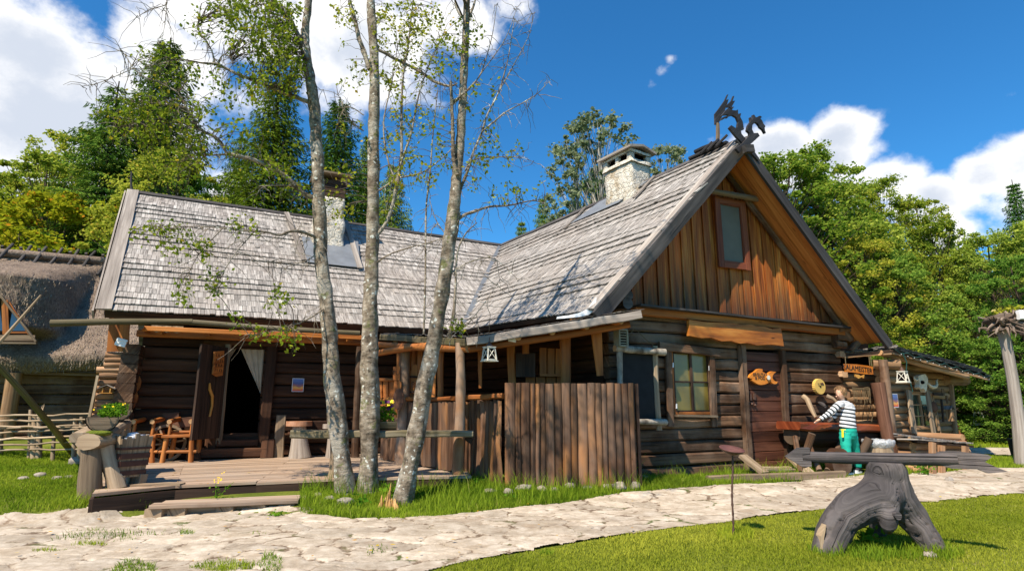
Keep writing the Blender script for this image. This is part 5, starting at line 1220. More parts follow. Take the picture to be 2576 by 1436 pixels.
# ---- lanterns
def lantern(c, s, label, group='white lanterns under the eaves'):
    o = thing('lantern', label, 'lantern', c, group); mb = MB(); ex = Vector((.8, .6, 0)); ey = Vector((-.6, .8, 0)); b, t = .13*s, .095*s; h = .30*s
    def P(u, v, z, k=0.): r = b+(t-b)*(z/h); return c+ex*u*(r+k)+ey*v*(r+k)+zz*(z-h)
    for (u, v) in ((-1, -1), (1, -1), (1, 1), (-1, 1)): mb.box(P(u*.93, v*.93, 0), P(u*.93, v*.93, h), .022*s, .022*s, up=ex)
    for (a, d) in (((-1, -1), (1, -1)), ((1, -1), (1, 1)), ((1, 1), (-1, 1)), ((-1, 1), (-1, -1))):
        mb.box(P(*[q*.9 for q in a], .03*s), P(*[q*.9 for q in d], h*.93), .014*s, .012*s, up=ex+ey); mb.box(P(*[q*.9 for q in d], .03*s), P(*[q*.9 for q in a], h*.93), .014*s, .012*s, up=ex+ey)
        for z in (.02*s, h-.01*s): mb.box(P(a[0]*.95, a[1]*.95, z), P(d[0]*.95, d[1]*.95, z), .02*s, .03*s)
    mb.box(P(0, -1.15, -.01*s), P(0, 1.15, -.01*s), 2.3*b, .018*s, up=zz); mb.box(P(0, -1.2, h+.01*s), P(0, 1.2, h+.01*s), 2.4*t, .018*s, up=zz)
    mb.build('frame', M['white_wood'], o); mb = MB(); mb.tube([c, c+zz*.05*s, c+zz*.10*s, c+zz*.14*s], [.10*s, .07*s, .035*s, .02*s], 8); mb.tube([c+zz*.14*s, c+zz*.24*s], .006, 5); mb.build('cap', M['iron'], o)
    mb = MB(); q = .82; vs = [P(u*q, v*q, z) for z in (0, h) for u, v in ((-1, -1), (1, -1), (1, 1), (-1, 1))]; mb.add(vs, [(0, 1, 5, 4), (1, 2, 6, 5), (2, 3, 7, 6), (3, 0, 4, 7)], [(0, 0, 0)]*8, .5); mb.build('glass', M['glass_b'] if False else M['void'], o); return o
lantern(at(1231, 874, 9.3), .70, 'white cross-framed lantern hanging under the porch eaves')
fl = thing('flood_light', 'small white flood light under the porch fascia', 'flood light', at(1286, 852, 9.6))
mb = MB(); c = at(1288, 853, 9.45); mb.box(c-Vector((.06, 0, 0)), c+Vector((.06, .02, -.02)), .1, .07, chamfer=.01); mb.build('housing', M['white_wood'], fl)
fl2 = thing('flood_light', 'white flood light fixed at the left house corner', 'flood light', LW.at(308, 862, .5))
mb = MB(); c = LW.at(307, 862, .55); mb.box(c-LW.ex*.10+zz*.03, c+LW.ex*.07-zz*.02, .05, .15, up=zz, chamfer=.01)
for k in range(3): mb.box(c-LW.ex*.08+LW.n*.03+zz*(.05-.05*k), c+LW.ex*.06+LW.n*.03+zz*(.02-.05*k), .02, .01)
mb.build('housing', M['white_plastic'], fl2)
# bird house on the siding
bh = thing('bird_feeder', 'tiny bright bird feeder house on the sunlit log siding', 'bird feeder', LW.at(269, 982, .5)); c = LW.at(269, 980, .45)
mb = MB(); mb.box(c-LW.ex*.1-zz*.06, c+LW.ex*.1-zz*.06, .12, .015); mb.box(c-LW.ex*.06-zz*.05, c-LW.ex*.06+zz*.03, .1, .015, up=LW.ex); mb.box(c+LW.ex*.06-zz*.05, c+LW.ex*.06+zz*.03, .1, .015, up=LW.ex); mb.build('tray', M['yellow_wood'], bh)
mb = MB(); mb.box(c-LW.ex*.14+zz*.02, c+zz*.09, .14, .012); mb.box(c+LW.ex*.14+zz*.02, c+zz*.09, .14, .012); mb.build('roof', M['grey_wood'], bh)
# sign boards on the porch post
s2 = thing('post_sign', 'narrow stacked name boards tied to the second porch post', 'sign', at(1000, 950, 11.2))
mb = MB(); 
for (x0, y0, x1, y1, w_) in ((1002, 878, 1001, 922, .05), (998, 922, 998, 956, .13), (1001, 958, 998, 996, .14), (998, 996, 996, 1050, .05)): mb.box(at(x0, y0, 11.1), at(x1, y1, 11.1), .03, w_, up=(1, 0, 0), seg=2, jit=.003)
mb.build('board', M['orange'], s2)
c = at(1002, 1003, 11.0); text3d('TUI', at(998, 938, 11.0), Vector((1, 0, 0)), zz, .12, M['plank_dark'], s2)
mb = MB(); P = [c+Vector((.10*math.cos(t), 0, .20*math.sin(t))) for t in np.linspace(0, 6.28, 17)[:-1]]; mb.prism(P, Vector((0, .02, 0))); single(mb, 'oval_mirror', M['rust_board'], 'small dark oval plaque on the second porch post', 'plaque')
# seat behind the porch fence
mb = MB()
for k in range(3): mb.box(at(955+16*k, 1000, 11.9), at(955+16*k, 958, 11.9), .05, .12, up=(1, 0, 0), seg=3, jit=.006, chamfer=.015)
mb.box(at(944, 955, 11.9), at(990, 955, 11.9), .14, .06, chamfer=.01); single(mb, 'wooden_settle', [M['orange'], M['orange_end']], 'orange wooden settle back above the porch fence rail', 'settle')
bb = thing('barrel_board', 'tapered lettered board with dark bands behind the leaning trunk', 'board', at(1042, 1000, 11.3))
mb = MB(); mb.prism([at(x, y, 11.3) for x, y in ((1018, 1002), (1030, 940), (1040, 917), (1072, 917), (1080, 1002))], Vector((0, .05, 0)), grain=(0, 0, 1)); mb.build('board', M['orange'], bb)
mb = MB(); mb.box(at(1029, 947, 11.26), at(1076, 949, 11.26), .02, .04); mb.box(at(1020, 985, 11.26), at(1079, 987, 11.26), .02, .04); mb.build('band', M['plank_dark'], bb)
text3d('89', at(1044, 968, 11.24), Vector((1, 0, 0)), zz, .16, M['plank_dark'], bb)
# ---- gable wall: fish sign, wide board, chalkboard, cage, slice of tree
def z5(x, y): return ((2400+x/1.795)*.629, (1150+y/1.795)*.629)
def zf(x, y): return ((2960+x/11.967)*.629, (1440+y/11.967)*.629)
def flat(pts, fr, d, th, mat, name, parent=None, smooth=False, **tg):
    from mathutils.geometry import tessellate_polygon
    P = [fr.at(x, y, d) for x, y in pts]; tri = tessellate_polygon([P]); k = len(P); off_ = fr.n*(-th); vs = P+[p+off_ for p in P]
    fs = [tuple(t) for t in tri]+[tuple(k+i for i in t[::-1]) for t in tri]+[(i, (i+1) % k, k+(i+1) % k, k+i) for i in range(k)]
    gc = [((p-P[0]).dot(fr.ex), p.z, 3.) for p in vs]; mb = MB(); mb.add(vs, fs, gc, .5); o = mb.build(name, mat, parent, **tg)
    b_ = bmesh.new(); b_.from_mesh(o.data); bmesh.ops.recalc_face_normals(b_, faces=b_.faces); b_.to_mesh(o.data); b_.free(); return o
fish = thing('fish_sign', 'varnished orange wooden fish with lettering on the dark door', 'sign', GW.at(1925, 950, .1))
M['fish'] = wood('varnished_fish', (.32, .085, .012), (.60, .19, .022), (.72, .29, .05), vary=.05, fx=2, fy=14, rough=.38, bump=.002)
flat([zf(*p) for p in ((410, 820), (560, 650), (720, 560), (850, 430), (960, 400), (990, 410), (1040, 410), (1090, 460), (1060, 545), (1180, 600), (1330, 710), (1400, 600), (1530, 530), (1730, 560), (1620, 640), (1560, 740), (1545, 840), (1600, 940), (1700, 1010), (1800, 1015), (1770, 1110), (1680, 1140), (1580, 1120), (1450, 1020), (1360, 1080), (1200, 1150), (1000, 1180), (850, 1145), (700, 1050), (550, 950), (640, 850), (520, 880))], GW, .13, .06, M['fish'], 'body', fish)
text3d('ERGUTAV', GW.at(*zf(960, 690), .135), GW.ex, zz, .085, M['rust_board'], fish, .003); text3d('& POD', GW.at(*zf(960, 850), .135), GW.ex, zz, .09, M['rust_board'], fish, .003)
mb = MB(); c = GW.at(*zf(1310, 830), .13); mb.log(c, c+GW.n*.03, .045, n=14, seg=1); mb.build('eye', [M['yellow_wood'], M['white_wood']], fish)
flat([(1734, 804), (1775, 810), (1820, 812), (1850, 813), (1868, 817), (1890, 816), (1902, 820), (1925, 822), (1944, 828), (1965, 826), (1972, 870), (1940, 866), (1905, 868), (1880, 862), (1862, 864), (1840, 857), (1815, 858), (1790, 849), (1765, 850), (1734, 844)], GW, .26, .07, M['live_edge'], 'eaves_board', label='wide live-edge orange board hung above the dark door', cat='board')
cb = thing('chalkboard', 'empty black chalkboard in a frame of birch poles', 'chalkboard', GW.at(1608, 1060, .1))
flat([(1562, 888), (1650, 888), (1655, 1058), (1568, 1058)], GW, .20, .03, M['slate'], 'panel', cb)
bk = bark2('birch_pole_bark', (.10, .08, .06), (.45, .40, .33)); mb = MB()
mb.log(GW.at(1546, 876, .28), GW.at(1672, 886, .28), .058, .062, n=12, seg=7, wob=.25, mi=0); mb.log(GW.at(1558, 876, .26), GW.at(1560, 975, .26), .055, .045, n=12, seg=5, wob=.2)
mb.log(GW.at(1606, 1060, .28), GW.at(1676, 1062, .28), .045, .05, n=12, seg=4, wob=.25); mb.each('birch_rail', [bk, M['orange_end']], cb)
mb = MB(); mb.log(GW.at(1648, 870, .22), GW.at(1659, 1082, .22), .05, .05, n=12, seg=7, wob=.25, bend=.02); mb.log(GW.at(1563, 960, .22), GW.at(1567, 1070, .22), .03, .03, n=8, seg=3); mb.build('upright', [M['pole'], M['orange_end']], cb)
mb = MB()
for a, b in (((1558, 875), (1595, 826)), ((1648, 872), (1597, 826))): mb.tube([GW.at(*a, .24), GW.at((a[0]+b[0])/2, (a[1]+b[1])/2+2, .2), GW.at(*b, .1)], .007, 5, cap=0)
mb.build('hanging_rope', M['rope'], cb)
cg = thing('slatted_lantern', 'small grey slatted box lantern above the chalkboard', 'lantern', GW.at(1560, 850, .3))
a, b = GW.at(1552, 850, .32), GW.at(1572, 851, .32); mb = MB(); h_ = .27
for dz in (-h_/2, h_/2): mb.box(a+zz*dz, b+zz*dz, .18, .03, chamfer=.004)
for p in (a, b): mb.box(p+zz*-h_/2, p+zz*h_/2, .17, .025, up=GW.ex)
for k in range(5): mb.box(a+zz*(-.09+.045*k)+GW.n*.07, b+zz*(-.09+.045*k)+GW.n*.07, .02, .016)
mb.build('frame', M['cage'], cg); mb = MB(); mb.box(a+GW.ex*.012, b-GW.ex*.012, .12, h_*.95); mb.build('inside', M['void'], cg)
mb = MB(); m_ = lerp(a, b, .5); mb.tube([m_+zz*h_/2, m_+zz*(h_/2+.25)], .006, 5); mb.tube([m_+zz*(h_/2+.02)-GW.ex*.05, m_+zz*(h_/2+.25)-GW.ex*.1], .005, 5); mb.build('hook', M['iron'], cg)
ds = thing('tree_slice', 'round notched yellow tree slice on the wall above the boy', 'plaque', GW.at(2055, 972, .1)); c = GW.at(2056, 972, .12); P = []
for i in range(52):
    t = 2*math.pi*i/52; r_ = .155*(1 if i % 2 else .955); P.append(c+GW.ex*(r_*math.cos(t))+zz*(r_*1.02*math.sin(t)))
mb = MB(); mb.prism(P, GW.n*.07); mb.build('disc', sm('yellow_slice', (.62, .40, .10), .5, .4, 0, .15, 8), ds)
mb = MB(); q = c+GW.n*.075; mb.box(q-GW.ex*.02, q+GW.ex*.02, .008, .03); mb.build('hole', M['void'], ds)
mb = MB(); q = c+GW.n*.074+GW.ex*.06
mb.prism([q+GW.ex*(.045*math.cos(t))+zz*(.03+.05*math.sin(t)) for t in np.linspace(0, math.pi, 9)], GW.n*.004)
for (x, z, w_) in ((-.13, .06, .035), (-.07, .065, .04), (-.12, .025, .05)): mb.box(q+GW.ex*x+zz*z, q+GW.ex*(x+w_)+zz*z, .006, .008)
mb.build('burnt_drawing', M['rust_board'], ds)
# branch hooks on the wall
def hook(pts, r, label, mats, d0=.15, d1=.45):
    mb = MB(); P = [GW.at(x, y, d0+(d1-d0)*i/(len(pts)-1)) for i, (x, y) in enumerate(pts)]; mb.tube(P, r, 9, 0, 1, .5, .3); return single(mb, 'branch_tool', mats, label, 'tool')
hook([(2022, 998), (2030, 1004), (2042, 1030), (2052, 1050)], [.055, .05, .05, .03], 'barked crooked branch leaning above the slab table', [M['bark_dark'] if False else M['pole'], M['orange_end']])
hook([(2060, 1012), (2068, 1016), (2076, 1022)], [.02, .045, .025], 'dark rounded burl hung left of the boy\'s arm', [M['charred'], M['charred']])
hook([(2080, 996), (2096, 1002), (2108, 1014), (2122, 1026)], [.045, .03, .022, .016], 'mallet-like stick with broad pale head on the wall', [M['oldplank'], M['orange_end']])
# ---- slab table with crossed log legs
tbl = thing('slab_table', 'thick red-brown slab table over a hollowed log on crossed stakes', 'table', GW.pt(5.6, .1, .5))
def Tp(x, y, d=.38): return GW.at(x, y, d)
mb = MB(); a, b = Tp(1982, 1070), Tp(2200, 1077)
mb.box(a, b, .55, .15, seg=9, jit=.016, chamfer=.03); mb.build('top', [M['red_slab'], M['red_slab']], tbl)
mb = MB(); mb.log(Tp(1992, 1093), Tp(2190, 1100), .19, .20, n=14, seg=7, wob=.2); mb.build('hollow_log', [M['log_dark'], M['log_end']], tbl)
for (x0, y0, x1, y1, r_, d0, d1) in ((2043, 1090, 2010, 1152, .065, .95, .7), (2187, 1102, 2150, 1165, .075, .95, .75), (2000, 1098, 2012, 1165, .05, .5, .8), (2030, 1110, 2060, 1170, .06, .4, .8), (2120, 1105, 2080, 1170, .06, .5, .9)):
    mb = MB(); p = Tp(x0, y0, d0); q = Tp(x1, y1, d1); q.z = max(.1, min(q.z, .2)); mb.log(p, q, r_, r_*.9, n=12, seg=3, wob=.15); mb.build('leg', [M['log'], M['log_end']], tbl)
mb = MB(); c = Tp(2108, 1163, .95); mb.log(c-GW.n*.08, c+GW.n*.08, .26, n=20, seg=1); single(mb, 'stump_slice', [M['log_dark'], M['log']], 'upright round slice of log on the ground behind the boy\'s legs', 'log slice')
# ---- thresholds and boards before the door
mb = MB(); 
for k in range(2): mb.box(GW.at(1895, 1176+5*k, .35+.2*k), GW.at(1992, 1176+5*k, .35+.2*k), .18, .045, seg=3, jit=.005, chamfer=.006)
mb.box(GW.at(1868, 1146, .35), GW.at(1925, 1190, .8), .20, .05, seg=3, jit=.004); mb.box(GW.at(1990, 1148, .35), GW.at(2035, 1190, .9), .20, .05, seg=3, jit=.004)
single(mb, 'door_ramp', M['oldplank'], 'weathered threshold planks with slanting side boards before the door', 'threshold')
mb = MB(); e0, e1 = on_ground(1780, 1214), on_ground(2125, 1202); mb.box(e0+zz*.05, e1+zz*.06, .10, .13, seg=8, jit=.008, chamfer=.015)
single(mb, 'edging_beam', [M['oldplank'], M['log_end']], 'low timber edging beam between grass verge and path', 'edging')
# ---- waste barrel
wb = thing('waste_barrel', 'grey wooden waste barrel lined with a clear plastic bag', 'barrel', (7.0, 11.6, .1))
Yb = 11.5; b0 = at(2218, 1180, Yb); b0.z = hg(b0.x, Yb); mb = MB(); tz_ = at(2218, 1117, Yb).z
mb.tube([Vector((b0.x, Yb, z)) for z in np.linspace(b0.z, tz_, 5)], [.21, .235, .24, .235, .225], 20, 0, 1, .5); mb.build('staves', [M['oldplank'], M['void']], wb)
mb = MB()
for z in (b0.z+.12, tz_-.20): torus(mb, Vector((b0.x, Yb, z)), .242, Vector((1, 0, 0)), Vector((0, 1, 0)), .012, .035)
mb.build('hoop', M['hoop'], wb)
def bag_mat():
    t = NT('clear_plastic_bag'); n = t.noise(t.pos(), 22, 5, .7); t.bump(n, .03); t.p.inputs['Alpha'].default_value = .62; return t.fin(t.mix(t.rng(n, .4, .6), (.35, .38, .40), (.8, .82, .85)), .18, .6)
mb = MB(); vs = []; gc = []; K = 40
for q, (r_, z) in enumerate(((.232, -.05), (.27, .0), (.285, .05), (.275, .085), (.235, .09), (.20, .02), (.19, -.2))):
    for j in range(K): t = 2*math.pi*j/K; rr = r_+.022*noise.noise(Vector((math.cos(t)*5, math.sin(t)*5, q*.7))); vs.append(Vector((b0.x+rr*math.cos(t), Yb+rr*math.sin(t), tz_+z+.03*noise.noise(Vector((math.cos(t)*3, math.sin(t)*3, q+9)))))); gc.append((t, z, 0))
mb.add(vs, [(q*K+j, q*K+(j+1) % K, (q+1)*K+(j+1) % K, (q+1)*K+j) for q in range(6) for j in range(K)], gc, .5, 0, True); mb.build('liner_bag', bag_mat(), wb)
# ---- iron torch dish
td = thing('fire_dish', 'rusty iron torch dish on a thin twisted rod in the lawn', 'torch', gz(1843, 1348, 0)); f = gz(1843, 1348, 0)
c = at(1841, 1131, f.y); mb = MB(); pts = [lerp(f-zz*.05, c-zz*.05, t)+Vector((.006*math.sin(t*9), 0, 0)) for t in np.linspace(0, 1, 30)]
mb.tube(pts, [.011+.003*math.sin(i*2.2) for i in range(30)], 6, 0, 1, .5); mb.build('rod', M['iron'], td)
mb = MB(); K = 24; vs = []; gc = []; tn = Vector((.10, -.22, 1)).normalized(); ax = tn.cross(Vector((0, 1, 0))).normalized(); ay = tn.cross(ax)
for (r_, z) in ((.012, -.06), (.05, -.05), (.11, -.015), (.137, .012), (.134, .016), (.10, -.006), (.04, -.03), (.001, -.035)):
    for j in range(K): t = 2*math.pi*j/K; vs.append(c+ax*(r_*math.cos(t))+ay*(r_*math.sin(t))+tn*z); gc.append((t*.1, r_, 0))
mb.add(vs, [(q*K+j, q*K+(j+1) % K, (q+1)*K+(j+1) % K, (q+1)*K+j) for q in range(7) for j in range(K)], gc, .5, 0, True); mb.build('dish', sm('rust_red_dish', (.13, .055, .045), .6, .4, .2, .3, 25, .002), td)
# ---- field stones
def stone(px, py, w, h, label, cat='stone', group='field stones at the palisade foot', z=None, dy=0.):
    g = on_ground(px, py); g.y += dy; g.z = hg(g.x, g.y); pm = 1480/g.y; mb = MB(); r_ = w/pm/2
    mb.ball(g+zz*(h/pm*.30), r_, 12, 8, sc=(1, .8, max(.35, h/w*.95)), lump=.35, rot=random.uniform(0, 3)); return single(mb, 'field_stone', M['rock'], label, cat, group)
for k, (x, y, w, h) in enumerate(((1232, 1242, 38, 12), (1280, 1250, 28, 20), (1318, 1234, 46, 20), (1362, 1236, 36, 18), (1394, 1236, 28, 14), (1432, 1228, 42, 22), (1478, 1232, 30, 14), (1526, 1230, 22, 18), (1558, 1232, 40, 26), (1598, 1230, 32, 24))):
    pos_ = ('leftmost', 'second from left', 'third from left', 'fourth from left', 'fifth from left', 'sixth from left', 'seventh from left', 'eighth from left', 'second from the right end', 'at the right end')[k]
    stone(x, y, w, h, 'rounded field stone, %s in the row at the palisade foot' % pos_)
for k, (x, y, w, h, lb, g_) in enumerate(((1617, 1196, 26, 18, 'upper grey stone at the wall foot just right of the palisade', None), (1622, 1208, 30, 16, 'lower grey stone at the wall foot just right of the palisade', None), (1822, 1177, 22, 14, 'dark stone at the house foot left of the torch dish', None), (1848, 1172, 34, 14, 'pale stone behind the torch dish rod', None), (1878, 1172, 26, 16, 'white stone right of the torch dish rod', None),
        (242, 1276, 36, 14, 'flat pale stone in grass at the terrace corner', None), (282, 1283, 44, 18, 'reddish flat stone between two pale ones at the terrace front', None), (344, 1276, 56, 20, 'largest flat pale stone at the terrace front left of the step', None), (372, 1287, 20, 10, 'small white stone by the left end of the step', None),
        (868, 1272, 44, 22, 'pale stone in front of the leftmost trunk', None), (828, 1262, 30, 18, 'mossy stone left of the leftmost trunk', None), (800, 1250, 26, 14, 'stone beside the right end of the step', None),
        (195, 1168, 42, 26, 'large rounded boulder left of the trestle', None), (100, 1200, 26, 16, 'lone rounded stone in the left lawn', None), (184, 1141, 24, 16, 'stone at the foot of the leaning pole', None), (203, 1148, 16, 10, 'small stone beside the leaning pole foot', None),
        (60, 1205, 30, 6, 'low stepping stone left in the lawn', None), (143, 1204, 30, 6, 'flat paving slab in the left lawn, left of its twin', None), (172, 1202, 26, 6, 'flat paving slab in the left lawn, right of its twin', None), (2340, 1400, 40, 16, 'reddish stone at the right foot of the charred stump', None), (1105, 1200, 20, 10, 'small stone under the terrace end', None), (2388, 1212, 18, 16, 'sawn block beside the charred stump top', None))):
    stone(x, y, w, h, lb, 'stone', g_)
# broken stump at the birch feet
bs = on_ground(975, 1282); mb = MB(); rs_ = random.Random(8)
for k in range(15):
    u = -.14+.28*k/14+rs_.uniform(-.01, .01); v = rs_.uniform(-.06, .06); h = (.30 if k in (6, 7, 11) else .20)*rs_.uniform(.55, 1.1)*(1-abs(u)*2.6)+.05; p = bs+Vector((u, v, -.02)); t_ = p+Vector((u*-.15+rs_.uniform(-.01, .03), rs_.uniform(-.03, .03), h)); w = rs_.uniform(.018, .034)
    mb.tube([p, lerp(p, t_, .5)+Vector((rs_.uniform(-.008, .008), 0, 0)), lerp(p, t_, .85), t_], [w*1.4, w, w*.5, .002], 5, 0, 0, None, .6)
single(mb, 'rotten_stump', wood('rotten_wood', (.22, .09, .025), (.50, .28, .10), (.66, .46, .22), vary=.1, fx=3, fy=30, bump=.012), 'splintered orange rotten stump between the trunks', 'stump')
# ---- charred stump and wooden arrow
def meta_mesh(els, res, name, mat, parent):
    md = bpy.data.metaballs.new(name); md.resolution = res; md.render_resolution = res; md.threshold = .5
    for (p, r_) in els: e = md.elements.new(); e.co = p; e.radius = r_
    o = bpy.data.objects.new(name+'_src', md); COL.objects.link(o); dg = bpy.context.evaluated_depsgraph_get(); dg.update()
    me = bpy.data.meshes.new_from_object(o.evaluated_get(dg)); me.name = name; bpy.data.objects.remove(o); bpy.data.metaballs.remove(md)
    me.materials.clear(); me.materials.append(mat); me.polygons.foreach_set('use_smooth', [True]*len(me.polygons))
    n = len(me.vertices); co = np.empty(n*3, dtype=np.float32); me.vertices.foreach_get('co', co); co = co.reshape(-1, 3)
    a = me.attributes.new('gc', 'FLOAT_VECTOR', 'POINT'); return me, co, a
es = thing('charred_stump', 'blackened upturned stump arching on root legs in the lawn', 'stump', gz(2230, 1390, 0))
def z8(x, y, Y=6.05): return at((3000+x/2.268)*.629, (1650+y/2.268)*.629, Y)
els = []
def chain(pts, k=9):
    for i in range(len(pts)-1):
        (x0, y0, r0, Y0), (x1, y1, r1, Y1) = pts[i], pts[i+1]
        for j in range(k): t = j/k; els.append((z8(x0+(x1-x0)*t, y0+(y1-y0)*t, Y0+(Y1-Y0)*t), (r0+(r1-r0)*t)*.00143*1.0))
chain([(1238, 500, 150, 6.05), (1238, 600, 150, 6.05), (1225, 700, 165, 6.05), (1130, 790, 170, 6.0), (960, 850, 150, 5.97), (840, 950, 132, 5.95), (765, 1080, 132, 5.95), (715, 1200, 126, 5.95), (700, 1330, 126, 5.95)])
chain([(1238, 650, 160, 6.05), (1330, 780, 150, 6.05), (1430, 900, 125, 6.05), (1530, 1030, 108, 6.0), (1620, 1160, 98, 5.97), (1690, 1290, 90, 5.95)])
chain([(1200, 760, 120, 6.2), (1170, 950, 80, 6.5), (1150, 1150, 80, 6.7), (1150, 1260, 75, 6.8)])
chain([(1225, 750, 150, 5.95), (1235, 860, 90, 5.88), (1250, 940, 74, 5.84), (1252, 1010, 60, 5.82), (1246, 1075, 46, 5.82)], 5)
me, co, a = meta_mesh(els, .022, 'stump', M['charred'], es)
SK = [np.array([list(z8(x, y, Yq)) for x, y, Yq in c]) for c in (((1238, 420, 6.05), (1230, 620, 6.05), (1130, 770, 6.), (960, 850, 5.97), (840, 950, 5.95), (765, 1080, 5.95), (720, 1200, 5.95), (700, 1400, 5.95)), ((1238, 420, 6.05), (1260, 640, 6.05), (1340, 790, 6.), (1450, 920, 6.), (1540, 1040, 6.), (1620, 1160, 5.97), (1700, 1400, 5.95)))]
best = np.full(len(co), 1e9); gcv = np.zeros((len(co), 3))
for ci, Pk in enumerate(SK):
    L0 = 0.
    for i in range(len(Pk)-1):
        a_, b_ = Pk[i], Pk[i+1]; d = b_-a_; ln = np.linalg.norm(d); d /= ln; t = np.clip((co-a_)@d, 0, ln); q = co-a_-t[:, None]*d; dist = np.linalg.norm(q, axis=1); pn = np.array([-d[2], 0, d[0]]); k = dist < best
        gcv[k] = np.stack([L0+t, q@pn*.8+q[:, 1]*.5, np.zeros(len(co))], 1)[k]; best = np.where(k, dist, best); L0 += ln
a.data.foreach_set('vector', gcv.astype(np.float32).ravel())
nr = np.empty(len(co)*3, dtype=np.float32); me.vertices.foreach_get('normal', nr); nr = nr.reshape(-1, 3); dis = np.empty(len(co))
for i in range(len(co)):
    g_ = gcv[i]; f_ = noise.noise(Vector((g_[0]*1.1, g_[1]*16, 0))); h_ = noise.noise(Vector((g_[0]*2.2, g_[1]*34, 7))); l_ = noise.noise(Vector(co[i])*7)
    dis[i] = .010*f_+.005*h_+.012*l_-(.022 if abs(f_) < .035 and h_ > -.1 else 0.)
co = co+nr*dis[:, None].astype(np.float32); me.vertices.foreach_set('co', co.ravel()); me.update()
o = bpy.data.objects.new('stump', me); COL.objects.link(o); o.parent = es; o.matrix_parent_inverse = world_of(es).inverted()
# trim flat at the top: a lid hides under the arrow
bm = bmesh.new(); bm.from_mesh(me); ztop_ = z8(1238, 448).z; bmesh.ops.bisect_plane(bm, geom=bm.verts[:]+bm.edges[:]+bm.faces[:], plane_co=(0, 0, ztop_), plane_no=(0, 0, 1), clear_outer=True)
ed = [e for e in bm.edges if e.is_boundary]; bmesh.ops.holes_fill(bm, edges=ed, sides=0); bm.to_mesh(me); bm.free()
mb = MB()
for (x0, y0, x1, y1, w_) in ((650, 1010, 612, 1230, 16), (628, 1070, 600, 1180, 10)):
    p, q = z8(x0, y0, 5.78), z8(x1, y1, 5.76); 
mb.prism([z8(x+22, y, 5.845) for x, y in ((668, 1015), (664, 1060), (650, 1130), (640, 1235), (630, 1240), (622, 1235), (624, 1120), (648, 1060))], Vector((0, .10, 0)), grain=(0, 0, 1)); mb.build('bare_split', M['pole'], es)
mb = MB(); c = z8(1345, 935, 5.72); mb.log(c+Vector((0, .25, 0)), c, .045, .035, n=12, seg=2); mb.build('knot', [M['charred'], M['charred']], es)
ar = thing('wooden_arrow', 'big black wooden arrow lying across the charred stump', 'arrow', z8(1238, 430))
YT, YE = 6.55, 5.45
def za(x, y, dY=0.): return z8(x, y, YT+(YE-YT)*(x-330)/(2345-330)+dY)
mb = MB(); mb.log(za(400, 398), za(1885, 428), .058, .060, n=16, seg=10, wob=.08, bend=.006, rnd=.5); mb.build('shaft', [M['charred'], M['charred']], ar)
def aboard(pts, name, dY=.0, th=.05, mat='charred'):
    from mathutils.geometry import tessellate_polygon
    P = [za(x, y, dY) for x, y in pts]; tri = tessellate_polygon([P]); k = len(P); of = Vector((.25, .97, 0)).normalized()*th; vs = P+[p+of for p in P]
    fs = [tuple(t) for t in tri]+[tuple(k+i for i in t[::-1]) for t in tri]+[(i, (i+1) % k, k+(i+1) % k, k+i) for i in range(k)]
    mb = MB(); mb.add(vs, fs, [(p.x, p.z, 1) for p in vs], .5); o = mb.build(name, M[mat], ar); b_ = bmesh.new(); b_.from_mesh(o.data); bmesh.ops.recalc_face_normals(b_, faces=b_.faces); b_.to_mesh(o.data); b_.free()
aboard([(328, 400), (440, 322), (540, 318), (543, 372), (475, 378), (480, 432), (555, 438), (560, 490), (470, 488)], 'arrowhead', -.06, .10)
aboard([(1670, 382), (1740, 350), (1900, 352), (2155, 380), (2195, 400), (2130, 445), (2240, 495), (2345, 535), (2160, 548), (2070, 512), (1830, 505), (1690, 460), (1880, 462), (1872, 398)], 'fletching', -.03, .045)
# ---- woven pole fence on the left, leaning poles
wf = thing('pole_fence', 'low fence of bare interwoven poles on the left', 'fence', at(100, 1135, 14))
def fY(x): return 13.0-(x/230)*1.6
for k, (y0, y1, xe) in enumerate(((1046, 1042, 232), (1062, 1052, 238), (1082, 1068, 236), (1090, 1080, 226), (1106, 1094, 228), (1122, 1110, 225), (1133, 1128, 222), (1071, 1076, 232))):
    mb = MB(); n_ = 9; pts = [at(-60+(xe+60)*i/n_, y0+(y1-y0)*i/n_+random.uniform(-2.2, 2.2), fY(xe*i/n_)+.07*(-1)**(i+k)) for i in range(n_+1)]; mb.tube(pts, [.024-.0009*i for i in range(n_+1)], 8, 0, 1, None, .15); mb.build('rail', [M['pole'], M['orange_end']], wf)
for (x, y0, y1, r_) in ((2, 1128, 1070, .06), (77, 1136, 1030, .045), (88, 1140, 1045, .07), (100, 1140, 1035, .06), (190, 1132, 1052, .05), (206, 1128, 1048, .05), (137, 1132, 1075, .04)):
    mb = MB(); Yq = fY(x)+.02; b = at(x, y1, Yq); t = at(x, y0, Yq); t.z = hg(t.x, Yq)-.02; mb.log(t, b, r_, r_*.75, n=9, seg=3, wob=.25); mb.build('post', [M['pole'], M['orange_end']], wf)
mb = MB(); 
for k in range(7): p = at(94+2*k, 1048-abs(3-k)*2, fY(90)); mb.tube([p, p+Vector((random.uniform(-.05, .05), 0, .22))], [.018, .004], 5)
mb.build('twig_tips', M['pole'], wf)
mb = MB(); p = on_ground(186, 1144); mb.tube([at(-40, 880, 9.2), at(60, 990, 10.0), at(120, 1060, 10.6), p], [.040, .05, .055, .06], 10, 0, 1, .5, .12); single(mb, 'leaning_pole', [wood('green_pole', (.06, .05, .018), (.16, .14, .06), (.26, .24, .12), vary=.1, fx=1, fy=8, moss=.4), M['oldplank']], 'thick greenish pole leaning down to a stone in the lawn', 'pole')
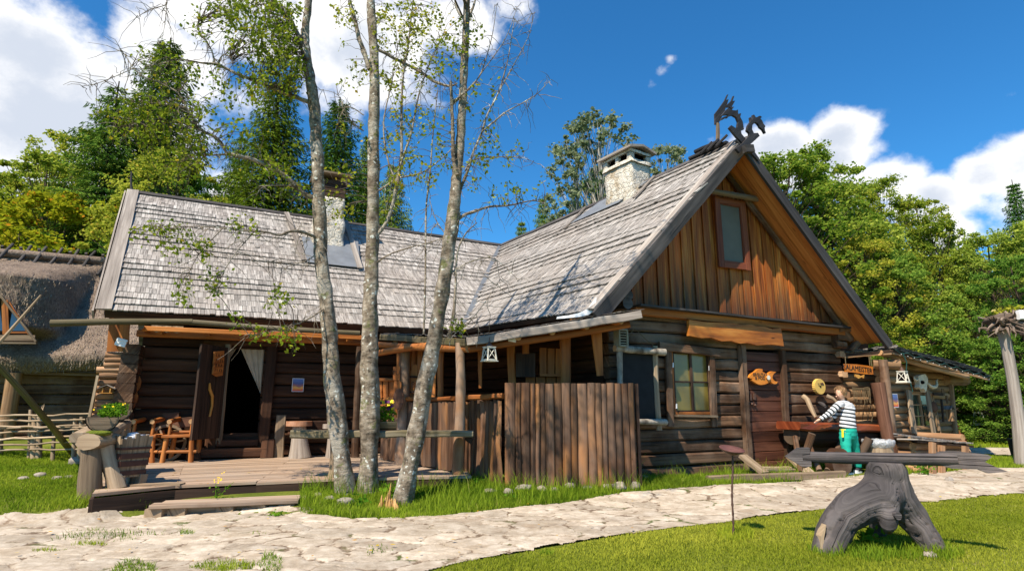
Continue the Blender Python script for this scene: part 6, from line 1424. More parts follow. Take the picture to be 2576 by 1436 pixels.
mb = MB(); mb.tube([at(-60, 925, 8.2), at(20, 838, 8.3), at(103, 742, 8.4)], [.030, .024, .012], 8, 0, 1, .5, .1); single(mb, 'thin_pole', [M['pole'], M['orange_end']], 'thin bare pole slanting up across the thatched roof', 'pole')
# ---- weeds
def weed(px, py, hpx, n, seed, label, size=.05, spread=.12, mat='herb', z=None, name='weed', group=None, buds=0):
    g = on_ground(px, py); pm = 1480/g.y; H = hpx/pm; r = random.Random(seed); o = thing(name, label, 'plant', g, group); mb = MB(); LV = []
    rg = np.random.default_rng(seed)
    for k in range(max(2, n)):
        dx, dy = r.uniform(-spread, spread)*H, r.uniform(-spread, spread)*H; h = H*r.uniform(.6, 1.); pts = [g+Vector((dx*t*t*2.2, dy*t*t*2, h*t)) for t in np.linspace(0, 1, 5)]; mb.tube(pts, [.005, .0045, .004, .003, .002], 4, cap=None)
        m = int(14); tt = rg.uniform(.15, 1, m); P = np.array([list(g+Vector((dx*t*t*2.2, dy*t*t*2, h*t))) for t in tt])+rg.normal(size=(m, 3))*np.array([size*.9, size*.9, size*.3]); LV.append(leafquads(P, size, rg, .15))
    mb.build('stem', M['herb'], o); leafobj('leaves', LV, M[mat], o, seed)
    if buds: flowers('flower', o, g+zz*H*.7, H*.16, H*.1, buds, seed, size=.018, h=H*.35)
    return o
weed(1800, 1192, 74, 5, 1, 'slender leafy weed at the wall below the window', .05)
weed(1578, 1226, 95, 6, 2, 'tall branching weed with tiny yellow buds at the palisade end', .035, .3, buds=40)
weed(2190, 1378, 64, 5, 3, 'broad-leaved young plant under the charred stump arch', .075, .25)
weed(2140, 1172, 40, 6, 4, 'bright green weed between the boy\'s feet', .05)
weed(905, 1284, 36, 5, 5, 'lime green leafy weed right of the leftmost trunk foot', .05, .3)
weed(985, 1262, 52, 4, 6, 'broad dark leaves behind the splintered stump', .07, .2)
weed(1060, 1262, 34, 7, 7, 'bushy weed right of the leaning trunk foot', .045, .5)
weed(542, 1280, 78, 4, 8, 'thin flowering weed growing up the terrace front', .04, .3, buds=12)
weed(590, 1276, 22, 3, 9, 'flat leaf rosette against the terrace fascia', .06, .8)
weed(2220, 1196, 34, 6, 10, 'nettle clump beside the charred stump top', .06)
weed(2330, 1196, 36, 7, 11, 'leafy weeds in front of the shed foot', .06, .4)
weed(700, 1300, 12, 4, 12, 'low green weeds under the wooden step', .04, 1.2)
weed(1290, 1260, 16, 5, 14, 'low leafy tuft in front of the palisade left end', .04, .8)
weed(1180, 1226, 26, 8, 15, 'nettles at the foot of the porch fence', .05, .5)
# fallen leaves on terrace and path
r = np.random.default_rng(77); P = []
for _ in range(60):
    x, y = r.uniform(380, 1150), r.uniform(1160, 1235); p = gz(x, y, .305)
    if inpoly(np.array([p.x]), np.array([p.y]), DECKP)[0]: P.append(list(p+zz*.008))
for _ in range(160):
    x, y = r.uniform(0, 2400), r.uniform(1200, 1430); p = on_ground(x, y)
    if inpoly(np.array([p.x]), np.array([p.y]), PATH)[0]: P.append(list(p+zz*.055))
V = leafquads(np.array(P), .05, r); V[:, :, 2] = V[:, :, 2].mean(1)[:, None]+(V[:, :, 2]-V[:, :, 2].mean(1)[:, None])*.2
leafobj('fallen_leaves', V, leaf_mat('fallen_leaf', (.45, .20, .02), (.55, .42, .03), None, .2), None, 3, kind='stuff')
# ================================================================ SHED, THATCHED HOUSE, FAR RIGHT, THE BOY
def z6(x, y): return ((3100+x/1.915)*.629, (1200+y/1.915)*.629)
def zc(x, y): return ((3350+x/2.872)*.629, (1400+y/2.872)*.629)
shed = thing('log_shed', 'small round-log shed with flat bark roof right of the house', 'shed', (8.2, 13, .1))
_s = at(2236, 1100, 12.4); SW = Frame(_s.x, _s.y, 33)
sE = SW.hit(2392, 1000)[0]; zT = SW.hit(2236, 908)[1]
# front wall of round logs, roof line falling to the right
def roundwall(fr, s0, s1, z0, z1, r_, holes=(), d=0., mats=('shed_log', 'orange_end'), name='wall', parent=shed, slope=0.):
    mb = MB(); z_ = z0+r_; k = 0
    while z_ < z1:
        cuts = [(s0, s1)]
        for (a, b, c, e) in holes:
            if c < z_ < e:
                nc = []
                for (p, q) in cuts:
                    if b <= p or a >= q: nc.append((p, q))
                    else:
                        if a > p: nc.append((p, a))
                        if b < q: nc.append((b, q))
                cuts = nc
        for (p, q) in cuts:
            if q-p > .05: mb.log(fr.pt(p+random.uniform(-.03, .03), z_, d-r_), fr.pt(q+random.uniform(-.03, .03), z_+slope, d-r_), r_*1.04, r_*random.uniform(.96, 1.06), n=12, seg=5, wob=.12)
        z_ += r_*1.9; k += 1
    return mb.build(name, [M[mats[0]], M[mats[1]]], parent)
hA, hz0 = SW.hit(2290, 1078); hB, _ = SW.hit(2346, 1000); hz1 = SW.hit(2318, 984)[1]; hz0 = SW.hit(2318, 1080)[1]
roundwall(SW, .08, sE, .10, zT-.05, .082, [(hA, hB, hz0, hz1)])
# recessed part between house corner and post
_r = at(2216, 1100, 12.9); SR2 = Frame(_r.x, _r.y, 16); s0r = SR2.hit(2128, 1050)[0]
roundwall(SR2, s0r-.6, .25, .10, 2.05, .085, name='recessed_wall')
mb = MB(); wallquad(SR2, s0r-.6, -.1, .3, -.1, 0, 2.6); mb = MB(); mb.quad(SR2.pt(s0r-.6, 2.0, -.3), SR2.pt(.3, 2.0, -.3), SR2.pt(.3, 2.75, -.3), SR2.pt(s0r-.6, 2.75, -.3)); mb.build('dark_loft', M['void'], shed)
mb = MB()
for f_, s_, e_ in ((SW, sE-.05, 3.2),): 
    for k in range(12): mb.box(SW.pt(sE-.1, .18+.17*k, -.1), SW.pt(sE-.1, .18+.17*k, -2.6), .15, .16)
mb.build('end_wall', M['shed_log'], shed)
# posts
def spost(x0, y0, x1, y1, Yb, r0, r1, name='post', mat='shed_log'):
    b = at(x1, y1, Yb); b.z = hg(b.x, b.y); t = at(x0, y0, Yb); mb = MB(); mb.log(b, t, r1, r0, n=12, seg=6, wob=.15); return mb.build(name, [M[mat], M['orange_end']], shed)
spost(2221, 905, 2254, 1185, 12.0, .085, .10, mat='log')
mb = MB(); mb.log(at(2208, 962, 11.95), at(2247, 1178, 11.9), .13, .10, n=12, seg=6, wob=.1); mb.build('post', [M['rust_board'], M['orange_end']], shed)
mb = MB(); mb.log(SW.at(2386, 925, -.02), SW.at(2404, 1110, .02), .07, .07, n=10, seg=5, wob=.15); mb.build('corner_post', [M['shed_log'], M['orange_end']], shed)
# window with leaning side boards
o = framed_window(SW, .0, hA+.04, hB-.05, hz0+.05, hz1-.05, .05, M['glass_g'], M['shed_log'], mull=1, trans=(.33, .66), sash=.035, parent=shed)
mb = MB()
mb.box(SW.at(*z6(1022, 690), .10), SW.at(*z6(1068, 1022), .16), .04, .16, up=SW.ex, seg=4, jit=.004); mb.box(SW.at(*z6(1160, 660), .10), SW.at(*z6(1215, 1020), .16), .04, .14, up=SW.ex, seg=4, jit=.004)
mb.build('casing', M['grey_wood'] if False else M['oldplank'], o)
# roof: two low-pitch planes of old boards with a ragged edge
P0 = at(*z6(520, 405), 12.5); P1 = at(*z6(900, 372), 11.95); P2 = at(*z6(1650, 583), 13.8)
rr = thing('x', 'x', 'x'); bpy.data.objects.remove(rr)
bk_ = Vector((.55, .83, 0)).normalized()
Q0, Q1, Q2 = P0+bk_*3+zz*.25, P1+bk_*3.6+zz*.35, P2+bk_*3+zz*.35
mb = MB(); shingle_roof(P0, P1, Q0, Q1, bk_, 7, .07, .15, mb, rag=.08, lift=.02); shingle_roof(P1, P2, Q1, Q2, bk_, 7, .07, .15, mb, rag=.10, lift=.02)
ro_ = mb.build('roof', M['shingle_old'], shed); slab(P0, P1, Q1, Q0, .05, M['plank_dark'], 'roof_boards', ro_, .02); slab(P1, P2, Q2, Q1, .05, M['plank_dark'], 'roof_boards', ro_, .02)
mb = MB(); mb.log(at(*z6(800, 400), 12.1), at(*z6(1470, 590), 13.4), .065, .06, n=10, seg=6); mb.box(P1-zz*.06+Vector((0, .05, 0)), P2-zz*.06+Vector((0, .05, 0)), .04, .09, seg=6, jit=.006)
mb.box(P0-zz*.06+Vector((0, .05, 0)), P1-zz*.06+Vector((0, .05, 0)), .05, .10, seg=5, jit=.006)
mb.log(at(*z6(750, 490), 12.3), at(*z6(960, 490), 12.1), .10, .10, n=10, seg=3); mb.log(SW.at(*z6(1300, 612), -.0), SW.at(*z6(1455, 618), -.1), .12, .12, n=12, seg=2)
for k in range(7): t_ = (k+.5)/7; mb.box(lerp(P1, P2, t_)-zz*.07+bk_*.12, lerp(Q1, Q2, t_)-zz*.10, .08, .09)
for k in range(5): t_ = (k+.5)/5; mb.box(lerp(P0, P1, t_)-zz*.07+bk_*.12, lerp(Q0, Q1, t_)-zz*.10, .08, .09)
mb.build('rafter', [M['shed_log'], M['orange_end']], shed)
mb = MB(); pts = [lerp(P1, P2, t)-zz*(.02+.05*math.sin(t*26)**2)-Vector((0, .06, 0)) for t in np.linspace(0, 1, 60)]; mb.tube(pts, .010, 5, cap=None)
q = at(*z6(975, 400), 11.95); mb.tube([q, q+Vector((.06, 0, -.2)), q+Vector((.02, 0, -.4)), q+Vector((.08, 0, -.62)), q+Vector((.1, 0, -.8))], .012, 5)
single(mb, 'light_string', M['cabledark'], 'dark green string of lights drooping along the shed roof edge', 'light string')
mb = MB()
for t in np.linspace(.05, .95, 16): mb.ball(lerp(P1, P2, t)-zz*.09-Vector((0, .08, 0)), .008, 6, 4)
mb.build('bulb', M['white_plastic'], bpy.data.objects['light_string'])
# hanging name board
ns = thing('name_board', 'hanging yellow board lettered KALAMEISTER under the shed roof', 'sign', at(2170, 925, 11.9))
NF = Frame(*at(2127, 930, 11.9).xy, 22)
flat([z6(*p) for p in ((538, 487), (620, 490), (700, 500), (748, 508), (753, 568), (700, 566), (600, 552), (541, 548))], NF, .0, .04, M['fish'], 'board', ns)
text3d('KALAMEISTER', NF.at(*z6(632, 525), .006), NF.ex-zz*.09, zz, .15, M['black'], ns, .002, .92)
flat([z6(*p) for p in ((612, 566), (640, 570), (660, 582), (685, 570), (680, 598), (663, 588), (640, 600), (618, 585))], NF, .0, .03, M['yellow_wood'], 'little_fish', ns)
mb = MB()
for x in (542, 725, 738): mb.tube([NF.at(*z6(x, 500), 0), NF.at(*z6(x-6, 430), 0)], .008, 5)
mb.build('hanging_rope', M['rope'], ns)
poster(SW, .18, *z6(893, 716), *z6(948, 820), 'crumpled sunset poster on the sunlit shed logs')
lantern(at(*z6(972, 548), 11.9), .70, 'white cross-framed lantern hanging from the shed roof')
# skull, antler, tools
def zs(x, y): return zc(x, y)
M['bone']
sk = thing('animal_skull', 'bleached animal skull above the shed window', 'skull', SW.at(*zs(990, 380), .1))
flat([zs(*p) for p in ((925, 300), (960, 282), (1005, 272), (1030, 305), (1040, 350), (1030, 400), (1025, 450), (1015, 482), (1003, 455), (985, 440), (955, 445), (940, 425), (945, 385), (935, 340))], SW, .22, .10, M['bone'], 'cranium', sk)
mb = MB(); c = SW.at(*zs(975, 368), .24); mb.ball(c, .05, 10, 6, sc=(1, .4, .8)); mb.build('eye_socket', M['void'], sk)
mb = MB(); mb.tube([SW.at(*zs(x, y), .2) for x, y in ((1035, 380), (1060, 410), (1090, 425), (1125, 420), (1140, 395), (1135, 350), (1150, 335))], [.02, .035, .045, .04, .03, .02, .01], 8); mb2 = MB(); mb2.tube([SW.at(*zs(x, y), .2) for x, y in ((930, 330), (900, 345), (880, 330), (878, 310))], [.02, .02, .015, .008], 7); mb2.build('horn', M['bone'], sk)
single(mb, 'jaw_bone', M['bone'], 'curved pale jaw bone beside the skull on the shed', 'bone')
tools = ((1205, 440, 1215, 520, .05, 'plane-like block'), (1100, 500, 1215, 510, .03, 'crossbar'), (1110, 580, 1190, 980, .02, 'long-handled tool'), (1190, 560, 1212, 820, .03, 'dark saw blade'), (1120, 740, 1165, 920, .035, 'paddle'), (1250, 520, 1262, 610, .03, 'small yoke'))
for (x0, y0, x1, y1, r_, nm) in tools:
    mb = MB(); mb.box(SW.at(*zs(x0, y0), .12), SW.at(*zs(x1, y1), .12), .03, r_*2, up=SW.ex, seg=3, jit=.006, chamfer=.004); single(mb, 'old_tool', [M['plank_dark'] if 'dark' in nm or 'cross' in nm else M['shed_log']], 'old %s hung on the shed right of the window' % nm, 'tool')
mb = MB(); c = SW.at(*zs(1108, 650), .12); mb.ball(c, .11, 12, 6, sc=(.8, .25, 1.1)); single(mb, 'wooden_bowl', M['rust_board'], 'reddish wooden bowl hung right of the shed window', 'bowl')
bx2 = thing('nest_box', 'little nest box with pitched roof at the shed corner', 'nest box', SW.at(*zs(1290, 740), .15)); mb = MB(); c = SW.at(*zs(1290, 740), .2)
mb.box(c-zz*.14, c+zz*.12, .12, .12, up=SW.ex, chamfer=.005); mb.build('box', M['shed_log'], bx2); mb = MB(); mb.box(c+zz*.12-SW.ex*.11, c+zz*.20, .16, .012); mb.box(c+zz*.12+SW.ex*.11, c+zz*.20, .16, .012); mb.build('roof', M['shingle_old'], bx2)
mb = MB(); 
for k in range(26):
    x_ = 170+8*k; p = SR2.at(*zc(x_, 432), .12); mb.tube([p, p-zz*random.uniform(.08, .35)+SR2.ex*random.uniform(-.04, .04)], .005, 4, cap=None)
for k in range(5): mb.tube([SR2.at(*zc(165, 425+8*k), .12), SR2.at(*zc(260, 440+4*k), .13), SR2.at(*zc(370, 420+9*k), .12)], .006, 4, cap=None)
for x_ in (300, 365, 410): mb.tube([SR2.at(*zc(x_, 430), .14), SR2.at(*zc(x_+15, 600), .14), SR2.at(*zc(x_-20, 820), .14)], .007, 4, cap=None)
single(mb, 'fishing_net', M['rope'], 'old ropes and net strands draped on the recessed shed wall', 'net')
# shingled box and bench in front of the shed
bx = thing('shingled_box', 'low log box with shaggy shingle lid in front of the shed', 'box', (9, 11.6, .1))
BF = Frame(*at(2308, 1150, 11.6).xy, 20); sb0 = 0; sb1 = BF.hit(2440, 1130)[0]
roundwall(BF, 0, sb1, .08, BF.hit(2340, 1108)[1], .075, name='log_wall', parent=bx, mats=('siding', 'orange_end'))
mb = MB()
for k in range(5): mb.log(BF.pt(sb1, .16+.14*k, -.1), BF.pt(sb1, .16+.14*k, -1.1), .07, n=10, seg=2); mb.log(BF.pt(0.02, .16+.14*k, -.1), BF.pt(.02, .16+.14*k, -1.1), .07, n=10, seg=2)
mb.each('end_wall', [M['siding'], M['orange_end']], bx)
A_ = BF.at(2308, 1106, .15); B_ = BF.at(2450, 1119, .15); C_ = A_-BF.n*1.2+zz*.16; D_ = B_-BF.n*1.2+zz*.10
mb = MB(); shingle_roof(A_, B_, C_, D_, -BF.n, 5, .06, .12, mb, rag=.07, lift=.02); l_ = mb.build('lid', M['grey_wood'], bx); slab(A_, B_, D_, C_, .04, M['plank_dark'], 'lid_boards', l_, .01)
for (x_, y0, y1) in ((2345, 1112, 1186), (2368, 1120, 1188), (2428, 1122, 1180)):
    mb = MB(); p = BF.at(x_, y0, .18); q = BF.at(x_, y1, .18); q.z = .05; mb.box(p, q, .08, .12, up=BF.ex, chamfer=.01); mb.build('leg', M['siding'], bx)
# ---- far right: rail, post, woodpile, root-topped pole
mb = MB(); mb.log(at(2402, 1104, 21.5), at(2640, 1116, 19.5), .15, .16, n=14, seg=8, wob=.05); single(mb, 'log_rail', [wood('pale_barkless_log', (.34, .30, .26), (.52, .48, .43), (.66, .62, .56), vary=.1, fx=.6, fy=5), M['orange_end']], 'long pale barkless log rail beyond the shed', 'rail')
mb = MB(); p = at(2416, 1082, 19.8); q = at(2418, 1122, 19.8); q.z = .05; mb.log(q, p, .17, .15, n=12, seg=3, wob=.15); mb.tube([p, p+Vector((-.35, 0, .85))], [.03, .02], 6); mb.ball(p+Vector((-.45, 0, .95)), .20, 12, 6, sc=(1, 1, .25)); single(mb, 'rail_post', [M['red_frame'], M['log_end']], 'short red-brown post with small dish beside the pale rail', 'post')
mb = MB()
for k in range(46): u = random.uniform(0, 3.4); z_ = random.uniform(.1, .75)*(1-abs(u-1.9)*.2); p = at(2468, 1098, 24)+Vector((u, random.uniform(-.3, .3), z_-.15)); mb.box(p, p+Vector((random.uniform(.6, 1.2), random.uniform(-.2, .2), random.uniform(-.06, .06))), .12, .04)
single(mb, 'board_pile', M['oldplank'], 'low heap of old boards behind the pale rail', 'board pile')
mb = MB(); p = at(2395, 1096, 24); mb.box(p-Vector((.5, 0, .1)), p+Vector((.5, 0, -.1)), .5, .25, chamfer=.04); single(mb, 'blue_tarp', M['blue_plastic'], 'scrap of blue tarpaulin far behind the shed', 'tarp')
mb = MB(); p = at(2560, 1106, 14.6); q = Vector((p.x, p.y, .04)); mb.tube([q, lerp(q, p, .6), p], [.16, .19, .20], 14); mb.tube([p, p+zz*.03], [.21, .20], 14); single(mb, 'black_bin', M['black'], 'small black bin at the foot of the root-topped pole', 'bin')
rp = thing('root_pole', 'tall debarked trunk set upside down with its root plate on top', 'pole', (10.8, 12.7, .1))
Yp = 12.7; mb = MB(); b = at(2574, 1186, Yp); b.z = hg(b.x, Yp); mb.tube([b, at(2562, 1060, Yp), at(2548, 960, Yp), at(2534, 880, Yp), at(2526, 845, Yp), at(2523, 825, Yp)], [.13, .118, .108, .104, .11, .15], 16, 0, 1, .5, .06); mb.build('trunk', [M['grey_wood'], M['orange_end']], rp)
mb = MB(); c = at(2527, 818, Yp)
for k in range(150):
    t = random.uniform(0, 6.283); rr_ = random.uniform(.1, .5); z0_r = random.uniform(-.14, .26); d = Vector((math.cos(t), math.sin(t), 0)); s_ = c+d*.1+zz*z0_r*.6; e_ = c+d*rr_*(1.25 if d.x > -.2 else 1.0)+zz*(z0_r+random.uniform(-.18, .10)); m_ = lerp(s_, e_, .55)+Vector((random.uniform(-.08, .08), random.uniform(-.08, .08), random.uniform(-.05, .09)))
    r0 = random.choice((.012, .018, .03, .05)); mb.tube([s_, m_, e_, e_+Vector((random.uniform(-.06, .06), 0, random.uniform(-.14, .03)))], [r0, r0*.8, r0*.45, r0*.15], 6, 0, 0)
mb.ball(c+zz*.10, .26, 12, 8, sc=(1.3, 1.2, .55), lump=.6); mb.build('root_plate', [wood('root_wood', (.06, .04, .028), (.17, .125, .095), (.33, .27, .22), vary=.4, fx=3, fy=10, bump=.01)], rp)
r_ = np.random.default_rng(5); leafobj('moss_grass', leafclump(c+Vector((.2, 0, .3)), .35, .3, .14, 240, .10, 66), M['grass'], rp)
mb = MB(); p = at(2577, 792, Yp-.4); mb.box(p-Vector((.14, 0, 0)), p+Vector((.14, 0, 0)), .10, .20, chamfer=.02); mb.build('housing', M['white_plastic'], None, 'white flood light on top of the root plate', 'flood light'); bpy.data.objects['housing.001' if 'housing.001' in bpy.data.objects else 'housing']
mb = MB(); p = at(2463, 1037, 20); lp_ = lantern(p, 1.3, 'tiny white lantern hanging far off before the dark trees')
mb = MB()
for k, y_ in enumerate((1022, 1032, 1044)): mb.log(at(2560, y_, 20), at(2680, y_+2, 20), .09, .09, n=8, seg=2)
single(mb, 'log_stack', [M['pole'], M['orange_end']], 'pale log ends stacked at the right picture edge', 'log stack')
# ---- thatched house on the left
th = thing('thatched_house', 'old thatched log house at the left edge behind the pole fence', 'house', (-16, 19, .3))
_t = at(140, 1000, 17.6); TW = Frame(_t.x, _t.y, 24); zE = TW.hit(140, 932, .5)[1]; s0t = -7.; s1t = TW.hit(262, 1000)[0]+1.2; zR_ = TW.hit(140, 652, -3.2)[1]
logwall(TW, s0t, s1t, .2, zE+.5, 9, jit=.008).build('wall', [M['log'], M['log_end']], th)
mb = MB(); mb.log(TW.at(12, 1100, .5), TW.at(36, 938, .5), .2, .19, n=12, seg=4); mb.build('post', [M['shed_log'], M['orange_end']], th)
mb = MB(); mb.box(TW.pt(s0t, zE-.05, .3), TW.pt(s1t, zE-.05, .3), .2, .16, seg=8, jit=.01); mb.build('eaves_beam', M['shed_log'], th)
# thatch: thick skin with rolled eaves, a bulging hood over the gable window
nu, nv = 150, 70; uu = np.linspace(s0t-1, s1t+.5, nu); vs = []; gc = []
hoodS = TW.hit(-10, 800, 1.0)[0]
for i, s_ in enumerate(uu):
    for j in range(nv):
        v = j/(nv-1)
        if v < .12: a = v/.12; d = .75+.10*math.sin(a*math.pi)-.28*(1-a); z = zE-.02+.42*a-(1-a)*.02
        else:
            a = (v-.12)/.88; d = .78-3.98*a; z = zE+.40+(zR_-zE-.40)*a+.12*math.sin(a*math.pi)
        # hood
        if v > .12:
            hs = abs(s_-hoodS); k_ = max(0, 1-(hs/1.45)**4); top = 2.35+0*hs
            want = 1.15-.1*hs; kk = k_*max(0, min(1, (z-(zE+.95))/.25))*max(0, min(1, (zR_-.2-z)/1.2))
            if kk > 0 and want > d: d = d+(want-d)*min(1, kk)
        nz_ = .05*noise.noise(Vector((s_*1.2, z*1.2, 0)))+.03*noise.noise(Vector((s_*6, z*5, 1)))+.03*noise.noise(Vector((s_*14, z*9, 1)))
        zs_ = .10*math.sin(s_*.8)*(1-v)
        p = TW.pt(s_, z+zs_+nz_*.4, d+nz_); vs.append(p); gc.append((s_, z, 0))
fs = [(i*nv+j, (i+1)*nv+j, (i+1)*nv+j+1, i*nv+j+1) for i in range(nu-1) for j in range(nv-1)]
# opening for the triangular window
tri = [TW.hit(-60, 862, 1.0), TW.hit(8, 752, 1.0), TW.hit(90, 862, 1.0)]
mb = MB(); mb.add(vs, fs, gc, .5, 0, True); roofT = mb.build('roof', M['thatch'], th, label='grey-brown thatch with hooded dormer')
mb = MB(); mb.quad(TW.pt(s0t-1, zR_, -3.2), TW.pt(s1t+.5, zR_, -3.2), TW.pt(s1t+.5, zE, -7.2), TW.pt(s0t-1, zE, -7.2)); mb.quad(TW.pt(s0t-1, zE-.05, .5), TW.pt(s1t+.5, zE-.05, .5), TW.pt(s1t+.5, zE+.1, -3.2), TW.pt(s0t-1, zE+.1, -3.2)); mb.build('far_slope', M['thatch'], roofT)
mb = MB()
a, b = TW.pt(s0t-1, zR_+.05, -3.15), TW.pt(s1t+.5, zR_+.05, -3.15); mb.tube([lerp(a, b, t) for t in np.linspace(0, 1, 14)], .26, 12, 0, 1, .5, .15, .6); mb.build('ridge_roll', M['thatch'], roofT)
mb = MB()
for k, x_ in enumerate((-38, 12, 60, 100, 142, 184, 228, 272, 316)):
    s_, _z = TW.hit(x_, 668, -2.9); p = TW.pt(s_, zR_+.42, -3.25); q = TW.pt(s_-.12+random.uniform(-.06, .03), zR_-.62, -2.35); mb.log(p, q, .05, .055, n=9, seg=4, bend=.04, wob=.15)
    mb.log(TW.pt(s_+.25, zR_+.32, -3.2), TW.pt(s_+.3, zR_-.4, -3.9), .05, n=8, seg=2)
mb.build('ridge_stake', M['grey_dark'], roofT)
rg = np.random.default_rng(31); V = []
for _ in range(8000):
    i = rg.integers(0, nu-1); j = rg.integers(2, nv-2); p = np.array(vs[i*nv+j]); q = np.array(vs[i*nv+j-2]); d = q-p; d /= np.linalg.norm(d)+1e-6; d = d+rg.normal(size=3)*.22; d /= np.linalg.norm(d); p = p+np.array(TW.ex)*rg.uniform(-.06, .06)+np.array([0, 0, rg.uniform(0, .05)])+rg.normal(size=3)*.02; o_ = np.array(TW.n)*.03; w = np.array(TW.ex)*.008; l_ = rg.uniform(.04, .11); V.append([p+o_-w, p+o_+w, p+o_*1.8+d*l_+w*.4, p+o_*1.8+d*l_-w*.4])
for _ in range(1500):
    i = rg.integers(0, nu-1); p = np.array(vs[i*nv+rg.integers(1, 7)]); w = np.array(TW.ex)*.008; d = np.array(TW.n)*.05+np.array([0, 0, -rg.uniform(.03, .10)])+rg.normal(size=3)*.03; V.append([p-w, p+w, p+d+w*.3, p+d-w*.3])
leafobj('reed_ends', np.array(V), leaf_mat('reed_straw', (.14, .10, .07), (.38, .30, .225), None, .1), roofT, 8, kind='stuff')
dw = MB(); dF = 1.27
A3, B3, C3 = TW.at(-62, 862, dF), TW.at(5, 745, dF), TW.at(92, 860, dF)
dw.prism([A3, C3, B3], -TW.n*.1, rnd=.3); o = dw.build('window_board', M['plank_dark'], th)
mb = MB(); mb.box(B3+TW.n*.06, C3+TW.n*.06, .05, .12, up=TW.n, seg=4, jit=.006); mb.box(B3+TW.n*.06, A3+TW.n*.06, .05, .12, up=TW.n); mb.box(TW.at(-60, 850, dF+.05), TW.at(88, 850, dF+.05), .05, .16); mb.box(TW.at(-60, 862, dF+.09), TW.at(92, 863, dF+.09), .12, .05); mb.build('frame', M['oldplank'], o)
mb = MB(); mb.prism([TW.at(22, 832, dF+.03), TW.at(66, 832, dF+.03), TW.at(34, 768, dF+.03)], TW.n*.01); mb.prism([TW.at(8, 832, dF+.03), TW.at(-40, 832, dF+.03), TW.at(0, 775, dF+.03)], TW.n*.01); mb.build('pane', M['glass_b'], o)
mb = MB(); mb.box(TW.at(12, 755, dF+.05), TW.at(15, 840, dF+.05), .04, .14, up=TW.ex); mb.box(TW.at(24, 760, dF+.05), TW.at(72, 840, dF+.05), .035, .06, up=TW.n); mb.box(TW.at(18, 836, dF+.05), TW.at(74, 836, dF+.05), .03, .05); mb.build('sash', M['orange'], o)

# ================================================================ THE BOY AT THE TABLE
boy = thing('person', 'boy in striped grey and white shirt and green trousers reaching over the slab table', 'person', (6.5, 11.4, .1))
FY = 11.1
def bp(x, y, dY=0.):                       # boy close-up (zoom 855 px = 250 px of the photo)
    return at((3250+x/3.42)*.629, (1500+y/3.42)*.629, FY+dY)
def skin_obj(name, chains, mat, parent, sub=2, closed=False):
    """chains: lists of (point, radius_x, radius_y); chains may start at (chain, idx) of an earlier one"""
    vs, es_, rs = [], [], []; keep = []
    for c in chains:
        ids = []
        for q in c:
            if isinstance(q, tuple) and isinstance(q[0], int): ids.append(keep[q[0]][q[1]])
            else: vs.append(q[0]); rs.append(q[1:] if len(q) > 2 else (q[1], q[1])); ids.append(len(vs)-1)
        keep.append(ids); es_ += [(ids[i], ids[i+1]) for i in range(len(ids)-1)]
    me = bpy.data.meshes.new(name+'_base'); me.from_pydata([tuple(v) for v in vs], es_, []); o = bpy.data.objects.new(name+'_base', me); COL.objects.link(o)
    m = o.modifiers.new('s', 'SKIN'); m.use_smooth_shade = True
    for i, r_ in enumerate(rs): me.skin_vertices[0].data[i].radius = r_
    me.skin_vertices[0].data[0].use_root = True
    m2 = o.modifiers.new('d', 'SUBSURF'); m2.levels = sub; m2.render_levels = sub
    dg = bpy.context.evaluated_depsgraph_get(); dg.update(); nm = bpy.data.meshes.new_from_object(o.evaluated_get(dg)); bpy.data.objects.remove(o)
    nm.name = name; nm.materials.clear(); nm.materials.append(mat); nm.polygons.foreach_set('use_smooth', [True]*len(nm.polygons))
    r_ = bpy.data.objects.new(name, nm); COL.objects.link(r_)
    if parent is not None: r_.parent = parent; r_.matrix_parent_inverse = world_of(parent).inverted()
    return r_
skin = sm('skin', (.72, .42, .29), .5, .35); skin.node_tree.nodes['Principled BSDF'].inputs['Subsurface Weight'].default_value = .08
hand = bp(55, 625, -.05); wrist = bp(92, 605, .0); elbow = bp(215, 530, .02); shl = bp(335, 405, .05)
neckB = bp(395, 345, .10); headC = bp(375, 240, .06)
body = skin_obj('body', [
    [(bp(470, 690, .08), .10, .08), (bp(465, 560, .10), .08, .06), (bp(455, 440, .12), .08, .06), (bp(425, 370, .12), .06, .05), (bp(400, 325, .10), .047, .05), (bp(385, 290, .08), .062, .07), (bp(376, 245, .07), .078, .092), (bp(380, 200, .07), .062, .078), (bp(383, 186, .07), .03, .04)],
    [(0, 2), (shl, .038), (elbow, .034), (wrist, .024), (bp(72, 615, -.02), .026, .018), (bp(52, 625, -.04), .028, .016)],
    [(0, 2), (bp(420, 430, .20), .035), (bp(370, 490, .22), .03), (bp(320, 540, .20), .028), (bp(240, 612, .14), .022), (bp(205, 632, .12), .024)],
    [(0, 0), (bp(447, 800, .04), .05), (bp(462, 1040, .0), .045), (bp(500, 1240, .0), .036), (bp(505, 1310, .02), .035), (bp(440, 1325, -.08), .03)],
    [(0, 0), (bp(540, 800, .13), .05), (bp(588, 1040, .21), .045), (bp(625, 1240, .30), .036), (bp(630, 1305, .32), .035), (bp(600, 1320, .25), .03)]], skin, boy)
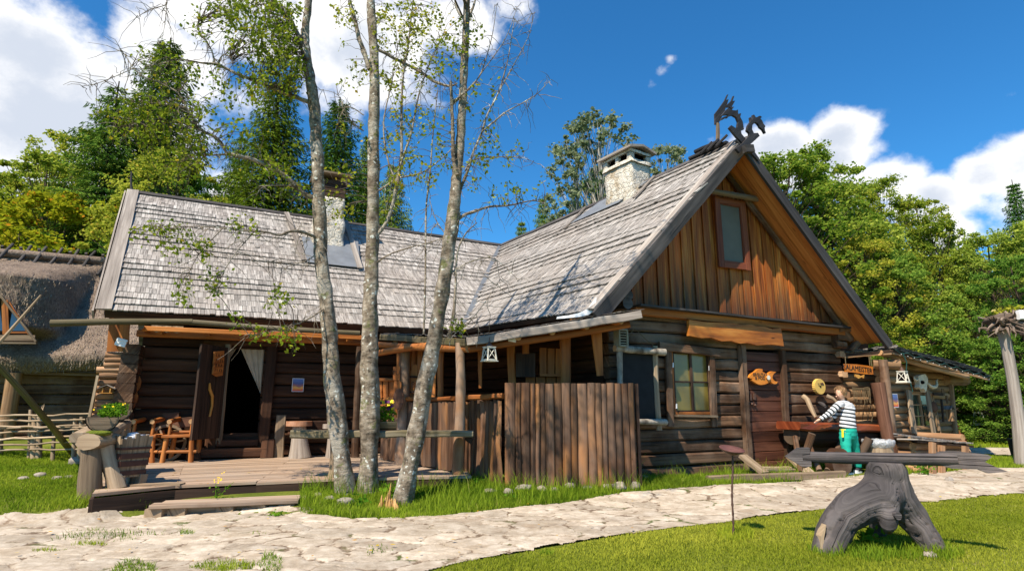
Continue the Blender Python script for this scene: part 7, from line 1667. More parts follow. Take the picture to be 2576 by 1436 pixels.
# fingers resting on the slab, thumb at the side
fc = []
for k, (dx, dz, l_) in enumerate(((-26, 6, 1.), (-20, 14, 1.05), (-12, 20, .95), (-3, 24, .8))):
    p0 = bp(48, 630, -.06+.018*k); p1 = bp(48+dx*.7, 636+dz*.6, -.06+.020*k); p2 = bp(48+dx, 640+dz, -.06+.021*k); p3 = bp(48+dx*1.05, 650+dz*l_, -.055+.021*k)
    skin_obj('finger', [[(p0, .010), (p1, .009), (p2, .008), (p3, .0065)]], skin, body, 1)
skin_obj('thumb', [[(bp(72, 622, .0), .011), (bp(66, 640, .02), .010), (bp(58, 655, .02), .008)]], skin, body, 1)
# face: nose, lips, eye, ear
mb = MB(); mb.ball(bp(325, 290, .03), .013, 8, 6, sc=(1, .8, 1.2)); mb.ball(bp(338, 318, .04), .012, 8, 5, sc=(1, .8, .5)); mb.build('nose', skin, body)
mb = MB(); mb.ball(bp(350, 272, -.015), .024, 8, 6, sc=(.5, .5, 1.2)); mb.build('ear', skin, body)
mb = MB(); mb.ball(bp(330, 275, .0), .007, 6, 4); mb.build('eye', M['void'], body)
def shirt_mat():
    t = NT('striped_jersey'); p = t.attr('st'); f = p.outputs['Fac']
    s1 = t.math('GREATER_THAN', t.math('FRACT', t.math('MULTIPLY', f, 1/.072)), .52); s2 = t.math('GREATER_THAN', t.math('FRACT', t.math('MULTIPLY', f, 1/.024)), .62)
    hi = t.math('GREATER_THAN', f, .385); s_ = t.math('ADD', t.math('MULTIPLY', s1, t.math('SUBTRACT', 1., hi)), t.math('MULTIPLY', s2, hi))
    n = t.noise(t.pos(), 9, 4, .6); t.bump(n, .03); return t.fin(t.mix(s_, (.70, .70, .72), (.045, .055, .06)), .85, .15)
shM = shirt_mat()
def loft(mb, rings, n=20, horiz=True):
    """rings: (centre, rx across the picture, ry in depth); closed at both ends"""
    vs = []; gc = []; K = len(rings)
    for i, (c, rx, ry) in enumerate(rings):
        if horiz: ax, ay = Vector((1, 0, 0)), Vector((0, 1, 0))
        else:
            d = (rings[min(i+1, K-1)][0]-rings[max(i-1, 0)][0]).normalized(); ay = (Vector((0, 1, 0))-d*d.y).normalized(); ax = d.cross(ay)
        for j in range(n): t = 2*math.pi*j/n; vs.append(c+ax*(rx*math.cos(t))+ay*(ry*math.sin(t))); gc.append((i*.1, t*.1, 0))
    fs = [(i*n+j, i*n+(j+1) % n, (i+1)*n+(j+1) % n, (i+1)*n+j) for i in range(K-1) for j in range(n)]+[tuple(range(n))[::-1], tuple((K-1)*n+j for j in range(n))]
    mb.add(vs, fs, gc, .5, 0, [True]*((K-1)*n)+[False, False])
def dense(rings, k=4):
    out = []
    for i in range(len(rings)-1):
        for j in range(k): t = j/k; t = t*t*(3-2*t)*.5+t*.5; a_, b_ = rings[i], rings[i+1]; w = .004*math.sin(i*7+j*2.4); out.append((lerp(a_[0], b_[0], t), a_[1]+(b_[1]-a_[1])*t+w, a_[2]+(b_[2]-a_[2])*t+w))
    return out+[rings[-1]]
mb = MB()
loft(mb, dense([(bp(486, 716, .08), .150, .115), (bp(480, 690, .08), .150, .116), (bp(476, 610, .09), .140, .108), (bp(474, 530, .11), .142, .108), (bp(468, 450, .12), .150, .110), (bp(455, 400, .12), .140, .10), (bp(430, 368, .12), .105, .08), (bp(405, 342, .11), .055, .06), (bp(400, 335, .11), .045, .05)]))
loft(mb, dense([(bp(415, 405, .10), .05, .06), (bp(370, 400, .05), .070, .072), (bp(335, 425, .03), .068, .068), (bp(280, 475, .02), .060, .060), (elbow, .053, .052), (bp(150, 572, .0), .042, .042), (bp(98, 602, .0), .034, .034)]), 14, False)
loft(mb, dense([(bp(470, 405, .16), .05, .06), (bp(420, 430, .20), .06, .06), (bp(370, 490, .22), .055, .055), (bp(320, 540, .20), .048, .048), (bp(265, 590, .16), .038, .038)]), 14, False)
sh = mb.build('shirt', shM, boy)
me = sh.data; n = len(me.vertices); co = np.empty(n*3, dtype=np.float32); me.vertices.foreach_get('co', co); co = co.reshape(-1, 3)
pe = np.array(shl); pw = np.array(wrist); ax_ = (pw-pe)/np.linalg.norm(pw-pe); al = (co-pe)@ax_
zb0 = bp(478, 712, .08).z; st = co[:, 2]-zb0+.15*(co[:, 0]-float(bp(478, 700).x))
arm = (al > .02) & (np.linalg.norm(co-pe-al[:, None]*ax_, axis=1) < .115) & (co[:, 0] < float(bp(362, 400).x)); st = np.where(arm, .38-al, st)
a = me.attributes.new('st', 'FLOAT', 'POINT'); a.data.foreach_set('value', st.astype(np.float32))
tm = sm('green_trousers', (.012, .34, .25), .75, .2, 0, .12, 8, .02)
mb = MB()
loft(mb, dense([(bp(486, 700, .09), .142, .112), (bp(486, 760, .09), .150, .124), (bp(488, 830, .10), .148, .122), (bp(490, 870, .10), .120, .10)]))
loft(mb, dense([(bp(445, 780, .06), .098, .11), (bp(447, 860, .03), .102, .105), (bp(455, 960, .0), .088, .09), (bp(462, 1060, -.02), .080, .080), (bp(475, 1180, .0), .070, .070), (bp(487, 1255, .0), .066, .066)]))
loft(mb, dense([(bp(535, 780, .13), .090, .10), (bp(545, 860, .14), .090, .10), (bp(572, 960, .18), .078, .085), (bp(592, 1060, .22), .070, .075), (bp(612, 1180, .28), .064, .066), (bp(625, 1260, .30), .062, .062)]))
mb.build('trousers', tm, boy)
mb = MB(); mb.box(bp(385, 742, -.05), bp(450, 742, -.06), .02, .016); mb.box(bp(408, 742, -.07), bp(411, 848, -.085), .03, .018, up=(0, 1, 0)); mb.build('yellow_zip', M['petal_y'] if False else sm('yellow_trim', (.8, .65, .02), .5), boy)
hm = sm('sandy_hair', (.40, .24, .12), .7, .25, 0, .35, 60, .01)
mb = MB(); vs = []; hc = bp(385, 232, .085)
mb.ball(hc, .098, 20, 14, sc=(1.0, 1.12, 1.05), lump=.12, seed=2.)
o = mb.build('hair', hm, boy); bm = bmesh.new(); bm.from_mesh(o.data); inv = (hc)
for f in list(bm.faces):
    c_ = f.calc_center_median()+Vector(boy.location)*0
    w_ = c_ if True else c_
    if (w_.x-hc.x) < -.02-.35*(w_.z-hc.z+.02)*1.2 and w_.z < hc.z+.045: bm.faces.remove(f)
    elif w_.z < hc.z-.070: bm.faces.remove(f)
bm.to_mesh(o.data); bm.free()
rg = np.random.default_rng(3); d = rg.normal(size=(1500, 3)); d /= np.linalg.norm(d, axis=1)[:, None]; k = (d[:, 2] > -.45) & ~((d[:, 0] < -.35) & (d[:, 2] < .40)); d = d[k]; n = len(d)
P = np.array(hc)+d*np.array([.099, .110, .103]); tdir = d*.5+np.array([-.5, 0, .5])+rg.normal(size=(n, 3))*.25; tdir /= np.linalg.norm(tdir, axis=1)[:, None]; sd3 = np.cross(tdir, d); sd3 /= (np.linalg.norm(sd3, axis=1)[:, None]+1e-6)
V = np.empty((n, 4, 3)); V[:, 0] = P-sd3*.004; V[:, 1] = P+sd3*.004; V[:, 2] = P+tdir*.028+sd3*.001; V[:, 3] = P+tdir*.028-sd3*.001
np_mesh('hair_tufts', V.reshape(-1, 3), 4, hm, o)
for (x0, y0, d0, x1, y1, d1) in ((505, 1318, .03, 350, 1325, -.16), (640, 1318, .33, 590, 1330, .20)):
    p, q = bp(x0, y0, d0), bp(x1, y1, d1); p.z = q.z = hg(p.x, p.y)+.05
    shoe = skin_obj('sneaker', [[(p+(p-q).normalized()*.03+zz*.015, .045, .05), (lerp(p, q, .45)+zz*.01, .045, .045), (q-zz*.005, .036, .032)]], sm('dark_canvas', (.035, .035, .04), .8, .1), boy)
    mb = MB(); dn = (q-p).normalized(); pr2 = Vector((-dn.y, dn.x, 0)); O = []
    for t, w_ in ((-.25, .018), (-.2, .036), (0, .043), (.5, .046), (.95, .046), (1.12, .034), (1.2, .015)): O.append((t, w_))
    P = [lerp(p, q, t)+pr2*w_ for t, w_ in O]+[lerp(p, q, t)-pr2*w_ for t, w_ in reversed(O)]; P = [Vector((v.x, v.y, p.z-.05)) for v in P]; mb.prism(P, zz*.028); mb.prism([lerp(p, q, t)+pr2*w_+zz*-.022 for t, w_ in ((.85, .04), (1.13, .033), (1.2, .012))]+[lerp(p, q, t)-pr2*w_+zz*-.022 for t, w_ in ((1.2, .012), (1.13, .033), (.85, .04))], zz*.03)
    for k in range(4): c_ = lerp(p, q, .25+.15*k)+zz*(.048-.010*k); mb.box(c_-pr2*.025, c_+pr2*.025, .010, .008)
    mb.build('sole', M['white_plastic'], shoe)
# ================================================================ TREES
def tube_np(mb, pts, r0, r1, n=6, wob=0., mi=0):
    k = len(pts); mb.tube(pts, [r0+(r1-r0)*(i/(k-1))**.9 for i in range(k)], n, mi, 0, .5, wob)
# ---- the three alders in front
FYT = {1: 8.9, 2: 9.0, 3: 8.55}
LIMB = {}
def rootpt(px, py, Y): return at(px, py, Y)
def smooth_path(pts, sub=4):
    out = []
    for i in range(len(pts)-1):
        p0 = pts[max(i-1, 0)]; p1 = pts[i]; p2 = pts[i+1]; p3 = pts[min(i+2, len(pts)-1)]
        for j in range(sub):
            t = j/sub; out.append(tuple(.5*((2*b)+(-a+c)*t+(2*a-5*b+4*c-d)*t*t+(-a+3*b-3*c+d)*t**3) for a, b, c, d in zip(p0, p1, p2, p3)))
    out.append(tuple(pts[-1])); return out
def limb(mb, pts, sub=5, n=8, wob=.25):
    """pts: (px, py, Y, radius_px at that place)"""
    sp = smooth_path(pts, sub); P = [at(x, y, Y) for x, y, Y, r in sp]; Rr = [max(.0025, r*Y/1480) for x, y, Y, r in sp]
    mb.tube(P, Rr, n, 0, 0, .5, wob); return P, Rr
def fg_tree(label, trunk, limbs, clusters, seed, leafsz=.058, high=()):
    base = at(trunk[0][0], trunk[0][1], trunk[0][2]); t = thing('alder_tree', label, 'tree', base, 'three trunks in front of the terrace'); rd = random.Random(seed); rg = np.random.default_rng(seed)
    trunk = [(a_, b_, c_, d_*.91) for a_, b_, c_, d_ in trunk]; mb = MB(); P, Rr = limb(mb, trunk, 7, 18, .30); mb.build('trunk', M['bark'], t)
    allp = [P[int(len(P)*.35):]]
    for L_ in limbs:
        mb = MB(); big = L_[0][3] > 3.5; Q, _ = limb(mb, L_, 6, 8 if big else 6, .35)
        # side twigs along each limb
        for k in range(int(len(Q)*.9)):
            i = rd.randrange(2, len(Q)); s = Q[i]; d = Vector((rd.uniform(-1, 1), rd.uniform(-1, 1), rd.uniform(-.9, .7))).normalized(); l_ = rd.uniform(.12, .5); pts = [s+d*l_*u+Vector((rd.uniform(-.03, .03), rd.uniform(-.03, .03), -.10*u*u+rd.uniform(-.02, .02))) for u in (0, .25, .5, .75, 1)]
            mb.tube(pts, [.0055, .005, .004, .003, .002], 4, 0, None, .5)
        mb.build('branch', M['bark'], t); allp.append(Q)
    flatp = np.array([list(p) for Q in allp for p in Q]); LV = []; tw = MB()
    for (cx, cy, rx, ry, n, Y, dy, droop) in clusters:
        nt = max(2, int(n*1.6)//9)
        for _ in range(nt):
            a = rd.uniform(0, 6.28); q = math.sqrt(rd.random()); tgt = at(cx+rx*q*math.cos(a), cy+ry*q*math.sin(a), Y+rd.uniform(-dy, dy)); dist = np.linalg.norm(flatp-np.array(tgt), axis=1)
            j = int(np.argmin(dist+rg.random(len(dist))*.25)); s = Vector(flatp[j]); ln = (tgt-s).length
            if ln > .5 and rd.random() < .75: s = lerp(tgt, s, .5/ln)
            m_ = lerp(s, tgt, .5)+Vector((rd.uniform(-.08, .08), rd.uniform(-.08, .08), .10*ln)); pts = [s, lerp(s, m_, .6)+Vector((0, 0, .02)), m_, lerp(m_, tgt, .6), tgt, tgt+Vector((rd.uniform(-.08, .08), rd.uniform(-.05, .05), -.12*droop-.03))]
            if (s-tgt).length < 1.1: tw.tube(pts, [.006, .005, .004, .003, .0022, .0015], 4, 0, None, .5)
            nl = 9; tt = rg.uniform(.35, 1, nl); A = np.array([list(p) for p in pts[2:]]); ii = np.clip((tt*(len(A)-1)).astype(int), 0, len(A)-2); fr_ = tt*(len(A)-1)-ii
            PP = A[ii]*(1-fr_[:, None])+A[ii+1]*fr_[:, None]+rg.normal(size=(nl, 3))*.045; LV.append(leafquads(PP, leafsz, rg, .45*droop, asp=.72))
    for (p, r_, n) in high:                     # upper crown, above the top of the picture: it throws the dappled shade
        s = P[-rd.randrange(2, 16)]; tw.tube([lerp(s, p, q_)+Vector((rd.gauss(0, .05), rd.gauss(0, .05), .5*math.sin(math.pi*q_))) for q_ in (0, .2, .4, .6, .8, 1)], [.016, .014, .011, .009, .006, .004], 5, 0, None, .5)
        for _ in range(n//9):
            c = p+Vector((rd.gauss(0, r_*.5), rd.gauss(0, r_*.5), rd.gauss(0, r_*.35))); tw.tube([lerp(c, p, .6), c], [.005, .002], 4, 0, None, .5); LV.append(leafquads(np.array(c)+rg.normal(size=(9, 3))*.07, leafsz*1.15, rg, .4, asp=.75))
    if tw.v: tw.build('twigs', M['twig'], t, kind='stuff')
    if LV: leafobj('crown', LV, M['leaf_alder'], t, seed)
    return t
Y1 = 8.9
fg_tree('leftmost grey alder trunk with long branches reaching left over the roof',
    [(868, 1275, Y1, 32), (868, 1235, Y1, 27), (855, 1120, Y1, 25), (842, 1000, Y1, 23.5), (833, 900, Y1, 22), (822, 770, Y1, 21), (810, 675, Y1, 19.5), (803, 530, Y1, 18.5), (797, 385, Y1, 18), (792, 289, Y1, 17), (783, 217, Y1, 15.5), (769, 130, Y1, 14), (768, 70, Y1, 12), (775, 20, Y1, 11), (778, -60, Y1, 9), (775, -160, Y1, 6), (770, -260, Y1, 3)],
    [[(770, 150, Y1-.1, 9), (752, 95, Y1-.1, 7.5), (728, 50, Y1-.1, 6.5), (695, 10, Y1-.15, 5.5), (650, -40, Y1-.2, 4)],
     [(790, 262, Y1, 6.5), (718, 235, Y1-.2, 5.2), (648, 207, Y1-.4, 4.4), (596, 186, Y1-.5, 4.2), (547, 163, Y1-.6, 3.6), (508, 159, Y1-.7, 2.6), (456, 151, Y1-.8, 1.9), (403, 161, Y1-.9, 1.3), (364, 168, Y1-.9, .8)],
     [(540, 160, Y1-.6, 2.6), (533, 130, Y1-.6, 2.4), (519, 105, Y1-.65, 2.2), (498, 74, Y1-.7, 1.6), (500, 50, Y1-.7, .9)],
     [(547, 163, Y1-.6, 2.2), (560, 140, Y1-.6, 1.8), (580, 145, Y1-.6, 1.3), (585, 165, Y1-.6, .8)],
     [(800, 500, Y1, 8), (764, 487, Y1-.1, 7), (711, 438, Y1-.3, 6), (648, 406, Y1-.5, 5.4), (590, 390, Y1-.7, 4.8), (571, 385, Y1-.7, 4.4), (547, 350, Y1-.8, 4.2), (498, 322, Y1-.9, 3.6), (473, 280, Y1-1., 3.0), (438, 266, Y1-1.1, 2.0), (368, 258, Y1-1.2, 1.4), (340, 256, Y1-1.3, .9)],
     [(571, 388, Y1-.7, 3), (540, 390, Y1-.8, 2.2), (512, 392, Y1-.9, 1.4)],
     [(473, 280, Y1-1., 2.6), (448, 235, Y1-1.05, 2.4), (403, 210, Y1-1.1, 2.0), (361, 193, Y1-1.15, 1.8), (336, 172, Y1-1.2, 1.6), (315, 140, Y1-1.2, 1.4), (303, 126, Y1-1.2, .9)],
     [(336, 172, Y1-1.2, 1.2), (298, 189, Y1-1.2, 1.1), (245, 210, Y1-1.3, .9), (205, 217, Y1-1.3, .5)],
     [(498, 322, Y1-.9, 2.4), (452, 308, Y1-1., 2.2), (410, 300, Y1-1.1, 1.9), (368, 305, Y1-1.2, 1.8), (333, 319, Y1-1.2, 1.4), (287, 322, Y1-1.3, .8)],
     [(805, 600, Y1, 5), (788, 594, Y1-.1, 4.4), (758, 583, Y1-.3, 4), (725, 583, Y1-.5, 3.6), (703, 592, Y1-.6, 3.2), (670, 584, Y1-.8, 2.6), (610, 580, Y1-1., 2), (540, 572, Y1-1.1, 1.6), (470, 570, Y1-1.2, 1.0), (400, 580, Y1-1.2, .6)],
     [(640, 582, Y1-.9, 1.6), (590, 640, Y1-1., 1.3), (560, 690, Y1-1., 1.0), (540, 740, Y1-1., .6)],
     [(560, 574, Y1-1.1, 1.4), (500, 640, Y1-1.2, 1.1), (470, 700, Y1-1.2, .7)],
     [(822, 770, Y1, 2.2), (780, 800, Y1-.4, 1.6), (730, 820, Y1-.6, 1.2), (660, 838, Y1-.8, .8), (620, 850, Y1-.9, .5)],
     [(764, 487, Y1-.1, 3), (740, 470, Y1-.2, 2.6), (700, 466, Y1-.3, 2), (650, 470, Y1-.4, 1.2)],
     [(795, 640, Y1, 1.6), (760, 660, Y1-.3, 1.3), (700, 660, Y1-.5, 1), (620, 650, Y1-.7, .6)],
     [(405, -20, Y1-1, 1.6), (420, 10, Y1-1, 1.4), (375, 25, Y1-1, 1.0), (345, 45, Y1-1, .6)], [(420, 5, Y1-1, 1.2), (415, 60, Y1-1, .8), (405, 110, Y1-1, .4)]],
    [(640, 30, 90, 45, 560, Y1-.3, .5, 1.2), (560, 20, 60, 30, 150, Y1-.5, .4, 1.2), (720, 20, 45, 30, 160, Y1-.2, .4, 1), (690, 100, 62, 60, 760, Y1-.3, .5, 1.5), (720, 165, 45, 42, 480, Y1-.3, .4, 1.5), (640, 190, 42, 55, 280, Y1-.5, .4, 1.5), (735, 210, 30, 26, 120, Y1-.2, .3, 1.3), (605, 80, 40, 40, 140, Y1-.5, .3, 1.3),
     (500, 70, 40, 34, 60, Y1-.7, .3, 1), (375, 130, 55, 22, 60, Y1-1., .3, .7), (440, 185, 70, 40, 150, Y1-.9, .3, 1), (555, 225, 42, 60, 90, Y1-.7, .3, 1.3), (420, 270, 110, 40, 300, Y1-1.1, .3, 1), (330, 320, 70, 30, 200, Y1-1.2, .3, .9), (300, 270, 60, 30, 90, Y1-1.2, .3, .8), (440, 390, 90, 60, 330, Y1-1., .3, 1.2), (560, 340, 60, 50, 110, Y1-.8, .3, 1.2), (430, 330, 80, 30, 160, Y1-1, .3, 1), (650, 430, 60, 30, 90, Y1-.5, .3, 1), (700, 390, 60, 40, 90, Y1-.3, .3, 1), (640, 300, 40, 40, 40, Y1-.6, .3, 1),
     (400, 575, 70, 18, 90, Y1-1.2, .2, 1), (470, 620, 60, 30, 110, Y1-1.2, .2, 1.3), (540, 700, 40, 35, 60, Y1-1, .2, 1.4), (460, 700, 22, 40, 50, Y1-1.2, .2, 1.4), (700, 740, 40, 26, 60, Y1-.7, .2, 1.2), (600, 800, 12, 24, 24, Y1-.9, .15, 1.4), (680, 838, 55, 20, 70, Y1-.8, .2, .6), (735, 830, 16, 30, 34, Y1-.6, .2, 1.3), (620, 560, 50, 26, 50, Y1-.9, .2, 1), (730, 470, 30, 50, 50, Y1-.2, .2, 1.2)], 1)
Y2 = 9.0
fg_tree('middle straight alder trunk with a thin fork near its top',
    [(926, 1275, Y2, 31), (925, 1240, Y2, 28), (929, 1120, Y2, 25.5), (931, 1000, Y2, 25), (931, 900, Y2, 24), (931, 760, Y2, 21.5), (936, 660, Y2, 19), (938, 530, Y2, 17.5), (940, 337, Y2, 17), (942, 193, Y2, 14.5), (938, 96, Y2, 13.5), (932, 0, Y2, 12.5), (930, -80, Y2, 10), (932, -200, Y2, 6)],
    [[(930, 175, Y2, 7.5), (915, 130, Y2, 7), (903, 96, Y2, 6.5), (892, 48, Y2, 6), (880, 5, Y2, 5.5), (872, -50, Y2, 4)],
     [(942, 120, Y2, 4.5), (995, 149, Y2+.1, 4.2), (1053, 178, Y2+.1, 4.5), (1092, 205, Y2, 4), (1130, 217, Y2-.1, 3.2), (1150, 210, Y2-.2, 2.4)],
     [(950, 590, Y2, 5.5), (972, 560, Y2, 5), (986, 520, Y2, 4.8), (1000, 465, Y2, 4.4), (1010, 385, Y2, 4), (1010, 289, Y2, 3.4), (1014, 193, Y2, 2.8), (1029, 96, Y2, 2.2), (1039, 0, Y2, 1.4)],
     [(990, 500, Y2, 3.6), (1006, 420, Y2, 3.2), (1034, 337, Y2, 2.8), (1053, 241, Y2, 2.2), (1077, 169, Y2, 1.8), (1111, 96, Y2, 1.2)],
     [(1000, 465, Y2, 2.4), (975, 400, Y2, 2.2), (965, 310, Y2, 2), (985, 210, Y2, 1.6), (1000, 120, Y2, 1)],
     [(950, 660, Y2, 2.4), (980, 640, Y2, 2), (1040, 620, Y2, 1.5), (1110, 600, Y2, 1.2), (1160, 560, Y2, .8)],
     [(955, 480, Y2, 2.6), (1000, 450, Y2, 2.4), (1060, 435, Y2, 2), (1110, 400, Y2, 1.4), (1150, 360, Y2, 1)],
     [(1066, 840, Y2, 2.6), (1070, 700, Y2, 2.6), (1072, 530, Y2, 2.6), (1082, 434, Y2, 2.2), (1090, 330, Y2, 1.8), (1102, 220, Y2, 1.2)],
     [(915, 330, Y2, 1.8), (880, 300, Y2-.1, 1.3), (850, 240, Y2-.2, .9), (800, 225, Y2-.3, .5)], [(915, 290, Y2, 1.5), (870, 270, Y2, 1.2), (840, 340, Y2, .8)]],
    [(1010, 60, 75, 60, 330, Y2, .4, .8), (990, 160, 60, 60, 170, Y2, .4, .8), (1090, 60, 50, 50, 140, Y2, .4, .8), (1070, 150, 60, 50, 120, Y2, .4, .8), (1040, 270, 60, 60, 160, Y2, .4, .8), (1010, 370, 50, 60, 110, Y2, .3, .9), (890, 190, 40, 40, 60, Y2, .3, .9), (870, 70, 30, 50, 40, Y2, .3, .9), (860, 30, 40, 30, 60, Y2, .3, .9), (1040, 440, 60, 40, 90, Y2, .3, 1), (850, 450, 50, 50, 60, Y2, .4, 1), (860, 520, 40, 30, 40, Y2, .3, 1), (980, 480, 40, 60, 60, Y2, .3, 1), (900, 330, 50, 40, 30, Y2, .3, 1)], 2)
Y3 = 8.55
fg_tree('rightmost leaning alder trunk, lichen-spotted with bare twigs to the right',
    [(1006, 1290, Y3, 32), (1016, 1245, Y3, 27), (1040, 1130, Y3, 24), (1058, 1030, Y3, 22.5), (1078, 930, Y3, 22.5), (1095, 840, Y3, 21), (1110, 750, Y3, 20.5), (1122, 675, Y3, 20), (1135, 578, Y3, 20), (1146, 482, Y3, 17), (1152, 410, Y3, 14.5), (1159, 337, Y3, 13), (1164, 241, Y3, 12.5), (1169, 145, Y3, 11.5), (1173, 48, Y3, 10.5), (1174, -60, Y3, 8), (1176, -200, Y3, 5)],
    [[(1150, 440, Y3-.1, 6), (1141, 400, Y3-.12, 5.5), (1138, 300, Y3-.12, 5), (1134, 205, Y3-.12, 4)],
     [(1143, 560, Y3, 5.5), (1166, 542, Y3+.05, 4.6), (1200, 530, Y3+.1, 3.6), (1231, 520, Y3+.15, 3.2), (1270, 518, Y3+.2, 2.6), (1294, 514, Y3+.2, 2.2), (1342, 505, Y3+.3, 1.5), (1371, 515, Y3+.3, .8)],
     [(1150, 500, Y3, 4.5), (1164, 462, Y3, 4.2), (1180, 420, Y3, 3.8), (1190, 385, Y3, 3.4), (1207, 345, Y3, 3), (1214, 328, Y3, 2.8), (1226, 289, Y3, 2.4), (1255, 231, Y3, 2), (1270, 180, Y3, 1.7), (1279, 144, Y3, 1.4), (1294, 48, Y3, .8)],
     [(1214, 330, Y3, 2.6), (1245, 305, Y3, 2.2), (1270, 284, Y3, 1.8), (1313, 260, Y3, 1.4), (1352, 236, Y3, 1.1), (1385, 200, Y3, .6)],
     [(1170, 430, Y3, 2.4), (1193, 402, Y3, 2), (1255, 395, Y3, 1.5), (1313, 397, Y3, 1.1), (1350, 412, Y3, .6)],
     [(1135, 265, Y3, 4), (1155, 245, Y3-.1, 3.4), (1178, 225, Y3-.1, 2.8), (1207, 190, Y3, 2), (1225, 140, Y3, 1.5), (1240, 80, Y3, 1.1), (1250, 10, Y3, .7)],
     [(1255, 231, Y3, 1.6), (1300, 150, Y3, 1.2), (1330, 90, Y3, .9), (1345, 30, Y3, .5)], [(1207, 190, Y3, 1.6), (1270, 100, Y3, 1.1), (1300, 20, Y3, .6)],
     [(1172, 60, Y3, 4), (1190, 20, Y3, 3.2), (1200, -20, Y3, 2.5)], [(1168, 50, Y3, 4), (1150, 25, Y3, 3), (1142, -20, Y3, 2.2)],
     [(1128, 850, Y3, 5), (1140, 800, Y3-.02, 4.4), (1146, 720, Y3, 3.4), (1150, 640, Y3, 2.6), (1170, 590, Y3, 2), (1200, 560, Y3, 1.2)],
     [(1130, 690, Y3, 2), (1180, 660, Y3, 1.5), (1240, 650, Y3, 1.1), (1300, 700, Y3, .7)], [(1125, 840, Y3, 1.6), (1170, 820, Y3-.2, 1.2), (1220, 760, Y3-.3, .9), (1260, 700, Y3-.3, .6)], [(1140, 610, Y3, 1.8), (1100, 560, Y3, 1.4), (1080, 500, Y3, .9)]],
    [(1150, 815, 14, 14, 40, Y3-.2, .15, .6), (1260, 380, 60, 30, 55, Y3, .3, 1), (1215, 250, 50, 50, 60, Y3, .3, 1), (1180, 100, 40, 70, 110, Y3, .3, .9), (1200, 420, 40, 40, 40, Y3, .3, 1), (1340, 470, 60, 25, 36, Y3+.2, .3, 1), (1130, 130, 50, 60, 90, Y3, .4, .9), (1100, 330, 50, 60, 60, Y3, .3, .9), (1250, 470, 50, 30, 40, Y3, .3, 1), (1230, 340, 50, 40, 40, Y3, .3, 1), (1120, 420, 40, 50, 40, Y3, .3, 1)], 3,
    high=[(Vector((tx, 9.45, tz))+L*((zz_-tz)/L.z), .55, 190) for tx, tz, zz_ in ((.1, .5, 8.2), (.5, 1.4, 8.8), (.9, .6, 8.0), (1.3, 1.3, 8.6), (1.7, .5, 8.3), (1.9, 1.5, 9.0), (-.4, 1.0, 8.4), (-.9, .6, 8.1), (2.4, .9, 8.9), (1.1, 2.6, 9.6), (2.2, 3.6, 10.2), (3.0, 4.2, 10.6))])
# ---- trees behind the houses
def make_crown_tree(seed, H, Wd, nclump, nleaf, leafsz, base=.12, top_sharp=1.3, leafm='leaf_birch', barkm='bark_dark', loose=.5, clumpr=.55, name='broadleaf_tree'):
    """tree of height 1..H at the origin: tapered trunk, limbs to every clump, leaf quads round the limb ends"""
    rg = np.random.default_rng(seed); rd = random.Random(seed); o = bpy.data.objects.new(name, None); COL.objects.link(o)
    mb = MB(); pts = [Vector((.15*noise.noise(Vector((seed, z*.4, 0)))*z*.3, .15*noise.noise(Vector((seed+5, z*.4, 0)))*z*.3, z)) for z in np.linspace(-.3, H*.96, 14)]; r0 = H*.013+.04
    mb.tube(pts, [r0*(1-i/13.5)+.015 for i in range(14)], 8, 0, 0, .5, .1); LV = []
    for k in range(nclump):
        h = base+(1-base)*rd.random()**.85; hc_ = (h-base)/(1-base); wr = math.sqrt(max(.02, 1-((hc_-.42)/.60)**2)) if hc_ > .42 else math.sqrt(max(.1, 1-((hc_-.42)/.75)**2)); wr *= 1-.12*top_sharp*max(0, hc_-.5)
        a = rd.uniform(0, 6.283); rr = Wd/2*wr*math.sqrt(rd.uniform(.15, 1))*(1+.28*noise.noise(Vector((math.cos(a)*1.5, math.sin(a)*1.5, h*5+seed)))); c = Vector((rr*math.cos(a), rr*math.sin(a), h*H)); zb = max(.05, h-.12-.1*rd.random())*H; b = pts[min(13, int(zb/H*13))]
        m_ = lerp(b, c, .5)+Vector((0, 0, .25)); mb.tube([b, m_, c], [.045*(1.2-h), .03*(1.2-h), .01], 5, 0, None, .5)
        cr = clumpr*rd.choice((.35, .55, .8, 1.1))*(1.2-.5*h); n = int(nleaf*(.6+.8*rd.random())); d = rg.normal(size=(n, 3)); d /= np.linalg.norm(d, axis=1)[:, None]; P = np.array(c)+d*(rg.random(n)**.8*1.25)[:, None]*np.array([cr, cr, cr*.7])+np.array([0, 0, -.05])
        LV.append(leafquads(P, leafsz, rg, .2, asp=.8))
    tr = mb.build('trunk', M[barkm], o); cr = leafobj('crown', LV, M[leafm], o, seed); return o
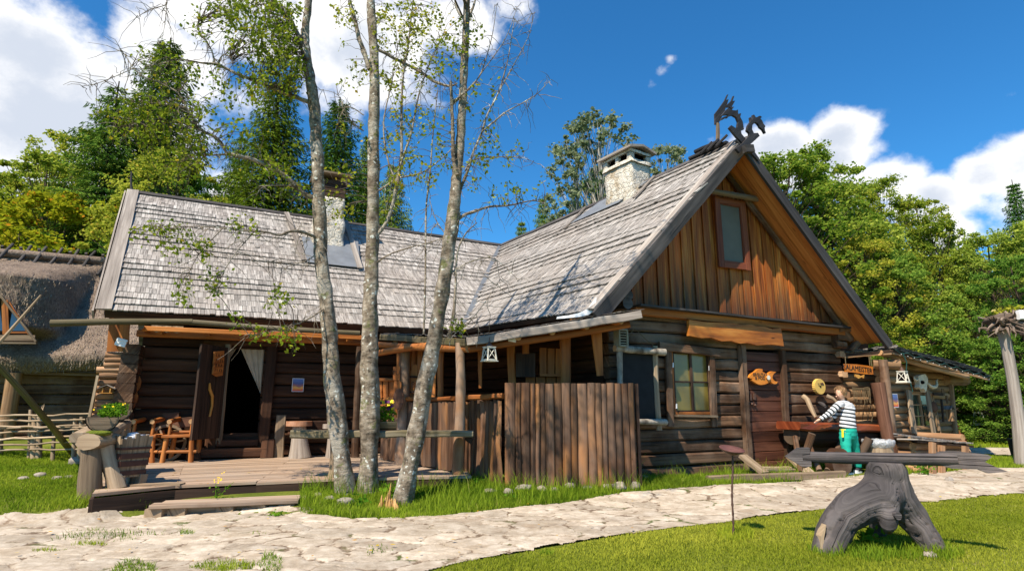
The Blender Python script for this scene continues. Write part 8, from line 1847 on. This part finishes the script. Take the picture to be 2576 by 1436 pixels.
def make_spruce(seed, H, Wd, nlev, leafm='needle', dens=1., name='spruce_tree', droop=.5, gap=0.):
    rg = np.random.default_rng(seed); rd = random.Random(seed); o = bpy.data.objects.new(name, None); COL.objects.link(o); mb = MB(); mb.tube([Vector((0, 0, z)) for z in np.linspace(-.3, H, 10)], [(.02+H*.012)*(1-i/9.6)+.01 for i in range(10)], 8, 0, 0, .5, .1)
    Q = []; bm_ = []
    for k in range(nlev):
        h = .06+.93*(k/nlev)**.9; z = h*H; R_ = Wd/2*(1-h)**.82*(1+rd.uniform(-.2, .16))+.12; nb = max(5, int((9 if R_ > .8 else 7)*dens))
        a0 = rd.uniform(0, 6.28)
        for b in range(nb):
            if gap and rd.random() < gap: continue
            a = a0+b*6.283/nb+rd.uniform(-.25, .25); Rb = R_*rd.uniform(.72, 1.12); d = np.array([math.cos(a), math.sin(a), 0.]); sdv = np.array([-math.sin(a), math.cos(a), 0.]); m = max(4, int(Rb/.16)); up = .25 if h > .7 else 0.
            pts = []
            for i in range(m+1): t = i/m; pts.append(np.array([0, 0, z])+d*Rb*t+np.array([0, 0, (up*t-droop*.55*t*t+.28*droop*t**3)*Rb]))
            if Rb > .5: mb.tube([Vector(p) for p in (pts[0], pts[m//2], pts[-1])], [.022, .015, .005], 4, 0, None, .5)
            for i in range(1, m+1):
                t = i/m; w_ = Rb*.34*(1-t*.72)+.09; p = pts[i]; nn = 8 if Rb > .7 else 6
                for s_ in (-1, 1):
                    for q in range(nn):
                        u = rg.random(); st = p+sdv*s_*w_*u*.85+np.array([0, 0, -w_*u*.30])+rg.normal(size=3)*.03; dr = d*.45+sdv*s_*(.55)+np.array([0, 0, -.35-.55*rg.random()*droop*1.4]); dr += rg.normal(size=3)*.18; dr /= np.linalg.norm(dr); l_ = .12+.15*rg.random(); wv = np.cross(dr, np.array([0, 0, 1.])+rg.normal(size=3)*.5); wv /= np.linalg.norm(wv)+1e-6; ww = .016+.013*rg.random()
                        Q.append([st-wv*ww*.6, st+dr*l_*.5-wv*ww, st+dr*l_, st+dr*l_*.5+wv*ww]); 
    mb.build('trunk', M['bark_dark'], o); V = np.array(Q); leafobj('crown', V, M[leafm], o, seed); return o
def put(proto, px, py_top, Y, Hp, label, cat, group, first, wmul=1., rot=None, z=None, tilt=0.):
    """stand a copy so that its top shows at the given place"""
    o = proto if first else copy_tree(proto); t = at(px, py_top, Y); zg = hg(t.x, t.y) if z is None else z; H = t.z-zg; s = H/Hp; o.location = (t.x, t.y, zg); o.scale = (s*wmul, s*wmul, s); o.rotation_euler = (tilt, tilt*.5, random.uniform(0, 6.28) if rot is None else rot); tag(o, label, cat, group); return o
sprA = make_spruce(11, 18, 6.6, 52, 'needle'); sprB = make_spruce(12, 18, 8.6, 46, 'needle', gap=.18, droop=.85); sprC = make_spruce(13, 12, 6.2, 34, 'needle_y', droop=.4)
sprD = make_spruce(14, 18, 7.4, 50, 'needle_lt', droop=.9)
GS = 'spruces behind the roofs'
put(sprA, 430, 96, 27, 18, 'tallest pointed dark spruce behind the left roof', 'tree', GS, True, 1.45)
put(sprB, 300, 205, 25, 18, 'ragged dark spruce with drooping limbs left of the tallest spruce', 'tree', GS, True, 1.25, 2.0)
put(sprD, 705, 195, 25, 18, 'yellowish drooping spruce behind the leftmost trunk', 'tree', GS, True, 1.45)
put(sprA, 856, 245, 26, 18, 'dark narrow spruce between left and middle trunks', 'tree', GS, False, 1.35)
put(sprB, 610, 330, 29, 18, 'dark spruce half hidden left of the yellowish spruce', 'tree', GS, False, .9)
put(sprB, 990, 400, 26, 18, 'open ragged spruce right of the middle trunk', 'tree', GS, False, .9)
put(sprA, 930, 330, 30, 18, 'dark spruce directly behind the middle trunk', 'tree', GS, False, .9)
put(sprC, 1312, 545, 30, 12, 'small young spruce left above the roof valley', 'tree', 'young spruces', True, .55)
put(sprC, 1364, 484, 33, 12, 'small pointed young spruce right above the roof valley', 'tree', 'young spruces', False, .5)
put(sprA, 1440, 492, 33, 18, 'dark spruce top left below the birch by the chimney', 'tree', GS, False, .8)
put(sprA, 2545, 452, 30, 18, 'spruce top rising at the right picture edge', 'tree', GS, False, 1.0)
put(sprC, 2440, 905, 24, 12, 'bushy bright young spruce behind the pale rail', 'tree', 'young spruces', False, 1.1)
put(sprC, 2545, 940, 25, 12, 'young spruce behind the root-topped pole', 'tree', 'young spruces', False, 1.0)
put(sprC, 2370, 960, 26, 12, 'young spruce showing just right of the shed', 'tree', 'young spruces', False, 1.1)
bA = make_crown_tree(21, 12, 6.0, 240, 150, .105, .06, leafm='leaf_birch', name='birch_tree', barkm='bark_dark'); bB = make_crown_tree(22, 12, 6.6, 290, 150, .115, .02, leafm='leaf_dark', name='broadleaf_tree'); bC = make_crown_tree(23, 12, 4.4, 150, 55, .12, .10, leafm='leaf_silver', name='birch_tree', barkm='bark_birch', clumpr=.38)
bD = make_crown_tree(24, 9, 7.2, 240, 130, .12, .02, leafm='leaf_lime', name='maple_tree'); bE = make_crown_tree(25, 12, 5.2, 220, 130, .10, .05, leafm='leaf_birch', name='birch_tree', barkm='bark_dark', top_sharp=1.7, clumpr=.5)
GB = 'broadleaf trees behind the houses'
spots = [
 (bA, 130, 400, 30, 12, 'pale green birch left of the ragged spruce', 1.), (bE, 60, 455, 33, 12, 'airy birch near the left picture edge', 1.), (bE, -30, 430, 30, 12, 'birch cut by the left picture edge', 1.), (bE, 215, 330, 34, 12, 'slim birch crown against the left cloud', .8),
 (bD, 175, 500, 24, 9, 'yellow-green maple above the thatched ridge', 1.), (bD, 60, 560, 25, 9, 'lower yellow-green maple at the left edge', 1.), (bB, 250, 560, 25, 12, 'dark leafy tree between maple and log house', .8), (bA, 440, 390, 22.5, 12, 'light green leafy tree in front of the tallest spruce', .85),
 (bB, 480, 440, 24, 12, 'green tree filling the gap right of the tallest spruce', .7),
 (bC, 1505, 290, 26, 12, 'silvery birch behind the whitewashed chimney', 1.), (bC, 1450, 330, 27, 12, 'thin silvery birch left of the chimney birch', .8), (bC, 1672, 372, 28, 12, 'small birch crown between chimney and gable', .9), (bB, 1500, 440, 30, 12, 'dark tree below the silvery birch', .55),
 (bA, 1960, 395, 22, 12, 'broad birch crown right beside the gable slope', .95), (bE, 2035, 378, 24, 12, 'birch with highest right-hand crown against the cloud', .9), (bB, 2080, 470, 23, 12, 'leafy tree behind the lower gable slope', .8), (bE, 2205, 452, 25, 12, 'slender birch tip right of the broad birch', .8), (bE, 2130, 470, 24, 12, 'birch shoulder between broad birch and slender tip', .8),
 (bE, 2300, 500, 25, 12, 'birch leaning into the white cloud on the right', .75), (bB, 2240, 640, 21, 12, 'dense tree right above the shed roof', .9), (bA, 2350, 560, 24, 12, 'birch before the gap of blue sky', .7), (bA, 2170, 600, 21, 12, 'yellowish birch above the house eaves', .8),
 (bB, 2475, 590, 22, 12, 'large dense tree left of the edge spruce', .8), (bB, 2600, 560, 21, 12, 'large dense tree cut by the right edge', .9), (bB, 2420, 720, 22, 12, 'dense tree directly above the lantern', .8), (bB, 2540, 650, 19, 12, 'dense tree behind the root-topped pole', .8), (bB, 2330, 780, 21, 12, 'dense bush-like tree above the shed end', 1.), (bA, 2180, 760, 20, 12, 'leafy tree between eaves and shed roof', .9),
 (bB, 2490, 850, 19.5, 12, 'low dense tree right of the shed roof tip', 1.2), (bB, 2620, 800, 19, 12, 'low dense tree at the right edge', 1.2), (bB, 2390, 880, 22, 12, 'low leafy tree behind the shed end', 1.3), (bB, 2290, 900, 24, 12, 'low leafy tree behind the shed roof', 1.4)]
seen = set()
for (pr_, x, y, Yd, Hp, lb, wm) in spots:
    first = pr_.name not in seen; seen.add(pr_.name); put(pr_, x, y, Yd, Hp, lb, 'tree', GB, first, wm*(1.3 if pr_ is not bC else 1.15))
# the far wood that closes the gaps: one mass of foliage
rg = np.random.default_rng(99); LV = []
for _ in range(620):
    px = rg.choice([rg.uniform(-400, 330), rg.uniform(2120, 3300), rg.uniform(2120, 3300)]); Yd = rg.uniform(34, 46)
    c = at(px, 700, Yd); zt_ = (at(px, 620 if px > 1000 else 600, Yd).z)*rg.uniform(.05, .95) if px > 1000 else at(px, 600, Yd).z*rg.uniform(.05, 1); n = 120; P = np.array([c.x, c.y, zt_])+rg.normal(size=(n, 3))*np.array([1.1, 1.1, .8]); LV.append(leafquads(P, .34, rg, .2, asp=.8))
leafobj('far_wood', LV, M['leaf_dark'], None, 4, kind='stuff')
